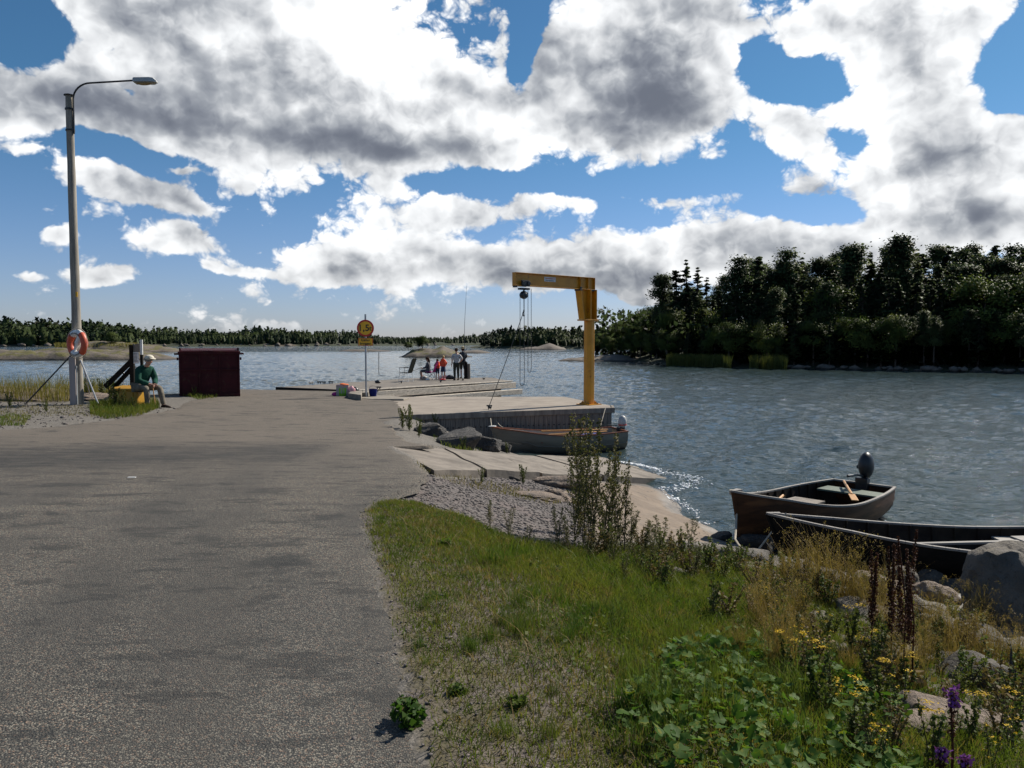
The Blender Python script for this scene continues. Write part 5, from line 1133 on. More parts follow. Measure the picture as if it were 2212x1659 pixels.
# old man sitting on the grit box, local +Y = facing
pose = {'pelvis': (0, 0, .56), 'waist': (0, .05, .70), 'chest': (0, .17, .92), 'neckb': (0, .24, 1.04), 'neck': (0, .28, 1.09), 'head': (0, .34, 1.19), 'crown': (0, .335, 1.27), 'chin': (0, .39, 1.125), 'nose': (0, .435, 1.165), 'earl': (-.088, .32, 1.18), 'earr': (.088, .32, 1.18),
 'shl': (-.18, .18, .98), 'shr': (.18, .18, .98), 'ell': (-.24, .24, .70), 'elr': (.24, .24, .70), 'wrl': (-.07, .43, .60), 'wrr': (.08, .44, .62), 'hal': (-.02, .49, .58), 'har': (.03, .50, .60),
 'hil': (-.10, .02, .54), 'hir': (.10, .02, .54), 'knl': (-.19, .46, .52), 'knr': (.17, .44, .53), 'cal': (-.20, .50, .34), 'car': (.14, .42, .35), 'anl': (-.21, .56, .09), 'anr': (.10, .37, .09), 'tol': (-.24, .72, .04), 'tor': (.13, .52, .04)}
mp = G(303, 872, 1.12); my = 21.35
man, mJ = person((X(302, my), my, 1.10), R(-118), 'older man in a green jacket and cream cap sitting with folded hands', pose, H=1.92, top=MT['green_j'], bot=MT['beige'], hair=MT['hairgrey'], hat=('cap', MT['capw']), shoes=MT['shoe'])
# walking stick between his hands
Mm = Matrix.Translation(man.location) @ Matrix.Rotation(R(-118), 4, 'Z')
a_ = Mm @ Vector((.01, .50, .66)); b_ = Mm @ Vector((.02, .62, .0)); m_ = MB(); m_.tube([b_, a_], .013, 8); m_.ball(a_, .024, 8, 6); tag(m_.build('walking_stick', MT['oar'], smooth=True), 'wooden walking stick held upright between the seated man\'s hands', 'stick')
# people on the pier
zp_ = zp
def at(px, py): q = G(px, py, zp_); return q
MT['whitev'] = cl('light vest', (.52, .50, .48)); MT['khaki'] = cl('dark khaki', (.055, .055, .042)); MT['navy'] = cl('navy shirt', (.018, .020, .035)); MT['straw'] = cl('straw', (.50, .42, .26)); MT['hairb'] = cl('brown hair', (.06, .03, .018)); MT['hairl'] = cl('blond hair', (.48, .34, .17)); MT['vest'] = mat('orange life vest', (.80, .075, .015), (.72, .06, .012), 5, .6, .2); MT['greyt'] = cl('grey top', (.10, .10, .115)); MT['jean'] = cl('denim', (.045, .06, .11)); MT['pinkc'] = cl('pink cloth', (.55, .06, .30)); MT['blackc'] = cl('dark green cloth', (.010, .014, .010)); MT['redc'] = cl('red cloth', (.45, .02, .03)); MT['pinkl'] = cl('pale pink', (.75, .42, .45))
q = at(986, 821.5); hk = q.y/F
person(q, R(18), 'adult with cropped hair in a pale vest and dark trousers, hand on hip', {'elr': (.30, -.12, 1.13), 'wrr': (.18, -.02, .98), 'har': (.14, .03, .97)}, H=69*hk, top=MT['whitev'], sleeves='short', bot=MT['khaki'], hair=MT['hairb'], shoes=MT['shoe'])
q = at(1000, 817.5)
prm, _ = person(q, R(12), 'man in a straw hat and dark clothes standing beside the wooden post', {'elr': (.20, .12, 1.16), 'wrr': (.12, .34, 1.12), 'har': (.10, .40, 1.14)}, H=70*hk, top=MT['navy'], sleeves='short', bot=MT['khaki'], shorts=True, hair=MT['hairb'], hat=('straw', MT['straw']), shoes=MT['shoe'])
m_ = MB(); m_.ball((0, 0, 0), (.15, .09, .23), 14, 10); m_.box((0, -.07, -.06), (.2, .06, .2)); o = empty('backpack', (q.x+.03, q.y-.22, zp_+1.32*70*hk/1.75), R(12), 'black backpack on the back of the straw-hatted man', 'backpack'); m_.build('bag', MT['black'], o, smooth=True, bevel=.02)
for sg_ in (-1, 1): m_ = MB(); m_.tube([(sg_*.1, .05, .2), (sg_*.12, .2, .2), (sg_*.13, .3, .05), (sg_*.12, .2, -.12), (sg_*.1, .05, -.15)], .015, 6); m_.build('strap', MT['black'], o)
for px, py, h_, rz_, lb_, bt in ((945, 820, 44, 20, 'smaller child in an orange life vest and dark shorts, arms held out', MT['jean']), (957.5, 820.5, 51, -10, 'taller blond child in an orange life vest and dark blue skirt', MT['jean'])):
    q = at(px, py); big = px > 950
    ps = {'ell': (-.26, .10, 1.20), 'wrl': (-.20, .30, 1.15), 'hal': (-.17, .36, 1.15), 'elr': (.26, .08, 1.2), 'wrr': (.18, .28, 1.14), 'har': (.14, .34, 1.14)}
    c, _ = person(q, R(rz_), lb_, ps, H=h_*hk, top=MT['vest'] if big else MT['redc'], sleeves='short', bot=bt, shorts=not big, skirt=big, hair=MT['hairl'] if big else MT['hairb'], kid=True, shoes=MT['pinkl'] if big else MT['whitev'])
    m_ = MB(); m_.lathe([(.15, 1.0), (.22, 1.02), (.235, 1.2), (.22, 1.36), (.17, 1.45), (.12, 1.46)], (0, 0, 0), 16, Matrix.Diagonal((1, .78, 1))); m_.ball((0, -.10, 1.50), (.17, .08, .10), 12, 8)
    for sg_ in (-1, 1): m_.ball((sg_*.12, .02, 1.47), (.08, .12, .06), 10, 6)
    lv = m_.build('life_vest', MT['vest'], c, smooth=True); m_ = MB(); m_.lathe([(.238, 1.1), (.24, 1.115), (.238, 1.13)], (0, 0, 0), 16, Matrix.Diagonal((1, .78, 1))); m_.build('belt', MT['black'], lv)
# pink chair + seated woman
q = at(930, 820)
fc_ = empty('folding_chair', q, R(78), 'pink cloth camping chair the woman is sitting in', 'chair'); S_ = 1.0
m_ = MB(); m_.add([(-.25, -.2, .42), (.25, -.2, .42), (.27, .22, .45), (-.27, .22, .45), (-.25, -.2, .40), (.25, -.2, .40), (.27, .22, .43), (-.27, .22, .43)], [(0, 1, 2, 3), (4, 5, 6, 7), (0, 1, 5, 4), (1, 2, 6, 5), (2, 3, 7, 6), (3, 0, 4, 7)]); m_.build('seat', MT['pinkc'], fc_)
m_ = MB(); vs = []
for i in range(7):
    for j in range(6):
        t = i/6; s_ = j/5*2-1; vs.append((s_*.24, -.2-.22*t-.05*(1-s_*s_), .42+.62*t-.05*(1-s_*s_)*(t > .9)))
n7 = len(vs); vs2 = [(a, b_-.015, c_) for a, b_, c_ in vs]; fs = [(i*6+j, i*6+j+1, (i+1)*6+j+1, (i+1)*6+j) for i in range(6) for j in range(5)]; fs += [tuple(n7+k for k in f_) for f_ in fs]
m_.add(vs+vs2, fs); m_.build('backrest', MT['pinkc'], fc_, smooth=True)
for a, b_ in (((-.27, .25, 0), (.25, -.2, .42)), ((.27, .25, 0), (-.25, -.2, .42)), ((-.27, -.28, 0), (-.26, .22, .44)), ((.27, -.28, 0), (.26, .22, .44)), ((-.27, -.28, 0), (.25, -.18, .6)), ((.27, -.28, 0), (-.25, -.18, .6))):
    m_ = MB(); m_.tube([a, b_], .012, 6); m_.build('leg', MT['steel'], fc_)
for sg_ in (-1, 1): m_ = MB(); m_.tube([(sg_*.26, -.2, .42), (sg_*.25, -.43, 1.06)], .012, 6); m_.build('back_tube', MT['steel'], fc_)
ps = {'pelvis': (0, 0, .50), 'waist': (0, -.02, .65), 'chest': (0, .0, .88), 'neckb': (0, .02, 1.0), 'neck': (0, .04, 1.06), 'head': (0, .07, 1.18), 'crown': (0, .06, 1.26), 'chin': (0, .12, 1.115), 'nose': (0, .165, 1.165), 'earl': (-.088, .06, 1.17), 'earr': (.088, .06, 1.17),
 'shl': (-.17, .0, .95), 'shr': (.17, .0, .95), 'ell': (-.22, .08, .70), 'elr': (.22, .08, .70), 'wrl': (-.12, .30, .66), 'wrr': (.10, .32, .66), 'hal': (-.08, .37, .66), 'har': (.06, .39, .66), 'hil': (-.09, .02, .49), 'hir': (.09, .02, .49), 'knl': (-.12, .44, .50), 'knr': (.12, .46, .50), 'cal': (-.12, .42, .34), 'car': (.12, .44, .34), 'anl': (-.12, .36, .08), 'anr': (.13, .40, .08), 'tol': (-.12, .50, .035), 'tor': (.13, .54, .035)}
wo, _ = person((q.x-.12, q.y+.02, zp_), R(82), 'woman with long dark hair in a grey top sitting and fishing', ps, H=1.68, top=MT['greyt'], bot=MT['greyt'], shorts=True, hair=MT['hairb'], longhair=True, skin='skin')
a_ = at(905, 812); rd0 = Vector((q.x-.55, q.y+.02, zp_+.65)); rd1 = D(852, 817, q.y-1.2)
m_ = MB(); m_.tube([rd0+(rd0-rd1)*.04, rd0, rd1], [.018, .014, .006], 6); ro = m_.build('fishing_rod', MT['darksteel'], smooth=True); tag(ro, 'fishing rod held low by the seated woman, pointing left over the deck', 'fishing rod')
# dark folding chair
q = at(877, 824.5); f2c = empty('folding_chair', q, R(72), 'empty dark green folding chair with white frame on the pier', 'chair'); f2c.scale = (1.12,)*3
m_ = MB(); m_.box((0, 0, .42), (.46, .42, .03)); m_.build('seat', MT['blackc'], f2c, bevel=.01)
m_ = MB(); m_.add([(-.23, -.2, .44), (.23, -.2, .44), (.23, -.42, 1.04), (.16, -.45, 1.10), (-.16, -.45, 1.10), (-.23, -.42, 1.04)]+[(-.23, -.225, .44), (.23, -.225, .44), (.23, -.445, 1.04), (.16, -.475, 1.10), (-.16, -.475, 1.10), (-.23, -.445, 1.04)], [(0, 1, 2, 3, 4, 5), (11, 10, 9, 8, 7, 6)]+[(i, (i+1) % 6, 6+(i+1) % 6, 6+i) for i in range(6)]); m_.build('backrest', MT['blackc'], f2c)
for sg_ in (-1, 1):
    m_ = MB(); m_.tube([(sg_*.25, .2, .42), (sg_*.25, .26, .02), (sg_*.25, -.26, .02), (sg_*.25, -.2, .42), (sg_*.25, -.44, 1.10)], .013, 6); m_.build('side_frame', MT['whitepaint'], f2c); m_ = MB(); m_.box((sg_*.27, .0, .66), (.05, .46, .025)); m_.tube([(sg_*.25, .2, .42), (sg_*.27, .2, .66)], .01, 6); m_.build('armrest', MT['black'], f2c)
# bollard post
q = at(1004, 818.5); m_ = MB(); m_.tube([(-.06, 0, -.2), (-.07, 0, .95)], .10, 10); m_.build
bo_ = empty('mooring_post', (q.x+.12, q.y+.1, zp_), 0, 'short dark double timber post at the end of the pier', 'post'); m_.build('timber', MT['darkwood'], bo_, smooth=True); m_ = MB(); m_.tube([(.10, 0, -.2), (.09, .02, .85)], .10, 10); m_.build('timber', MT['wood'], bo_, smooth=True)
r0 = Vector((q.x-.02, q.y-.0, zp_+1.05)); r1 = D(1008, 617, q.y+.3); m_ = MB(); m_.tube([r0-Vector((0, 0, .3)), r0, r0.lerp(r1, .5)+Vector((-.05, 0, 0)), r1], [.02, .016, .012, .006], 6); tag(m_.build('fishing_rod', MT['darksteel']), 'tall fishing rod standing straight up above the people on the pier', 'fishing rod')
# bags and shoes on the pier
def bag(px, py, r_, mt, label, cat='bag', name='bag'):
    q = at(px, py); m_ = MB(); m_.ball((0, 0, r_[2]*.8), r_, 12, 8)
    m_.v = [(a+.15*r_[0]*(mn.noise(Vector((a*9+px, b_*9, c_*9)))), b_, max(0, c_*(1+.3*mn.noise(Vector((a*7, b_*7+px, c_*5)))))) for a, b_, c_ in m_.v]
    m_.tube([(-r_[0]*.4, 0, r_[2]*1.4), (0, 0, r_[2]*2.1), (r_[0]*.4, 0, r_[2]*1.4)], .012, 5)
    o = m_.build(name, mt, smooth=True); o.location = q; tag(o, label, cat); return o
bag(915, 819.5, (.22, .15, .12), MT['whitev'], 'white plastic bag lying by the woman\'s feet'); bag(951, 819, (.14, .12, .1), MT['whitepaint'], 'small white bag between the two children'); bag(961.5, 819, (.16, .12, .13), MT['pinkl'], 'pink and white bag beside the taller child'); bag(972, 819, (.30, .16, .12), MT['black'], 'flat black bag lying left of the standing adult')
bag(956, 821.5, (.2, .1, .04), MT['redc'], 'flat red cloth on the deck at the taller child\'s feet', 'cloth', 'cloth'); bag(924, 821.5, (.12, .07, .05), MT['whitepaint'], 'pair of small white shoes under the pink chair', 'shoes', 'shoes'); bag(816, 828, (.15, .1, .09), MT['black'], 'small black bag on the left part of the pier')
# beach bag at the sign
zc_ = 1.06; q = G(740, 855.5, zc_)
bb = empty('beach_bag', q, R(8), 'square grey and bright green striped beach bag', 'bag'); kk_ = q.y/F; wd = 26*kk_; hg = 24*kk_
m_ = MB(); m_.prism([(-wd/2, -.12), (wd/2, -.12), (wd/2, .14), (-wd/2, .14)], 0, hg); m_.build('bag_body', mat('grey plastic bag', (.36, .34, .30), None, 4, .6, .2), bb, bevel=.015)
m_ = MB()
for k, w__ in ((-.08, .05), (0.02, .03), (.10, .06)): m_.box((k, -.123, hg*.40), (w__, .006, hg*.68)); 
m_.box((.02, -.124, hg*.14), (.22, .004, hg*.22)); m_.build('green_stripes', mat('lime', (.22, .55, .01), None, 4, .5, 0), bb)
m_ = MB(); m_.box((wd/2-.01, -.122, hg/2), (.03, .012, hg)); m_.box((0, -.122, hg), (wd, .012, .025)); m_.build('trim', MT['pinkl'], bb)
for nm_, px, py, z_, r_, mt, lb_ in (('towel', 742, 833, zc_+hg, (.16, .12, .09), mat('orange cloth', (.80, .16, .02), None, 5, .8, .3), 'orange towel bundled on top of the beach bag'), ('beach_ball', 734, 833, zc_+hg+.03, (.07, .07, .07), MT['whitepaint'], 'small white plastic bottle sticking out of the beach bag'),
   ('cloth', 758, 849, zc_, (.14, .1, .2), MT['pinkl'], 'pink cloth hanging at the right side of the beach bag'), ('toy', 724, 852, zc_, (.12, .09, .08), MT['pinkc'], 'small magenta bundle left of the beach bag'), ('backpack', 766, 846, zc_, (.16, .12, .16), MT['black'], 'dark backpack standing behind the beach bag')):
    d_ = q.y+(.35 if nm_ in ('backpack',) else .0); m_ = MB(); m_.ball((0, 0, 0), r_, 12, 8); m_.v = [(a*(1+.35*mn.noise(Vector((a*12+px, b_*12, c_*12)))), b_, c_*(1+.4*mn.noise(Vector((a*10, b_*9+px, c_*9))))) for a, b_, c_ in m_.v]
    o = m_.build(nm_ if nm_ != 'beach_ball' else 'bottle', mt, smooth=True); o.location = (X(px, d_), d_, max(D(px, py, d_).z, zc_+r_[2]*.7) if z_ > zc_+.1 else zc_+r_[2]*.8); tag(o, lb_, {'beach_ball': 'bottle'}.get(nm_, nm_))
q = G(806, 856, zc_); m_ = MB(); m_.lathe([(.11, 0), (.14, .24), (.145, .25), (.13, .25), (.10, .02)], (0, 0, 0), 16); o = empty('bucket', q, 0, 'small dark blue bucket at the end of the pier beam', 'bucket'); m_.build('pail', cl('blue plastic', (.01, .02, .14)), o, smooth=True); m_ = MB(); m_.tube([(.14*cos(a*pi/8), 0, .25+.10*sin(a*pi/8)) for a in range(9)], .006, 5); m_.build('handle', MT['darksteel'], o)
q = G(1216, 1145, 0); q = D(820, 780, 60); m_ = MB(); m_.tube([(0, 0, -.3), (.02, 0, 1.9)], .03, 6); o = m_.build('spar_buoy', MT['darkwood']); o.location = (X(818, 75), 75, 0); tag(o, 'thin dark stake standing in the water beyond the pier', 'stake')
# ------------------------------------------------------------------ rocks
def graystone(name, a, b_, c, sc=3):
    n = newmat(name); co = n.co; n1_ = n.noise(co, sc, 8, .65); n2_ = n.noise(n.v('ADD', co, (4, 4, 4)), sc*7, 6, .7); n3_ = n.noise(n.v('ADD', co, (1, 4, 2)), sc*1.3, 5, .6)
    col = n.mix(n.step(n1_, .35, .65), (*a, 1), (*b_, 1)); col = n.mix(n.step(n3_, .55, .66, 0, .8), col, (*c, 1)); col = n.mix(n.step(n2_, .58, .66, 0, .7), col, (*[x*.4 for x in b_], 1))
    n.put(n.b.inputs['Base Color'], col); n.b.inputs['Roughness'].default_value = .85; n.put(n.b.inputs['Normal'], bump(n, n.m('ADD', n2_, n.m('MULTIPLY', n1_, 2.)), 1., .06)); return n.mat
MT['stone'] = graystone('grey granite', (.165, .145, .12), (.095, .085, .07), (.21, .18, .135))
MT['stonep'] = graystone('pinkish granite', (.25, .19, .145), (.18, .14, .11), (.13, .11, .095))
MT['stoned'] = graystone('dark rock', (.075, .07, .065), (.045, .042, .04), (.13, .115, .10))
def rock(name, loc, size, seed, mt, label, rz=0, ang=.6, group=None, tilt=(0, 0), cat='rock'):
    r_ = np.random.default_rng(seed); bm = bmesh.new()
    if ang > .3:
        for k in range(16):
            v = r_.normal(size=3); v /= np.linalg.norm(v); v = np.sign(v)*np.abs(v)**.6; bm.verts.new(v*r_.uniform(.8, 1.0))
        bmesh.ops.convex_hull(bm, input=bm.verts); bmesh.ops.delete(bm, geom=[v for v in bm.verts if not v.link_faces], context='VERTS')
        bmesh.ops.bevel(bm, geom=list(bm.edges), offset=.07, segments=1, affect='EDGES'); bmesh.ops.triangulate(bm, faces=bm.faces); bmesh.ops.subdivide_edges(bm, edges=bm.edges, cuts=3, use_grid_fill=True)
    else: bmesh.ops.create_icosphere(bm, subdivisions=4, radius=1)
    for v in bm.verts:
        c = v.co.copy(); nz_ = mn.fractal(c*1.3+Vector((seed, 0, 0)), 1., 2., 4)*.22*(1 if ang < .3 else .55)+mn.fractal(c*5+Vector((0, seed, 0)), 1., 2., 4)*.06
        v.co = c*(1+nz_); v.co = Vector((v.co.x*size[0], v.co.y*size[1], v.co.z*size[2]))
    me = bpy.data.meshes.new(name); bm.to_mesh(me); bm.free(); me.materials.append(mt); me.polygons.foreach_set('use_smooth', [True]*len(me.polygons)); me.set_sharp_from_angle(angle=R(38))
    o = bpy.data.objects.new(name, me); COL.objects.link(o); o.location = loc; o.rotation_euler = (R(tilt[0]), R(tilt[1]), R(rz)); return tag(o, label, cat, group)
def rk_at(px, py, z, size, seed, mt, label, dz=.4, **k):
    q = G(px, py, z); return rock(k.pop('name', 'rock'), (q.x, q.y+size[1]*.8, gz(q.x, q.y+size[1]*.6)+size[2]*dz), size, seed, MT[mt], label, **k)
# big boulder
q = G(2175, 1362, .12); rock('boulder', (q.x+.22, q.y+.36, .40), (.46, .42, .46), 5, MT['stone'], 'big rounded grey boulder at the right edge, in front of the black boat', ang=0, rz=30, cat='boulder')
RK = [(1640, 1185, .1, (.33, .22, .20), 11, 'stoned', 'dark rock at the waterline under the bow of the brown boat', dict()), (1560, 1178, .05, (.22, .16, .13), 12, 'stoned', 'small dark rock at the tip of the bare rock slab'),
 (1610, 1235, .25, (.50, .25, .16), 13, 'stone', 'long tilted grey rock where the mooring rope ends'), (1720, 1260, .22, (.40, .26, .14), 14, 'stone', 'tilted grey rock slab beside the dry grass tuft'), (1800, 1285, .2, (.36, .24, .13), 15, 'stone', 'pale grey rock behind the dry grass tuft'),
 (1905, 1310, .12, (.30, .24, .16), 16, 'stonep', 'pinkish rock left of the dark dock plant stalks'), (1690, 1340, .4, (.42, .16, .10), 17, 'stone', 'low ridge of rock half hidden in yellow flowers'),
 (1960, 1275, .05, (.20, .16, .14), 18, 'stone', 'small rounded rock under the black boat'), (2025, 1262, .0, (.20, .16, .17), 19, 'stone', 'upright rounded rock left of the big boulder'), (2075, 1268, .0, (.17, .15, .15), 20, 'stone', 'small round rock nearest the left flank of the big boulder'),
 (2035, 1310, .05, (.24, .17, .14), 21, 'stonep', 'pale rounded stone in front of the small round rocks'), (2040, 1372, .15, (.36, .26, .12), 22, 'stone', 'flat pale rock left of the big boulder'), (1905, 1400, .3, (.36, .30, .14), 23, 'stone', 'grey rock behind the dark stalks'),
 (2150, 1440, .25, (.52, .30, .16), 24, 'stone', 'broad low grey rock below the big boulder'), (2110, 1530, .45, (.44, .30, .20), 25, 'stone', 'large angular grey rock with a dark cleft, lower right'), (2150, 1640, .7, (.50, .22, .12), 26, 'stonep', 'long tilted rock in the bottom right corner'),
 (2010, 1625, .8, (.30, .16, .08), 27, 'stonep', 'low brown rock beside the purple flower stalks'), (1975, 1470, .45, (.30, .2, .1), 28, 'stone', 'flat rock under the feet of the dark stalks'), (1840, 1330, .22, (.3, .2, .12), 30, 'stone', 'rock slab right below the dry grass tuft'),
 (1165, 1085, .68, (.36, .26, .07), 31, 'stonep', 'flat orange-pink stone in the gravel'), (1205, 1075, .65, (.22, .18, .11), 32, 'stonep', 'small dark-sided stone between the gravel and the slab'), (1215, 1055, .58, (.42, .30, .12), 33, 'stonep', 'rounded bedrock hump behind the tall weeds'), (1110, 1040, .72, (.12, .06, .05), 34, 'stoned', 'small dark stone at the foot of the ramp edge')]
for r_ in RK:
    px, py, z, sz_, sd_, mt, lb_ = r_[:7]; rk_at(px, py, z, sz_, sd_, mt, lb_, rz=random.uniform(-40, 10), ang=.2 if sd_ in (19, 20, 21, 18, 31, 33) else .6, tilt=(random.uniform(-8, 8), random.uniform(4, 16)), dz=.25)
# rock heap beside the dock
for px, py, z, sz_, sd_, mt, lb_ in ((985, 962, .75, (.62, .5, .42), 51, 'stoned', 'largest dark angular rock of the heap beside the dock'), (925, 925, .98, (.45, .4, .22), 52, 'stoned', 'dark rock at the top of the heap by the road edge'), (1040, 975, .45, (.5, .4, .25), 53, 'stoned', 'low dark rock between the biggest rock and the grey boat'), (1085, 985, .25, (.3, .3, .16), 54, 'stoned', 'small rock at the waterline end of the heap')):
    rk_at(px, py, z, sz_, sd_, mt, lb_, ang=.6, dz=.3)
for px, py, sz_, sd_, lb_ in ((378, 845, (.5, .4, .35), 61, 'pale tilted rock left of the red container'), (352, 845, (.45, .35, .35), 62, 'pale rock slab right behind the seated man'), (30, 872, (1.6, .8, .16), 63, 'low smooth rock hump at the left edge'), (110, 868, (2.4, .9, .22), 64, 'long low bedrock hump behind the lamp post'), (235, 872, (1.3, .6, .16), 65, 'low bedrock hump right of the lamp post')):
    q = G(px, py, 1.15); rock('rock', (q.x, q.y+.6 if sd_ < 63 else q.y+.5, gz(q.x, q.y+.4)+sz_[2]*.05), sz_, sd_, MT['stonep'], lb_, ang=.2, tilt=(0, 6))
# far-shore and wood-foot boulders, one loose set of stones per shore
def stones(name, X_, Y_, Z_, S_, mt, label, kind='stuff'):
    bm = bmesh.new(); bmesh.ops.create_icosphere(bm, subdivisions=1, radius=1); bv = np.array([v.co[:] for v in bm.verts]); bf = np.array([[v.index for v in f_.verts] for f_ in bm.faces]); bm.free()
    m_ = len(X_); sc_ = np.asarray(S_)[:, None]*np.stack([rng.uniform(.7, 1.3, m_), rng.uniform(.7, 1.2, m_), rng.uniform(.35, .7, m_)], 1)
    a = rng.random(m_)*6.28; ca, sa = np.cos(a), np.sin(a); jit = 1+.25*rng.normal(size=(m_, len(bv), 1))
    V = bv[None]*jit*sc_[:, None]; Vr = np.stack([V[..., 0]*ca[:, None]-V[..., 1]*sa[:, None], V[..., 0]*sa[:, None]+V[..., 1]*ca[:, None], V[..., 2]], -1)+np.stack([X_, Y_, Z_], -1)[:, None]
    Fq = bf[None]+np.arange(m_)[:, None, None]*len(bv); o = npmesh(name, Vr.reshape(-1, 3), Fq.reshape(-1, 3), mt); tag(o, label, 'stones', kind=kind)
n_ = 110; pxs = rng.uniform(1700, 2500, n_); ys = np.array([shore_y(a) for a in pxs])+rng.uniform(-1, .6, n_); stones('shore_stones', (pxs-CX)/F*ys, ys, rng.uniform(-.1, .25, n_), rng.uniform(.15, .7, n_), MT['rock_s'], 'scattered pale stones along the foot of the right-hand wood')
fa = np.array(FAR)
n_ = 90; pxs = rng.uniform(-200, 1000, n_); ds = np.interp((pxs-CX)/F, fa[:, 0]/fa[:, 1], fa[:, 1])+rng.uniform(-2, 4, n_); stones('shore_stones', (pxs-CX)/F*ds, ds, rng.uniform(-.2, .8, n_), rng.uniform(.6, 2.6, n_), MT['rock_s'], 'pale rocks scattered along the waterline of the far shore')
# gravel and pebbles
def scatter(poly, n_, f_=None):
    P = np.array([q[:2] for q in poly]); lo, hi = P.min(0), P.max(0); x = rng.uniform(lo[0], hi[0], n_*3); y = rng.uniform(lo[1], hi[1], n_*3); k = inpoly(x, y, poly)
    if f_ is not None: k &= rng.random(len(x)) < f_(x, y)
    x, y = x[k][:n_], y[k][:n_]; return x, y, ground_z(x, y)
MT['peb'] = mat('pebbles', (.15, .13, .12), (.08, .07, .065), 30, .9, 0, world=True)
x, y, z = scatter(GRAV, 5000); stones('gravel', x, y, z, rng.uniform(.006, .028, len(x)), MT['peb'], 'loose grey gravel beside the boat ramp')
BANK = [G(a, b_, c)[:2] for a, b_, c in ((1230, 1195, .9), (1500, 1185, .4), (1580, 1195, .2), (1700, 1230, .1), (1900, 1290, .1), (2212, 1400, .2), (2212, 1659, .8), (1900, 1500, .7), (1600, 1300, .6), (1400, 1230, .75))]
x, y, z = scatter(BANK, 3500); stones('bank_stones', x, y, z+.0, rng.gamma(2, .018, len(x))+.008, MT['stone'], 'small broken stones covering the bank between the weeds')
q = G(285, 1037, 1.25); m_ = MB(); m_.box((0, 0, .004), (.09, .035, .006)); o = m_.build('litter', MT['whitepaint']); o.location = (q.x, q.y, float(road_z(q.x, q.y))+.02); tag(o, 'small scrap of white litter lying on the asphalt', 'litter')

# wash and sun glints modelled as white flecks along the end of the ramp
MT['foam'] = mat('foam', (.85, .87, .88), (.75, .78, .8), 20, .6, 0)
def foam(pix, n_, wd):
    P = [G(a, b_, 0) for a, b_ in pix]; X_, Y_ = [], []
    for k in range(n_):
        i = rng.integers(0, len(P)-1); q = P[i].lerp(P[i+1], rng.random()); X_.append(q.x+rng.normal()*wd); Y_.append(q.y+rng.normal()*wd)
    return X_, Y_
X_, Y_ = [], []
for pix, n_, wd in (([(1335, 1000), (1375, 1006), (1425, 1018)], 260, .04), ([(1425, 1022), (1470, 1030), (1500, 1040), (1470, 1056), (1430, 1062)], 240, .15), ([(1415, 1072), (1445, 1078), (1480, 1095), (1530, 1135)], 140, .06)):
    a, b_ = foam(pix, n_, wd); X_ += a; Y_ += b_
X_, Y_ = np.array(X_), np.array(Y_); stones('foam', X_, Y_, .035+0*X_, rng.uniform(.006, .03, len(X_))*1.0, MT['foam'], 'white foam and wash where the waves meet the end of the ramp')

n_ = 1500; y = rng.uniform(1.8, 9.9, n_); x = edge(RE, y)+rng.normal(size=n_)*.16+.05; stones('edge_gravel', x, y, np.maximum(ground_z(x, y), road_z(x, y)*(x < edge(RE, y))+.0)+.004, rng.gamma(1.6, .0022, n_)+.0015, MT['peb'], 'loose grit along the crumbling right edge of the asphalt')
n_ = 1500; x = rng.uniform(-16, -8.8, n_); y = rng.uniform(15.5, 21.5, n_); k = x < edge(LE, y)+.2; x, y = x[k], y[k]; stones('edge_gravel', x, y, ground_z(x, y)+.01, rng.gamma(2, .006, len(x))+.005, MT['peb'], 'loose gravel below the lamp post on the left')
# ------------------------------------------------------------------ grass and plants
MT['grass'] = leafmat('green grass', (.070, .110, .016), (.130, .145, .028), (.20, .145, .05), tr=.4, sc=1.6)
MT['grass2'] = leafmat('deep green grass', (.040, .085, .015), (.095, .125, .024), (.16, .125, .045), tr=.4, sc=2)
MT['straw2'] = leafmat('straw', (.30, .21, .085), (.21, .14, .055), (.12, .11, .04), tr=.3, sc=3)
MT['straw3'] = leafmat('dead grass', (.115, .09, .035), (.075, .065, .022), (.07, .095, .02), tr=.2, sc=2)
MT['weed'] = leafmat('weed leaves', (.055, .085, .020), (.105, .120, .034), (.15, .105, .040), tr=.3, sc=5)
MT['weedb'] = leafmat('brown seed heads', (.16, .115, .05), (.10, .07, .035), tr=.3, sc=8)
MT['dockst'] = leafmat('rust brown seeds', (.085, .030, .016), (.050, .020, .012), tr=.1, sc=8)
MT['bigleaf'] = leafmat('coarse leaves', (.038, .085, .014), (.070, .125, .022), (.14, .15, .02), tr=.4, sc=4, rough=.6)
MT['yflow'] = leafmat('yellow flowers', (.60, .40, .015), (.50, .32, .01), tr=.2, sc=9)
MT['purple'] = leafmat('purple flowers', (.20, .06, .27), (.15, .04, .21), tr=.2, sc=9)
MT['stalk'] = mat('stalk', (.07, .06, .03), (.05, .035, .02), 20, .8, 0)
dist_edge = lambda x, y: x-edge(RE, y)
def turf_f(x, y):
    nz_ = fbm(x*1.6, y*1.6, 4, 91)+.5; d_ = dist_edge(x, y)
    base = .30+1.6*np.clip(nz_-.44, 0, 1)+.42*np.clip((d_-.3)/1.3, 0, 1)
    topg = np.exp(-((y-7.0)**2)/1.2)*.8
    bnk = sst(x-.1*y, 1.6, 2.6)
    return np.clip((base+topg)*np.clip((d_+.10+.15*fbm(x*5, y*5, 3, 44))/.15, 0, 1)*(1-.72*bnk), 0, 1)
near = [(-1.5, 1.8), (3.2, 1.8), (6.5, 8.8), (3.4, 10.8), (-1.6, 8.6)]
def isect(poly): return lambda x, y: inpoly(x, y, poly)
x, y, z = scatter(near, 150000, lambda a, b_: turf_f(a, b_)*inpoly(a, b_, VERGE))
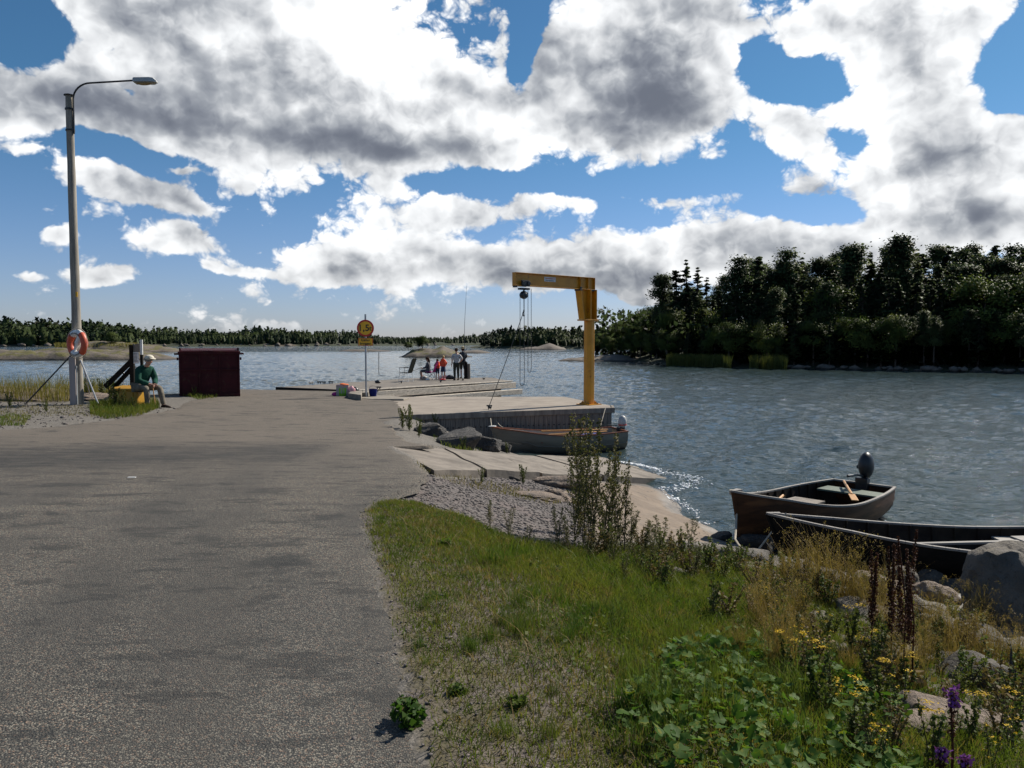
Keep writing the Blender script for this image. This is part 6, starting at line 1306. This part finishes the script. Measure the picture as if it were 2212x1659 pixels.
d_ = dist_edge(x, y); lush = sst(d_+.3*(fbm(x*1.2, y*1.2, 3, 5)), .5, 1.7)
h = (.018+.035*rng.random(len(x)))*(1+1.6*lush); V, Fq = blades(x, y, z-.004, h, .0035+.0025*rng.random(len(x)), .45); o = npmesh('turf', V, Fq, MT['grass']); tag(o, 'short trodden grass on the verge beside the asphalt', 'grass', kind='stuff')
x, y, z = scatter(near, 20000, lambda a, b_: turf_f(a, b_)*inpoly(a, b_, VERGE)*sst(dist_edge(a, b_)+.8*fbm(a*1.3, b_*1.3, 3, 15), .9, 2.2)*(fbm(a*2.6, b_*2.6, 3, 66) > -.05))
h = (.03+.16*rng.random(len(x))**2.2)*(.5+1.0*vn(x*3, y*3, 12)); V, Fq = blades(x, y, z-.01, h, .004+.003*rng.random(len(x)), .55); o = npmesh('long_grass', V, Fq, MT['grass2']); tag(o, 'longer green grass between the turf and the weeds', 'grass', kind='stuff')
x, y, z = scatter(near, 70000, lambda a, b_: inpoly(a, b_, VERGE)*sst(dist_edge(a, b_)+.2*fbm(a*4, b_*4, 3, 8), -.16, .08)); h = .010+.022*rng.random(len(x))
V, Fq = blades(x, y, z+.001, h, .003+.003*rng.random(len(x)), 1.5); o = npmesh('thatch', V, Fq, MT['straw3']); tag(o, 'dead brownish thatch lying between the turf blades', 'dead grass', kind='stuff')
x, y, z = scatter(near, 12000, lambda a, b_: inpoly(a, b_, VERGE)*.8*sst(dist_edge(a, b_), .1, .6)); h = .03+.10*rng.random(len(x))**2
V, Fq = blades(x, y, z-.004, h, .003+.002*rng.random(len(x)), .9); o = npmesh('dry_grass', V, Fq, MT['straw2']); tag(o, 'dry straw-coloured blades mixed into the verge', 'grass', kind='stuff')
# clover-like small leaves over the turf
x, y, z = scatter(near, 26000, lambda a, b_: inpoly(a, b_, VERGE)*(fbm(a*2.1, b_*2.1, 3, 33) > .0)*sst(dist_edge(a, b_), .4, 1.6))
V, Fq = leaf_cloud(x, y, z+.015+.05*rng.random(len(x)), len(x), .014, flat=.6); o = npmesh('ground_cover', V, Fq, MT['weed']); tag(o, 'low small-leaved ground cover in the grass', 'ground cover', kind='stuff')
# ---- plants as things
def weed(name, h, seed, leaf, stem, nst=3, nbr=12, lsz=.012, spread=.12, dens=10, fl=None, fln=0, flat=.2, brl=.22, up=.6, lo=.15):
    r_ = np.random.default_rng(seed); root = empty(name); st_ = MB(); C = []; T = []
    for s in range(nst):
        hh = h*r_.uniform(.7, 1); a = r_.random()*6.28; l = spread*r_.uniform(.3, 1)*h; b0 = Vector((r_.normal()*.02, r_.normal()*.02, -.03)); tp = Vector((l*cos(a), l*sin(a), hh)); md = b0.lerp(tp, .5)+Vector((-.15*l*cos(a), -.15*l*sin(a), 0))
        st_.tube([b0, md, tp], [.0045, .0035, .0012], 4, cap=False)
        for k in range(nbr):
            t = lo+(1-lo)*k/nbr; p_ = b0.lerp(md, t*2) if t < .5 else md.lerp(tp, t*2-1); a2 = r_.random()*6.28; bl = hh*brl*(1-t*.75)*r_.uniform(.6, 1.2); e_ = p_+Vector((bl*cos(a2)*(1-up*.5), bl*sin(a2)*(1-up*.5), bl*up))
            st_.tube([p_, e_], [.002, .001], 3, cap=False)
            for j in range(dens): f_ = r_.random(); q = p_.lerp(e_, f_); C.append(q[:]+np.array(r_.normal(size=3))*.006*1.5)
            T.append(e_)
        for j in range(int(dens*1.5)): q = md.lerp(tp, r_.random()); C.append(np.array(q[:])+r_.normal(size=3)*.006)
        T.append(tp)
    C = np.array(C); V, Fq = leaf_cloud(C[:, 0], C[:, 1], C[:, 2], len(C), lsz, flat=flat, rs=r_); npmesh('leaves', V, Fq, leaf, root); st_.build('stems', stem, root)
    if fl:
        for i in r_.permutation(len(T))[:fln]:
            Q = np.array([np.array(T[i][:])+r_.normal(size=3)*np.array([.010, .010, .003]) for j in range(14)]); V, Fq = leaf_cloud(Q[:, 0], Q[:, 1], Q[:, 2], len(Q), .006, flat=.75, rs=r_); npmesh('flower', V, Fq, fl, root)
    return root
def plant_at(o, px, py, z, label, cat, group=None, rz=None, s=1.):
    q = G(px, py, z); zz = gz(q.x, q.y); q = G(px, py, zz); o.location = (q.x, q.y, gz(q.x, q.y)); o.rotation_euler = (0, 0, random.random()*6.28 if rz is None else rz); o.scale = (s, s, s)
    for k in ('label', 'group', 'category'):
        if k in o: del o[k]
    return tag(o, label, cat, group)
# tall mugwort clump (the big weeds in the middle)
MT['weedt'] = leafmat('tall weed leaves', (.070, .078, .024), (.115, .105, .038), (.13, .085, .04), tr=.25, sc=5)
mw = [weed('tall_weed', 1.0, 200+i, MT['weedt'], MT['stalk'], nst=3, nbr=26, lsz=.010, spread=.16, dens=13, brl=.24, up=.8) for i in range(4)]
TALL = [(1285, 1170, 1.16, 'tallest bushy weed of the clump before the boat ramp'), (1262, 1178, 1.05, 'tall weed just left of the tallest one'), (1310, 1185, 1.05, 'tall weed just right of the tallest one'), (1250, 1150, .95, 'thin tall weed at the left edge of the clump, reaching over the boat'), (1330, 1190, .70, 'medium weed right of the tall clump'),
 (1205, 1200, .42, 'dark leafy bush at the left foot of the tall clump'), (1360, 1200, .55, 'bushy weed between the tall clump and the bare rock slab'), (1395, 1205, .45, 'slender weed before the bare rock slab'), (1430, 1210, .52, 'upright weed before the middle of the rock slab'), (1490, 1215, .50, 'feathery weed near the tip of the rock slab'), (1460, 1220, .36, 'small weed before the tip of the rock slab'), (1530, 1225, .33, 'low weed at the right end of the slab'),
 (1060, 1150, .30, 'bushy low weed at the edge of grass and gravel'), (1100, 1180, .30, 'low weed right of the first one at the gravel edge'), (1140, 1195, .22, 'smallest weed at the gravel edge'), (1225, 1215, .40, 'leafy weed at the near foot of the tall clump'), (1270, 1225, .38, 'dense leafy weed before the tall clump'), (1320, 1235, .38, 'dense weed right before the tall clump'), (1380, 1245, .32, 'low brownish weed among small stones'), (1450, 1265, .30, 'low brown weed at the head of the stony bank'), (1240, 1195, .75, 'bushy weed filling the left side of the tall clump'), (1300, 1200, .80, 'bushy weed filling the middle of the tall clump'), (1345, 1205, .85, 'rangy weed on the right side of the tall clump'), (1275, 1205, .62, 'leafy weed low in the middle of the tall clump'), (1410, 1230, .5, 'slim weed standing in the grass below the slab'), (1350, 1270, .34, 'dark weed in the grass below the tall clump'), (1500, 1250, .42, 'wispy weed above the stony bank')]
mused = set()
for i, (px, py, h_, lb_) in enumerate(TALL):
    j = i % 4
    if j in mused: o = copy_tree(mw[j])
    else: o = mw[j]; mused.add(j)
    plant_at(o, px, py, .8, lb_, 'weed', 'weeds between verge and shore', s=h_*1.28)
    if h_ < .6: o.scale = (h_*1.6, h_*1.6, h_)
# short filler weeds across the bank
fw = [weed('wild_plant', .35, 300+i, MT['weed'] if i % 2 == 0 else MT['weedb'], MT['stalk'], nst=4, nbr=9, lsz=.011, spread=.35, dens=7, brl=.3, up=.5) for i in range(4)]
yw = [weed('yellow_wildflower', .42, 330+i, MT['weed'], MT['stalk'], nst=3, nbr=9, lsz=.010, spread=.25, dens=6, fl=MT['yflow'], fln=6, brl=.28, up=.8) for i in range(3)]
fu = set()
def reuse(lst, j, key):
    if (key, j) in fu: return copy_tree(lst[j])
    fu.add((key, j)); return lst[j]
BK = [G(a, b_, c)[:2] for a, b_, c in ((1230, 1200, .9), (1500, 1195, .4), (1700, 1245, .2), (1950, 1310, .2), (2212, 1440, .3), (2400, 1659, .6), (1850, 1659, 1.0), (1700, 1450, .85), (1400, 1270, .9))]
x, y, z = scatter(BK, 150)
for i in range(len(x)):
    o = reuse(fw, i % 4, 'f'); o.location = (x[i], y[i], z[i]); o.rotation_euler = (0, 0, random.random()*6); s = random.uniform(.45, 1.2); o.scale = (s*1.15, s*1.15, s)
    for k in ('label', 'group', 'category'):
        if k in o: del o[k]
    tag(o, 'small wiry wild plant without flowers on the stony bank', 'wild plant', 'wild plants on the bank')
YB = [G(a, b_, c)[:2] for a, b_, c in ((1620, 1300, .6), (1850, 1400, .45), (2000, 1520, .6), (2212, 1640, .8), (2212, 1800, .9), (1750, 1659, 1.1), (1650, 1450, .9))]
x, y, z = scatter(YB, 20)
for i in range(len(x)):
    o = reuse(yw, i % 3, 'y'); s = random.uniform(.55, .95); o.location = (x[i], y[i], z[i]); o.rotation_euler = (0, 0, random.random()*6); o.scale = (s, s, s)
    for k in ('label', 'group', 'category'):
        if k in o: del o[k]
    tag(o, 'yellow-flowering wild plant on the lower right bank', 'wildflower', 'yellow wildflowers')
for px, py, z_, s, lb_ in ((1660, 1262, .3, .8, 'yellow-flowering plant by the end of the mooring rope'), (1640, 1280, .35, .7, 'yellow-flowering plant lower left of the rope end'), (1700, 1300, .35, .6, 'small yellow-flowering plant between the tilted rocks')):
    plant_at(reuse(yw, 0, 'y'), px, py, z_, lb_, 'wildflower', 'yellow wildflowers', s=s)
# tansy heads: flat yellow clusters
def tansy(seed):
    r_ = np.random.default_rng(seed); root = weed('tansy', .45, seed, MT['weed'], MT['stalk'], nst=4, nbr=8, lsz=.016, spread=.22, dens=8, brl=.15, up=.3, lo=.1); Q = []
    for k in range(3):
        c = np.array([r_.normal()*.09, r_.normal()*.07, .40+.05*r_.random()]); Q = np.array([c+r_.normal(size=3)*np.array([.020, .020, .003]) for j in range(30)])
        V, Fq = leaf_cloud(Q[:, 0], Q[:, 1], Q[:, 2], len(Q), .0065, flat=.8, rs=r_); npmesh('flower_head', V, Fq, MT['yflow'], root)
    return root
ta = [tansy(360+i) for i in range(3)]
for i, (px, py, s, lb_) in enumerate(((1840, 1420, .9, 'flat-headed yellow tansy before the dark stalks'), (1880, 1490, .8, 'yellow tansy at the near foot of the dark stalks'), (1760, 1560, .85, 'yellow tansy among the big green leaves'), (1905, 1560, .75, 'yellow tansy right of the big leaves'), (1850, 1659, .8, 'yellow tansy low in the bottom right'), (2010, 1700, .8, 'yellow tansy beside the bottom rock'), (2100, 1640, .7, 'pale yellow tansy on the bottom right rocks'), (2190, 1620, .7, 'pale yellow tansy at the right edge'), (1960, 1520, .7, 'yellow tansy right of the stalk feet'), (1700, 1500, .7, 'yellow tansy left of the other tansies'))):
    plant_at(reuse(ta, i % 3, 't'), px, py, .7, lb_, 'tansy', 'tansy plants', s=s)
# brown dock stalks
def dockplant(seed, h):
    r_ = np.random.default_rng(seed); root = empty('dock_plant'); st_ = MB(); C = []
    for s in range(3):
        a = r_.random()*6.28; l = .05*h; tp = Vector((l*cos(a), l*sin(a), h*r_.uniform(.82, 1))); st_.tube([(0, 0, -.03), Vector((l*.2, 0, h*.5)), tp], [.006, .005, .002], 5)
        for k in range(420): t = r_.uniform(.38, 1); q = Vector((0, 0, 0)).lerp(tp, t); w_ = .016*(1.15-t)*1.5*(.75+.25*sin(t*23+s*2)); C.append((q.x+r_.normal()*w_, q.y+r_.normal()*w_, q.z+r_.normal()*.005))
    C = np.array(C); V, Fq = leaf_cloud(C[:, 0], C[:, 1], C[:, 2], len(C), .008, rs=r_); npmesh('seed_heads', V, Fq, MT['dockst'], root); st_.build('stems', MT['dockst'], root)
    C = r_.normal(size=(60, 3))*np.array([.06, .06, .05])+np.array([0, 0, .08]); V, Fq = leaf_cloud(C[:, 0], C[:, 1], C[:, 2], 60, .03, rs=r_); npmesh('base_leaves', V, Fq, MT['weedb'], root); return root
for i, (px, py, h_, lb_) in enumerate(((1950, 1500, 1.10, 'tallest rust-brown dock plant standing before the black boat'), (1925, 1480, 1.0, 'rust-brown dock plant just left of the tallest'), (1968, 1520, .95, 'rust-brown dock plant just right of the tallest'), (1880, 1440, .8, 'shorter thin dock plant left of the group'))):
    plant_at(dockplant(400+i, h_), px, py, .55, lb_, 'dock plant', 'rust-brown dock plants')
# purple loosestrife
def loose(seed, h):
    r_ = np.random.default_rng(seed); root = empty('purple_loosestrife'); st_ = MB(); st_.tube([(0, 0, -.03), (.01, 0, h*.5), (.0, .01, h)], [.006, .006, .003], 6); st_.build('stem', MT['dockst'], root)
    t = r_.uniform(.6, .97, 160); C = np.stack([r_.normal(size=160)*.009, r_.normal(size=160)*.009, t*h], -1); V, Fq = leaf_cloud(C[:, 0], C[:, 1], C[:, 2], 160, .007, rs=r_); npmesh('calyces', V, Fq, MT['dockst'], root)
    C = np.stack([r_.normal(size=60)*.012, r_.normal(size=60)*.012, r_.uniform(.86, 1.02, 60)*h], -1); V, Fq = leaf_cloud(C[:, 0], C[:, 1], C[:, 2], 60, .010, rs=r_); npmesh('flowers', V, Fq, MT['purple'], root); return root
for px, py, h_, sd_, lb_ in ((2050, 1790, .52, 1, 'tallest purple loosestrife spike in the bottom right'), (2030, 1800, .30, 2, 'short faded loosestrife spike left of the tallest'), (2078, 1810, .28, 3, 'short loosestrife spike right of the tallest')):
    plant_at(loose(430+sd_, h_), px, py, .85, lb_, 'wildflower', 'loosestrife spikes')
# dry grass tufts
def tuft(seed, h, n_, mt, heads=True):
    r_ = np.random.default_rng(seed); root = empty('grass_tuft'); m_ = n_; x = r_.normal(size=m_)*.07; y = r_.normal(size=m_)*.07; hh = h*r_.uniform(.45, 1, m_)
    a = r_.random(m_)*6.28; l = hh*r_.uniform(.1, .55, m_); P = np.stack([x, y, 0*x-.02], -1); V = []; F4 = []
    dx, dy_ = np.cos(a), np.sin(a); sd = np.stack([-dy_, dx, 0*dx], -1)*.0022
    for j, (t, b_) in enumerate(((0, 0), (.35, .1), (.7, .42), (1, 1))): c = P+np.stack([dx*l*b_, dy_*l*b_, hh*(t if t < 1 else .93)], -1); w_ = (1, .9, .6, .25)[j]; V += [c-sd*w_, c+sd*w_]
    V = np.stack(V, 1).reshape(-1, 3); i = np.arange(m_)[:, None]*8; F4 = np.concatenate([i+[0, 1, 3, 2], i+[2, 3, 5, 4], i+[4, 5, 7, 6]], 0); npmesh('blades', V, F4, mt, root)
    if heads:
        k = r_.permutation(m_)[:int(m_*.25)]; C = []
        for q in k:
            for j in range(26): t = r_.random(); C.append((x[q]+dx[q]*l[q]*(.75+.45*t)+r_.normal()*.006, y[q]+dy_[q]*l[q]*(.75+.45*t)+r_.normal()*.006, hh[q]*(.84+.10*sin(t*3))+r_.normal()*.008-.03*t))
        C = np.array(C); V, Fq = leaf_cloud(C[:, 0], C[:, 1], C[:, 2], len(C), .0055, rs=r_); npmesh('seed_heads', V, Fq, MT['straw2'], root)
    return root
dt = [tuft(450+i, .8, 170, MT['straw2']) for i in range(3)]; gt = [tuft(460+i, .28, 120, MT['grass2'], False) for i in range(3)]
for i, (px, py, s, lb_) in enumerate(((1780, 1310, 1.05, 'largest golden dry grass tuft before the black boat'), (1740, 1290, .85, 'dry grass tuft left of the largest'), (1830, 1330, .95, 'dry grass tuft right of the largest'), (1870, 1350, .8, 'dry grass tuft beside the dark stalks'), (1700, 1270, .6, 'small dry grass tuft near the mooring rope'), (2010, 1400, .75, 'dry grass tuft between stalks and big boulder'), (2060, 1420, .7, 'thin dry grass leaning before the big boulder'), (2120, 1450, .75, 'dry grass tuft before the foot of the big boulder'), (1920, 1340, .8, 'dry grass tuft behind the dark stalks'), (2190, 1480, .7, 'dry grass tuft at the right edge'), (1990, 1460, .55, 'short dry grass tuft right of the stalks'), (1650, 1300, .5, 'short dry grass tuft on the stony bank'))):
    plant_at(reuse(dt, i % 3, 'd'), px, py, .3, lb_, 'grass tuft', 'dry grass tufts', s=s)
for i, (px, py, s) in enumerate([(random.uniform(1350, 1800), random.uniform(1380, 1640), random.uniform(.5, 1.0)) for _ in range(34)]+[(random.uniform(1050, 1500), random.uniform(1180, 1400), random.uniform(.35, .75)) for _ in range(34)]+[(random.uniform(900, 1300), random.uniform(1250, 1600), random.uniform(.2, .4)) for _ in range(18)]):
    plant_at(reuse(gt, i % 3, 'g'), px, py, 1.0, 'green tuft of long grass in the verge', 'grass tuft', 'green grass tufts', s=s)
for i in range(26):
    px, py = random.uniform(1560, 2230), random.uniform(1270, 1520); plant_at(reuse(dt, i % 3, 'd'), px, py, .4, 'thin wisp of dry yellow grass scattered over the stony bank', 'grass tuft', 'wisps of dry grass', s=random.uniform(.3, .62))
# coarse broad leaves (coltsfoot) patch, bottom right of the verge
CP = [G(a, b_, c)[:2] for a, b_, c in ((1440, 1420, 1.1), (1560, 1370, .95), (1800, 1440, .8), (1950, 1560, .85), (1990, 1760, .95), (1500, 1760, 1.2), (1330, 1600, 1.2))]
x, y, z = scatter(CP, 1700, lambda a, b_: .35+(fbm(a*2.5, b_*2.5, 3, 55) > -.02)*.65); VV = []; FF = []; off = 0
for i in range(len(x)):
    r0_ = random.uniform(.008, .034)*random.choice((.6, 1, 1)); hh = random.uniform(.01, .15); a0 = random.random()*6.28; tl = Matrix.Rotation(random.gauss(0, .45), 3, 'X') @ Matrix.Rotation(random.gauss(0, .45), 3, 'Y') @ Matrix.Rotation(a0, 3, 'Z'); c = Vector((x[i], y[i], z[i]+hh))
    m_ = 14; vs = [c+tl @ Vector((0, 0, -.12*r0_))]
    for k in range(m_): a = -pi*.92+2*pi*.92*k/(m_-1); rr = r0_*(1+.16*cos(a*5)+.12*random.random())*(1-.12*cos(a)); vs.append(c+tl @ Vector((rr*sin(a), rr*cos(a), r0_*.18*cos(2*a)+random.gauss(0, .03)*r0_)))
    VV += vs; FF += [(off, off+k, off+k+1) for k in range(1, m_)]; off += len(vs)
o = npmesh('coarse_leaves', np.array([v[:] for v in VV]), np.array(FF), MT['bigleaf']); tag(o, 'patch of broad lobed green leaves at the bottom of the verge', 'leaves', kind='stuff')
# small green rosette at asphalt edge + others
ro = [weed('rosette', .06, 480+i, MT['grass2'], MT['stalk'], nst=12, nbr=4, lsz=.012, spread=1.2, dens=5, brl=.5, up=.3) for i in range(2)]
for i, (px, py, s, lb_) in enumerate(((893, 1555, 1.6, 'lone green rosette growing at the edge of the asphalt'), (1110, 1530, .9, 'small green rosette in the thin turf'), (990, 1500, .8, 'tiny green tuft in the bare turf'), (960, 1175, 1.1, 'green rosette near the top of the verge'))):
    plant_at(reuse(ro, i % 2, 'r'), px, py, 1.27, lb_, 'rosette', 'rosettes in the verge', s=s)
# left side: tall shore grass, weeds by pole and box
n_ = 16000; x = np.concatenate([rng.uniform(-30, -12.4, n_)]); y = rng.uniform(22.0, 26.2, n_); k = y > 21.6+.6*vn(x*.6, x*0, 3); x, y = x[k], y[k]; z = ground_z(x, y, False)
V, Fq = blades(x, y, z-.03, rng.uniform(.35, .85, len(x))*(.75+.5*vn(x*.8, y*.8, 7)), .012+0*x, .22); o = npmesh('shore_grass', V, Fq, MT['drygrass']); tag(o, 'tall yellow-green grass on the shore left of the lamp post', 'grass', kind='stuff')
def patch(name, pix, n_, hmin, hmax, wdt, mt, label, z0=1.15, lean=.4):
    P = [G(a, b_, z0)[:2] for a, b_ in pix]; x, y, z = scatter(P, n_); V, Fq = blades(x, y, z-.01, rng.uniform(hmin, hmax, len(x)), wdt+0*x, lean); o = npmesh(name, V, Fq, mt); return tag(o, label, 'grass', kind='stuff')
patch('grass_patch', [(195, 898), (230, 905), (300, 897), (345, 882), (340, 868), (300, 866), (240, 872), (195, 878)], 5000, .06, .20, .012, MT['grass'], 'bright green grass at the feet of the seated man')
patch('grass_patch', [(395, 862), (430, 866), (465, 863), (470, 852), (395, 855)], 900, .05, .18, .014, MT['grass'], 'grass growing along the foot of the red container', z0=1.1)
patch('grass_patch', [(0, 925), (50, 925), (70, 905), (20, 900), (0, 905)], 700, .04, .10, .012, MT['grass'], 'green grass tufts at the left edge beside the asphalt')
patch('grass_patch', [(0, 905), (200, 902), (330, 890), (200, 880), (0, 885)], 1500, .03, .08, .010, MT['drygrass'], 'sparse grass on the gravel below the lamp post')
patch('grass_patch', [(868, 905), (900, 905), (925, 935), (960, 968), (1060, 985), (1050, 970), (930, 925)], 900, .04, .15, .012, MT['grass'], 'grass on the rock heap beside the dock', z0=.8)
patch('grass_patch', [(900, 1030), (1100, 1030), (1230, 1045), (1180, 1065), (1060, 1062), (900, 1040)], 700, .03, .10, .008, MT['drygrass'], 'thin grass in the gravel under the ramp edge', z0=.9)
lw = [weed('bushy_weed', .8, 500+i, MT['weed'], MT['stalk'], nst=7, nbr=14, lsz=.020, spread=.30, dens=8, brl=.25, up=.6) for i in range(2)]
for i, (px, py, z_, s, lb_) in enumerate(((240, 868, 1.15, .95, 'bushy weed between the lamp post stays and the yellow box'), (222, 862, 1.15, .8, 'weed under the slanting brace of the notice board'), (250, 880, 1.13, .75, 'leafy weed at the left end of the yellow box'), (190, 865, 1.15, .8, 'dark weed right behind the lamp post'), (276, 886, 1.13, .4, 'low weed before the yellow box'), (262, 882, 1.13, .6, 'bushy weed hiding the left half of the yellow box'), (290, 884, 1.13, .42, 'low weed before the right half of the yellow box'), (350, 868, 1.1, .5, 'weed between the seated man and the red container'), (525, 843, 1.05, .85, 'green bush at the right side of the red container'), (420, 858, 1.1, .4, 'low weed at the foot of the red container'), (20, 880, 1.15, .5, 'dark weed at the left edge by the asphalt'), (885, 930, .9, .75, 'yellow-green bush on the rock heap where the dock meets the road'), (870, 925, .95, .6, 'smaller yellow-green bush at the road end of the dock'), (1095, 980, .3, .35, 'small weed growing on the top edge of the ramp'), (1130, 1045, .8, .4, 'weed growing in the gravel below the ramp'), (905, 945, .9, .5, 'green weed in front of the upper rocks of the heap'), (940, 915, .95, .45, 'leafy weed on top of the rock heap by the dock wall'), (1000, 985, .6, .35, 'low weed at the foot of the biggest dark rock'), (1040, 1045, .85, .3, 'low weed in the gravel left of the middle slabs'), (100, 890, 1.15, .4, 'low weed on the gravel left of the lamp post'))):
    plant_at(reuse(lw, i % 2, 'l'), px, py, z_, lb_, 'weed', 'weeds around the landing', s=s)
for L_ in (mw, fw, yw, ta, dt, gt, ro, lw):
    for o in L_:
        if 'label' not in o:
            for c in list(o.children): bpy.data.objects.remove(c)
            bpy.data.objects.remove(o)
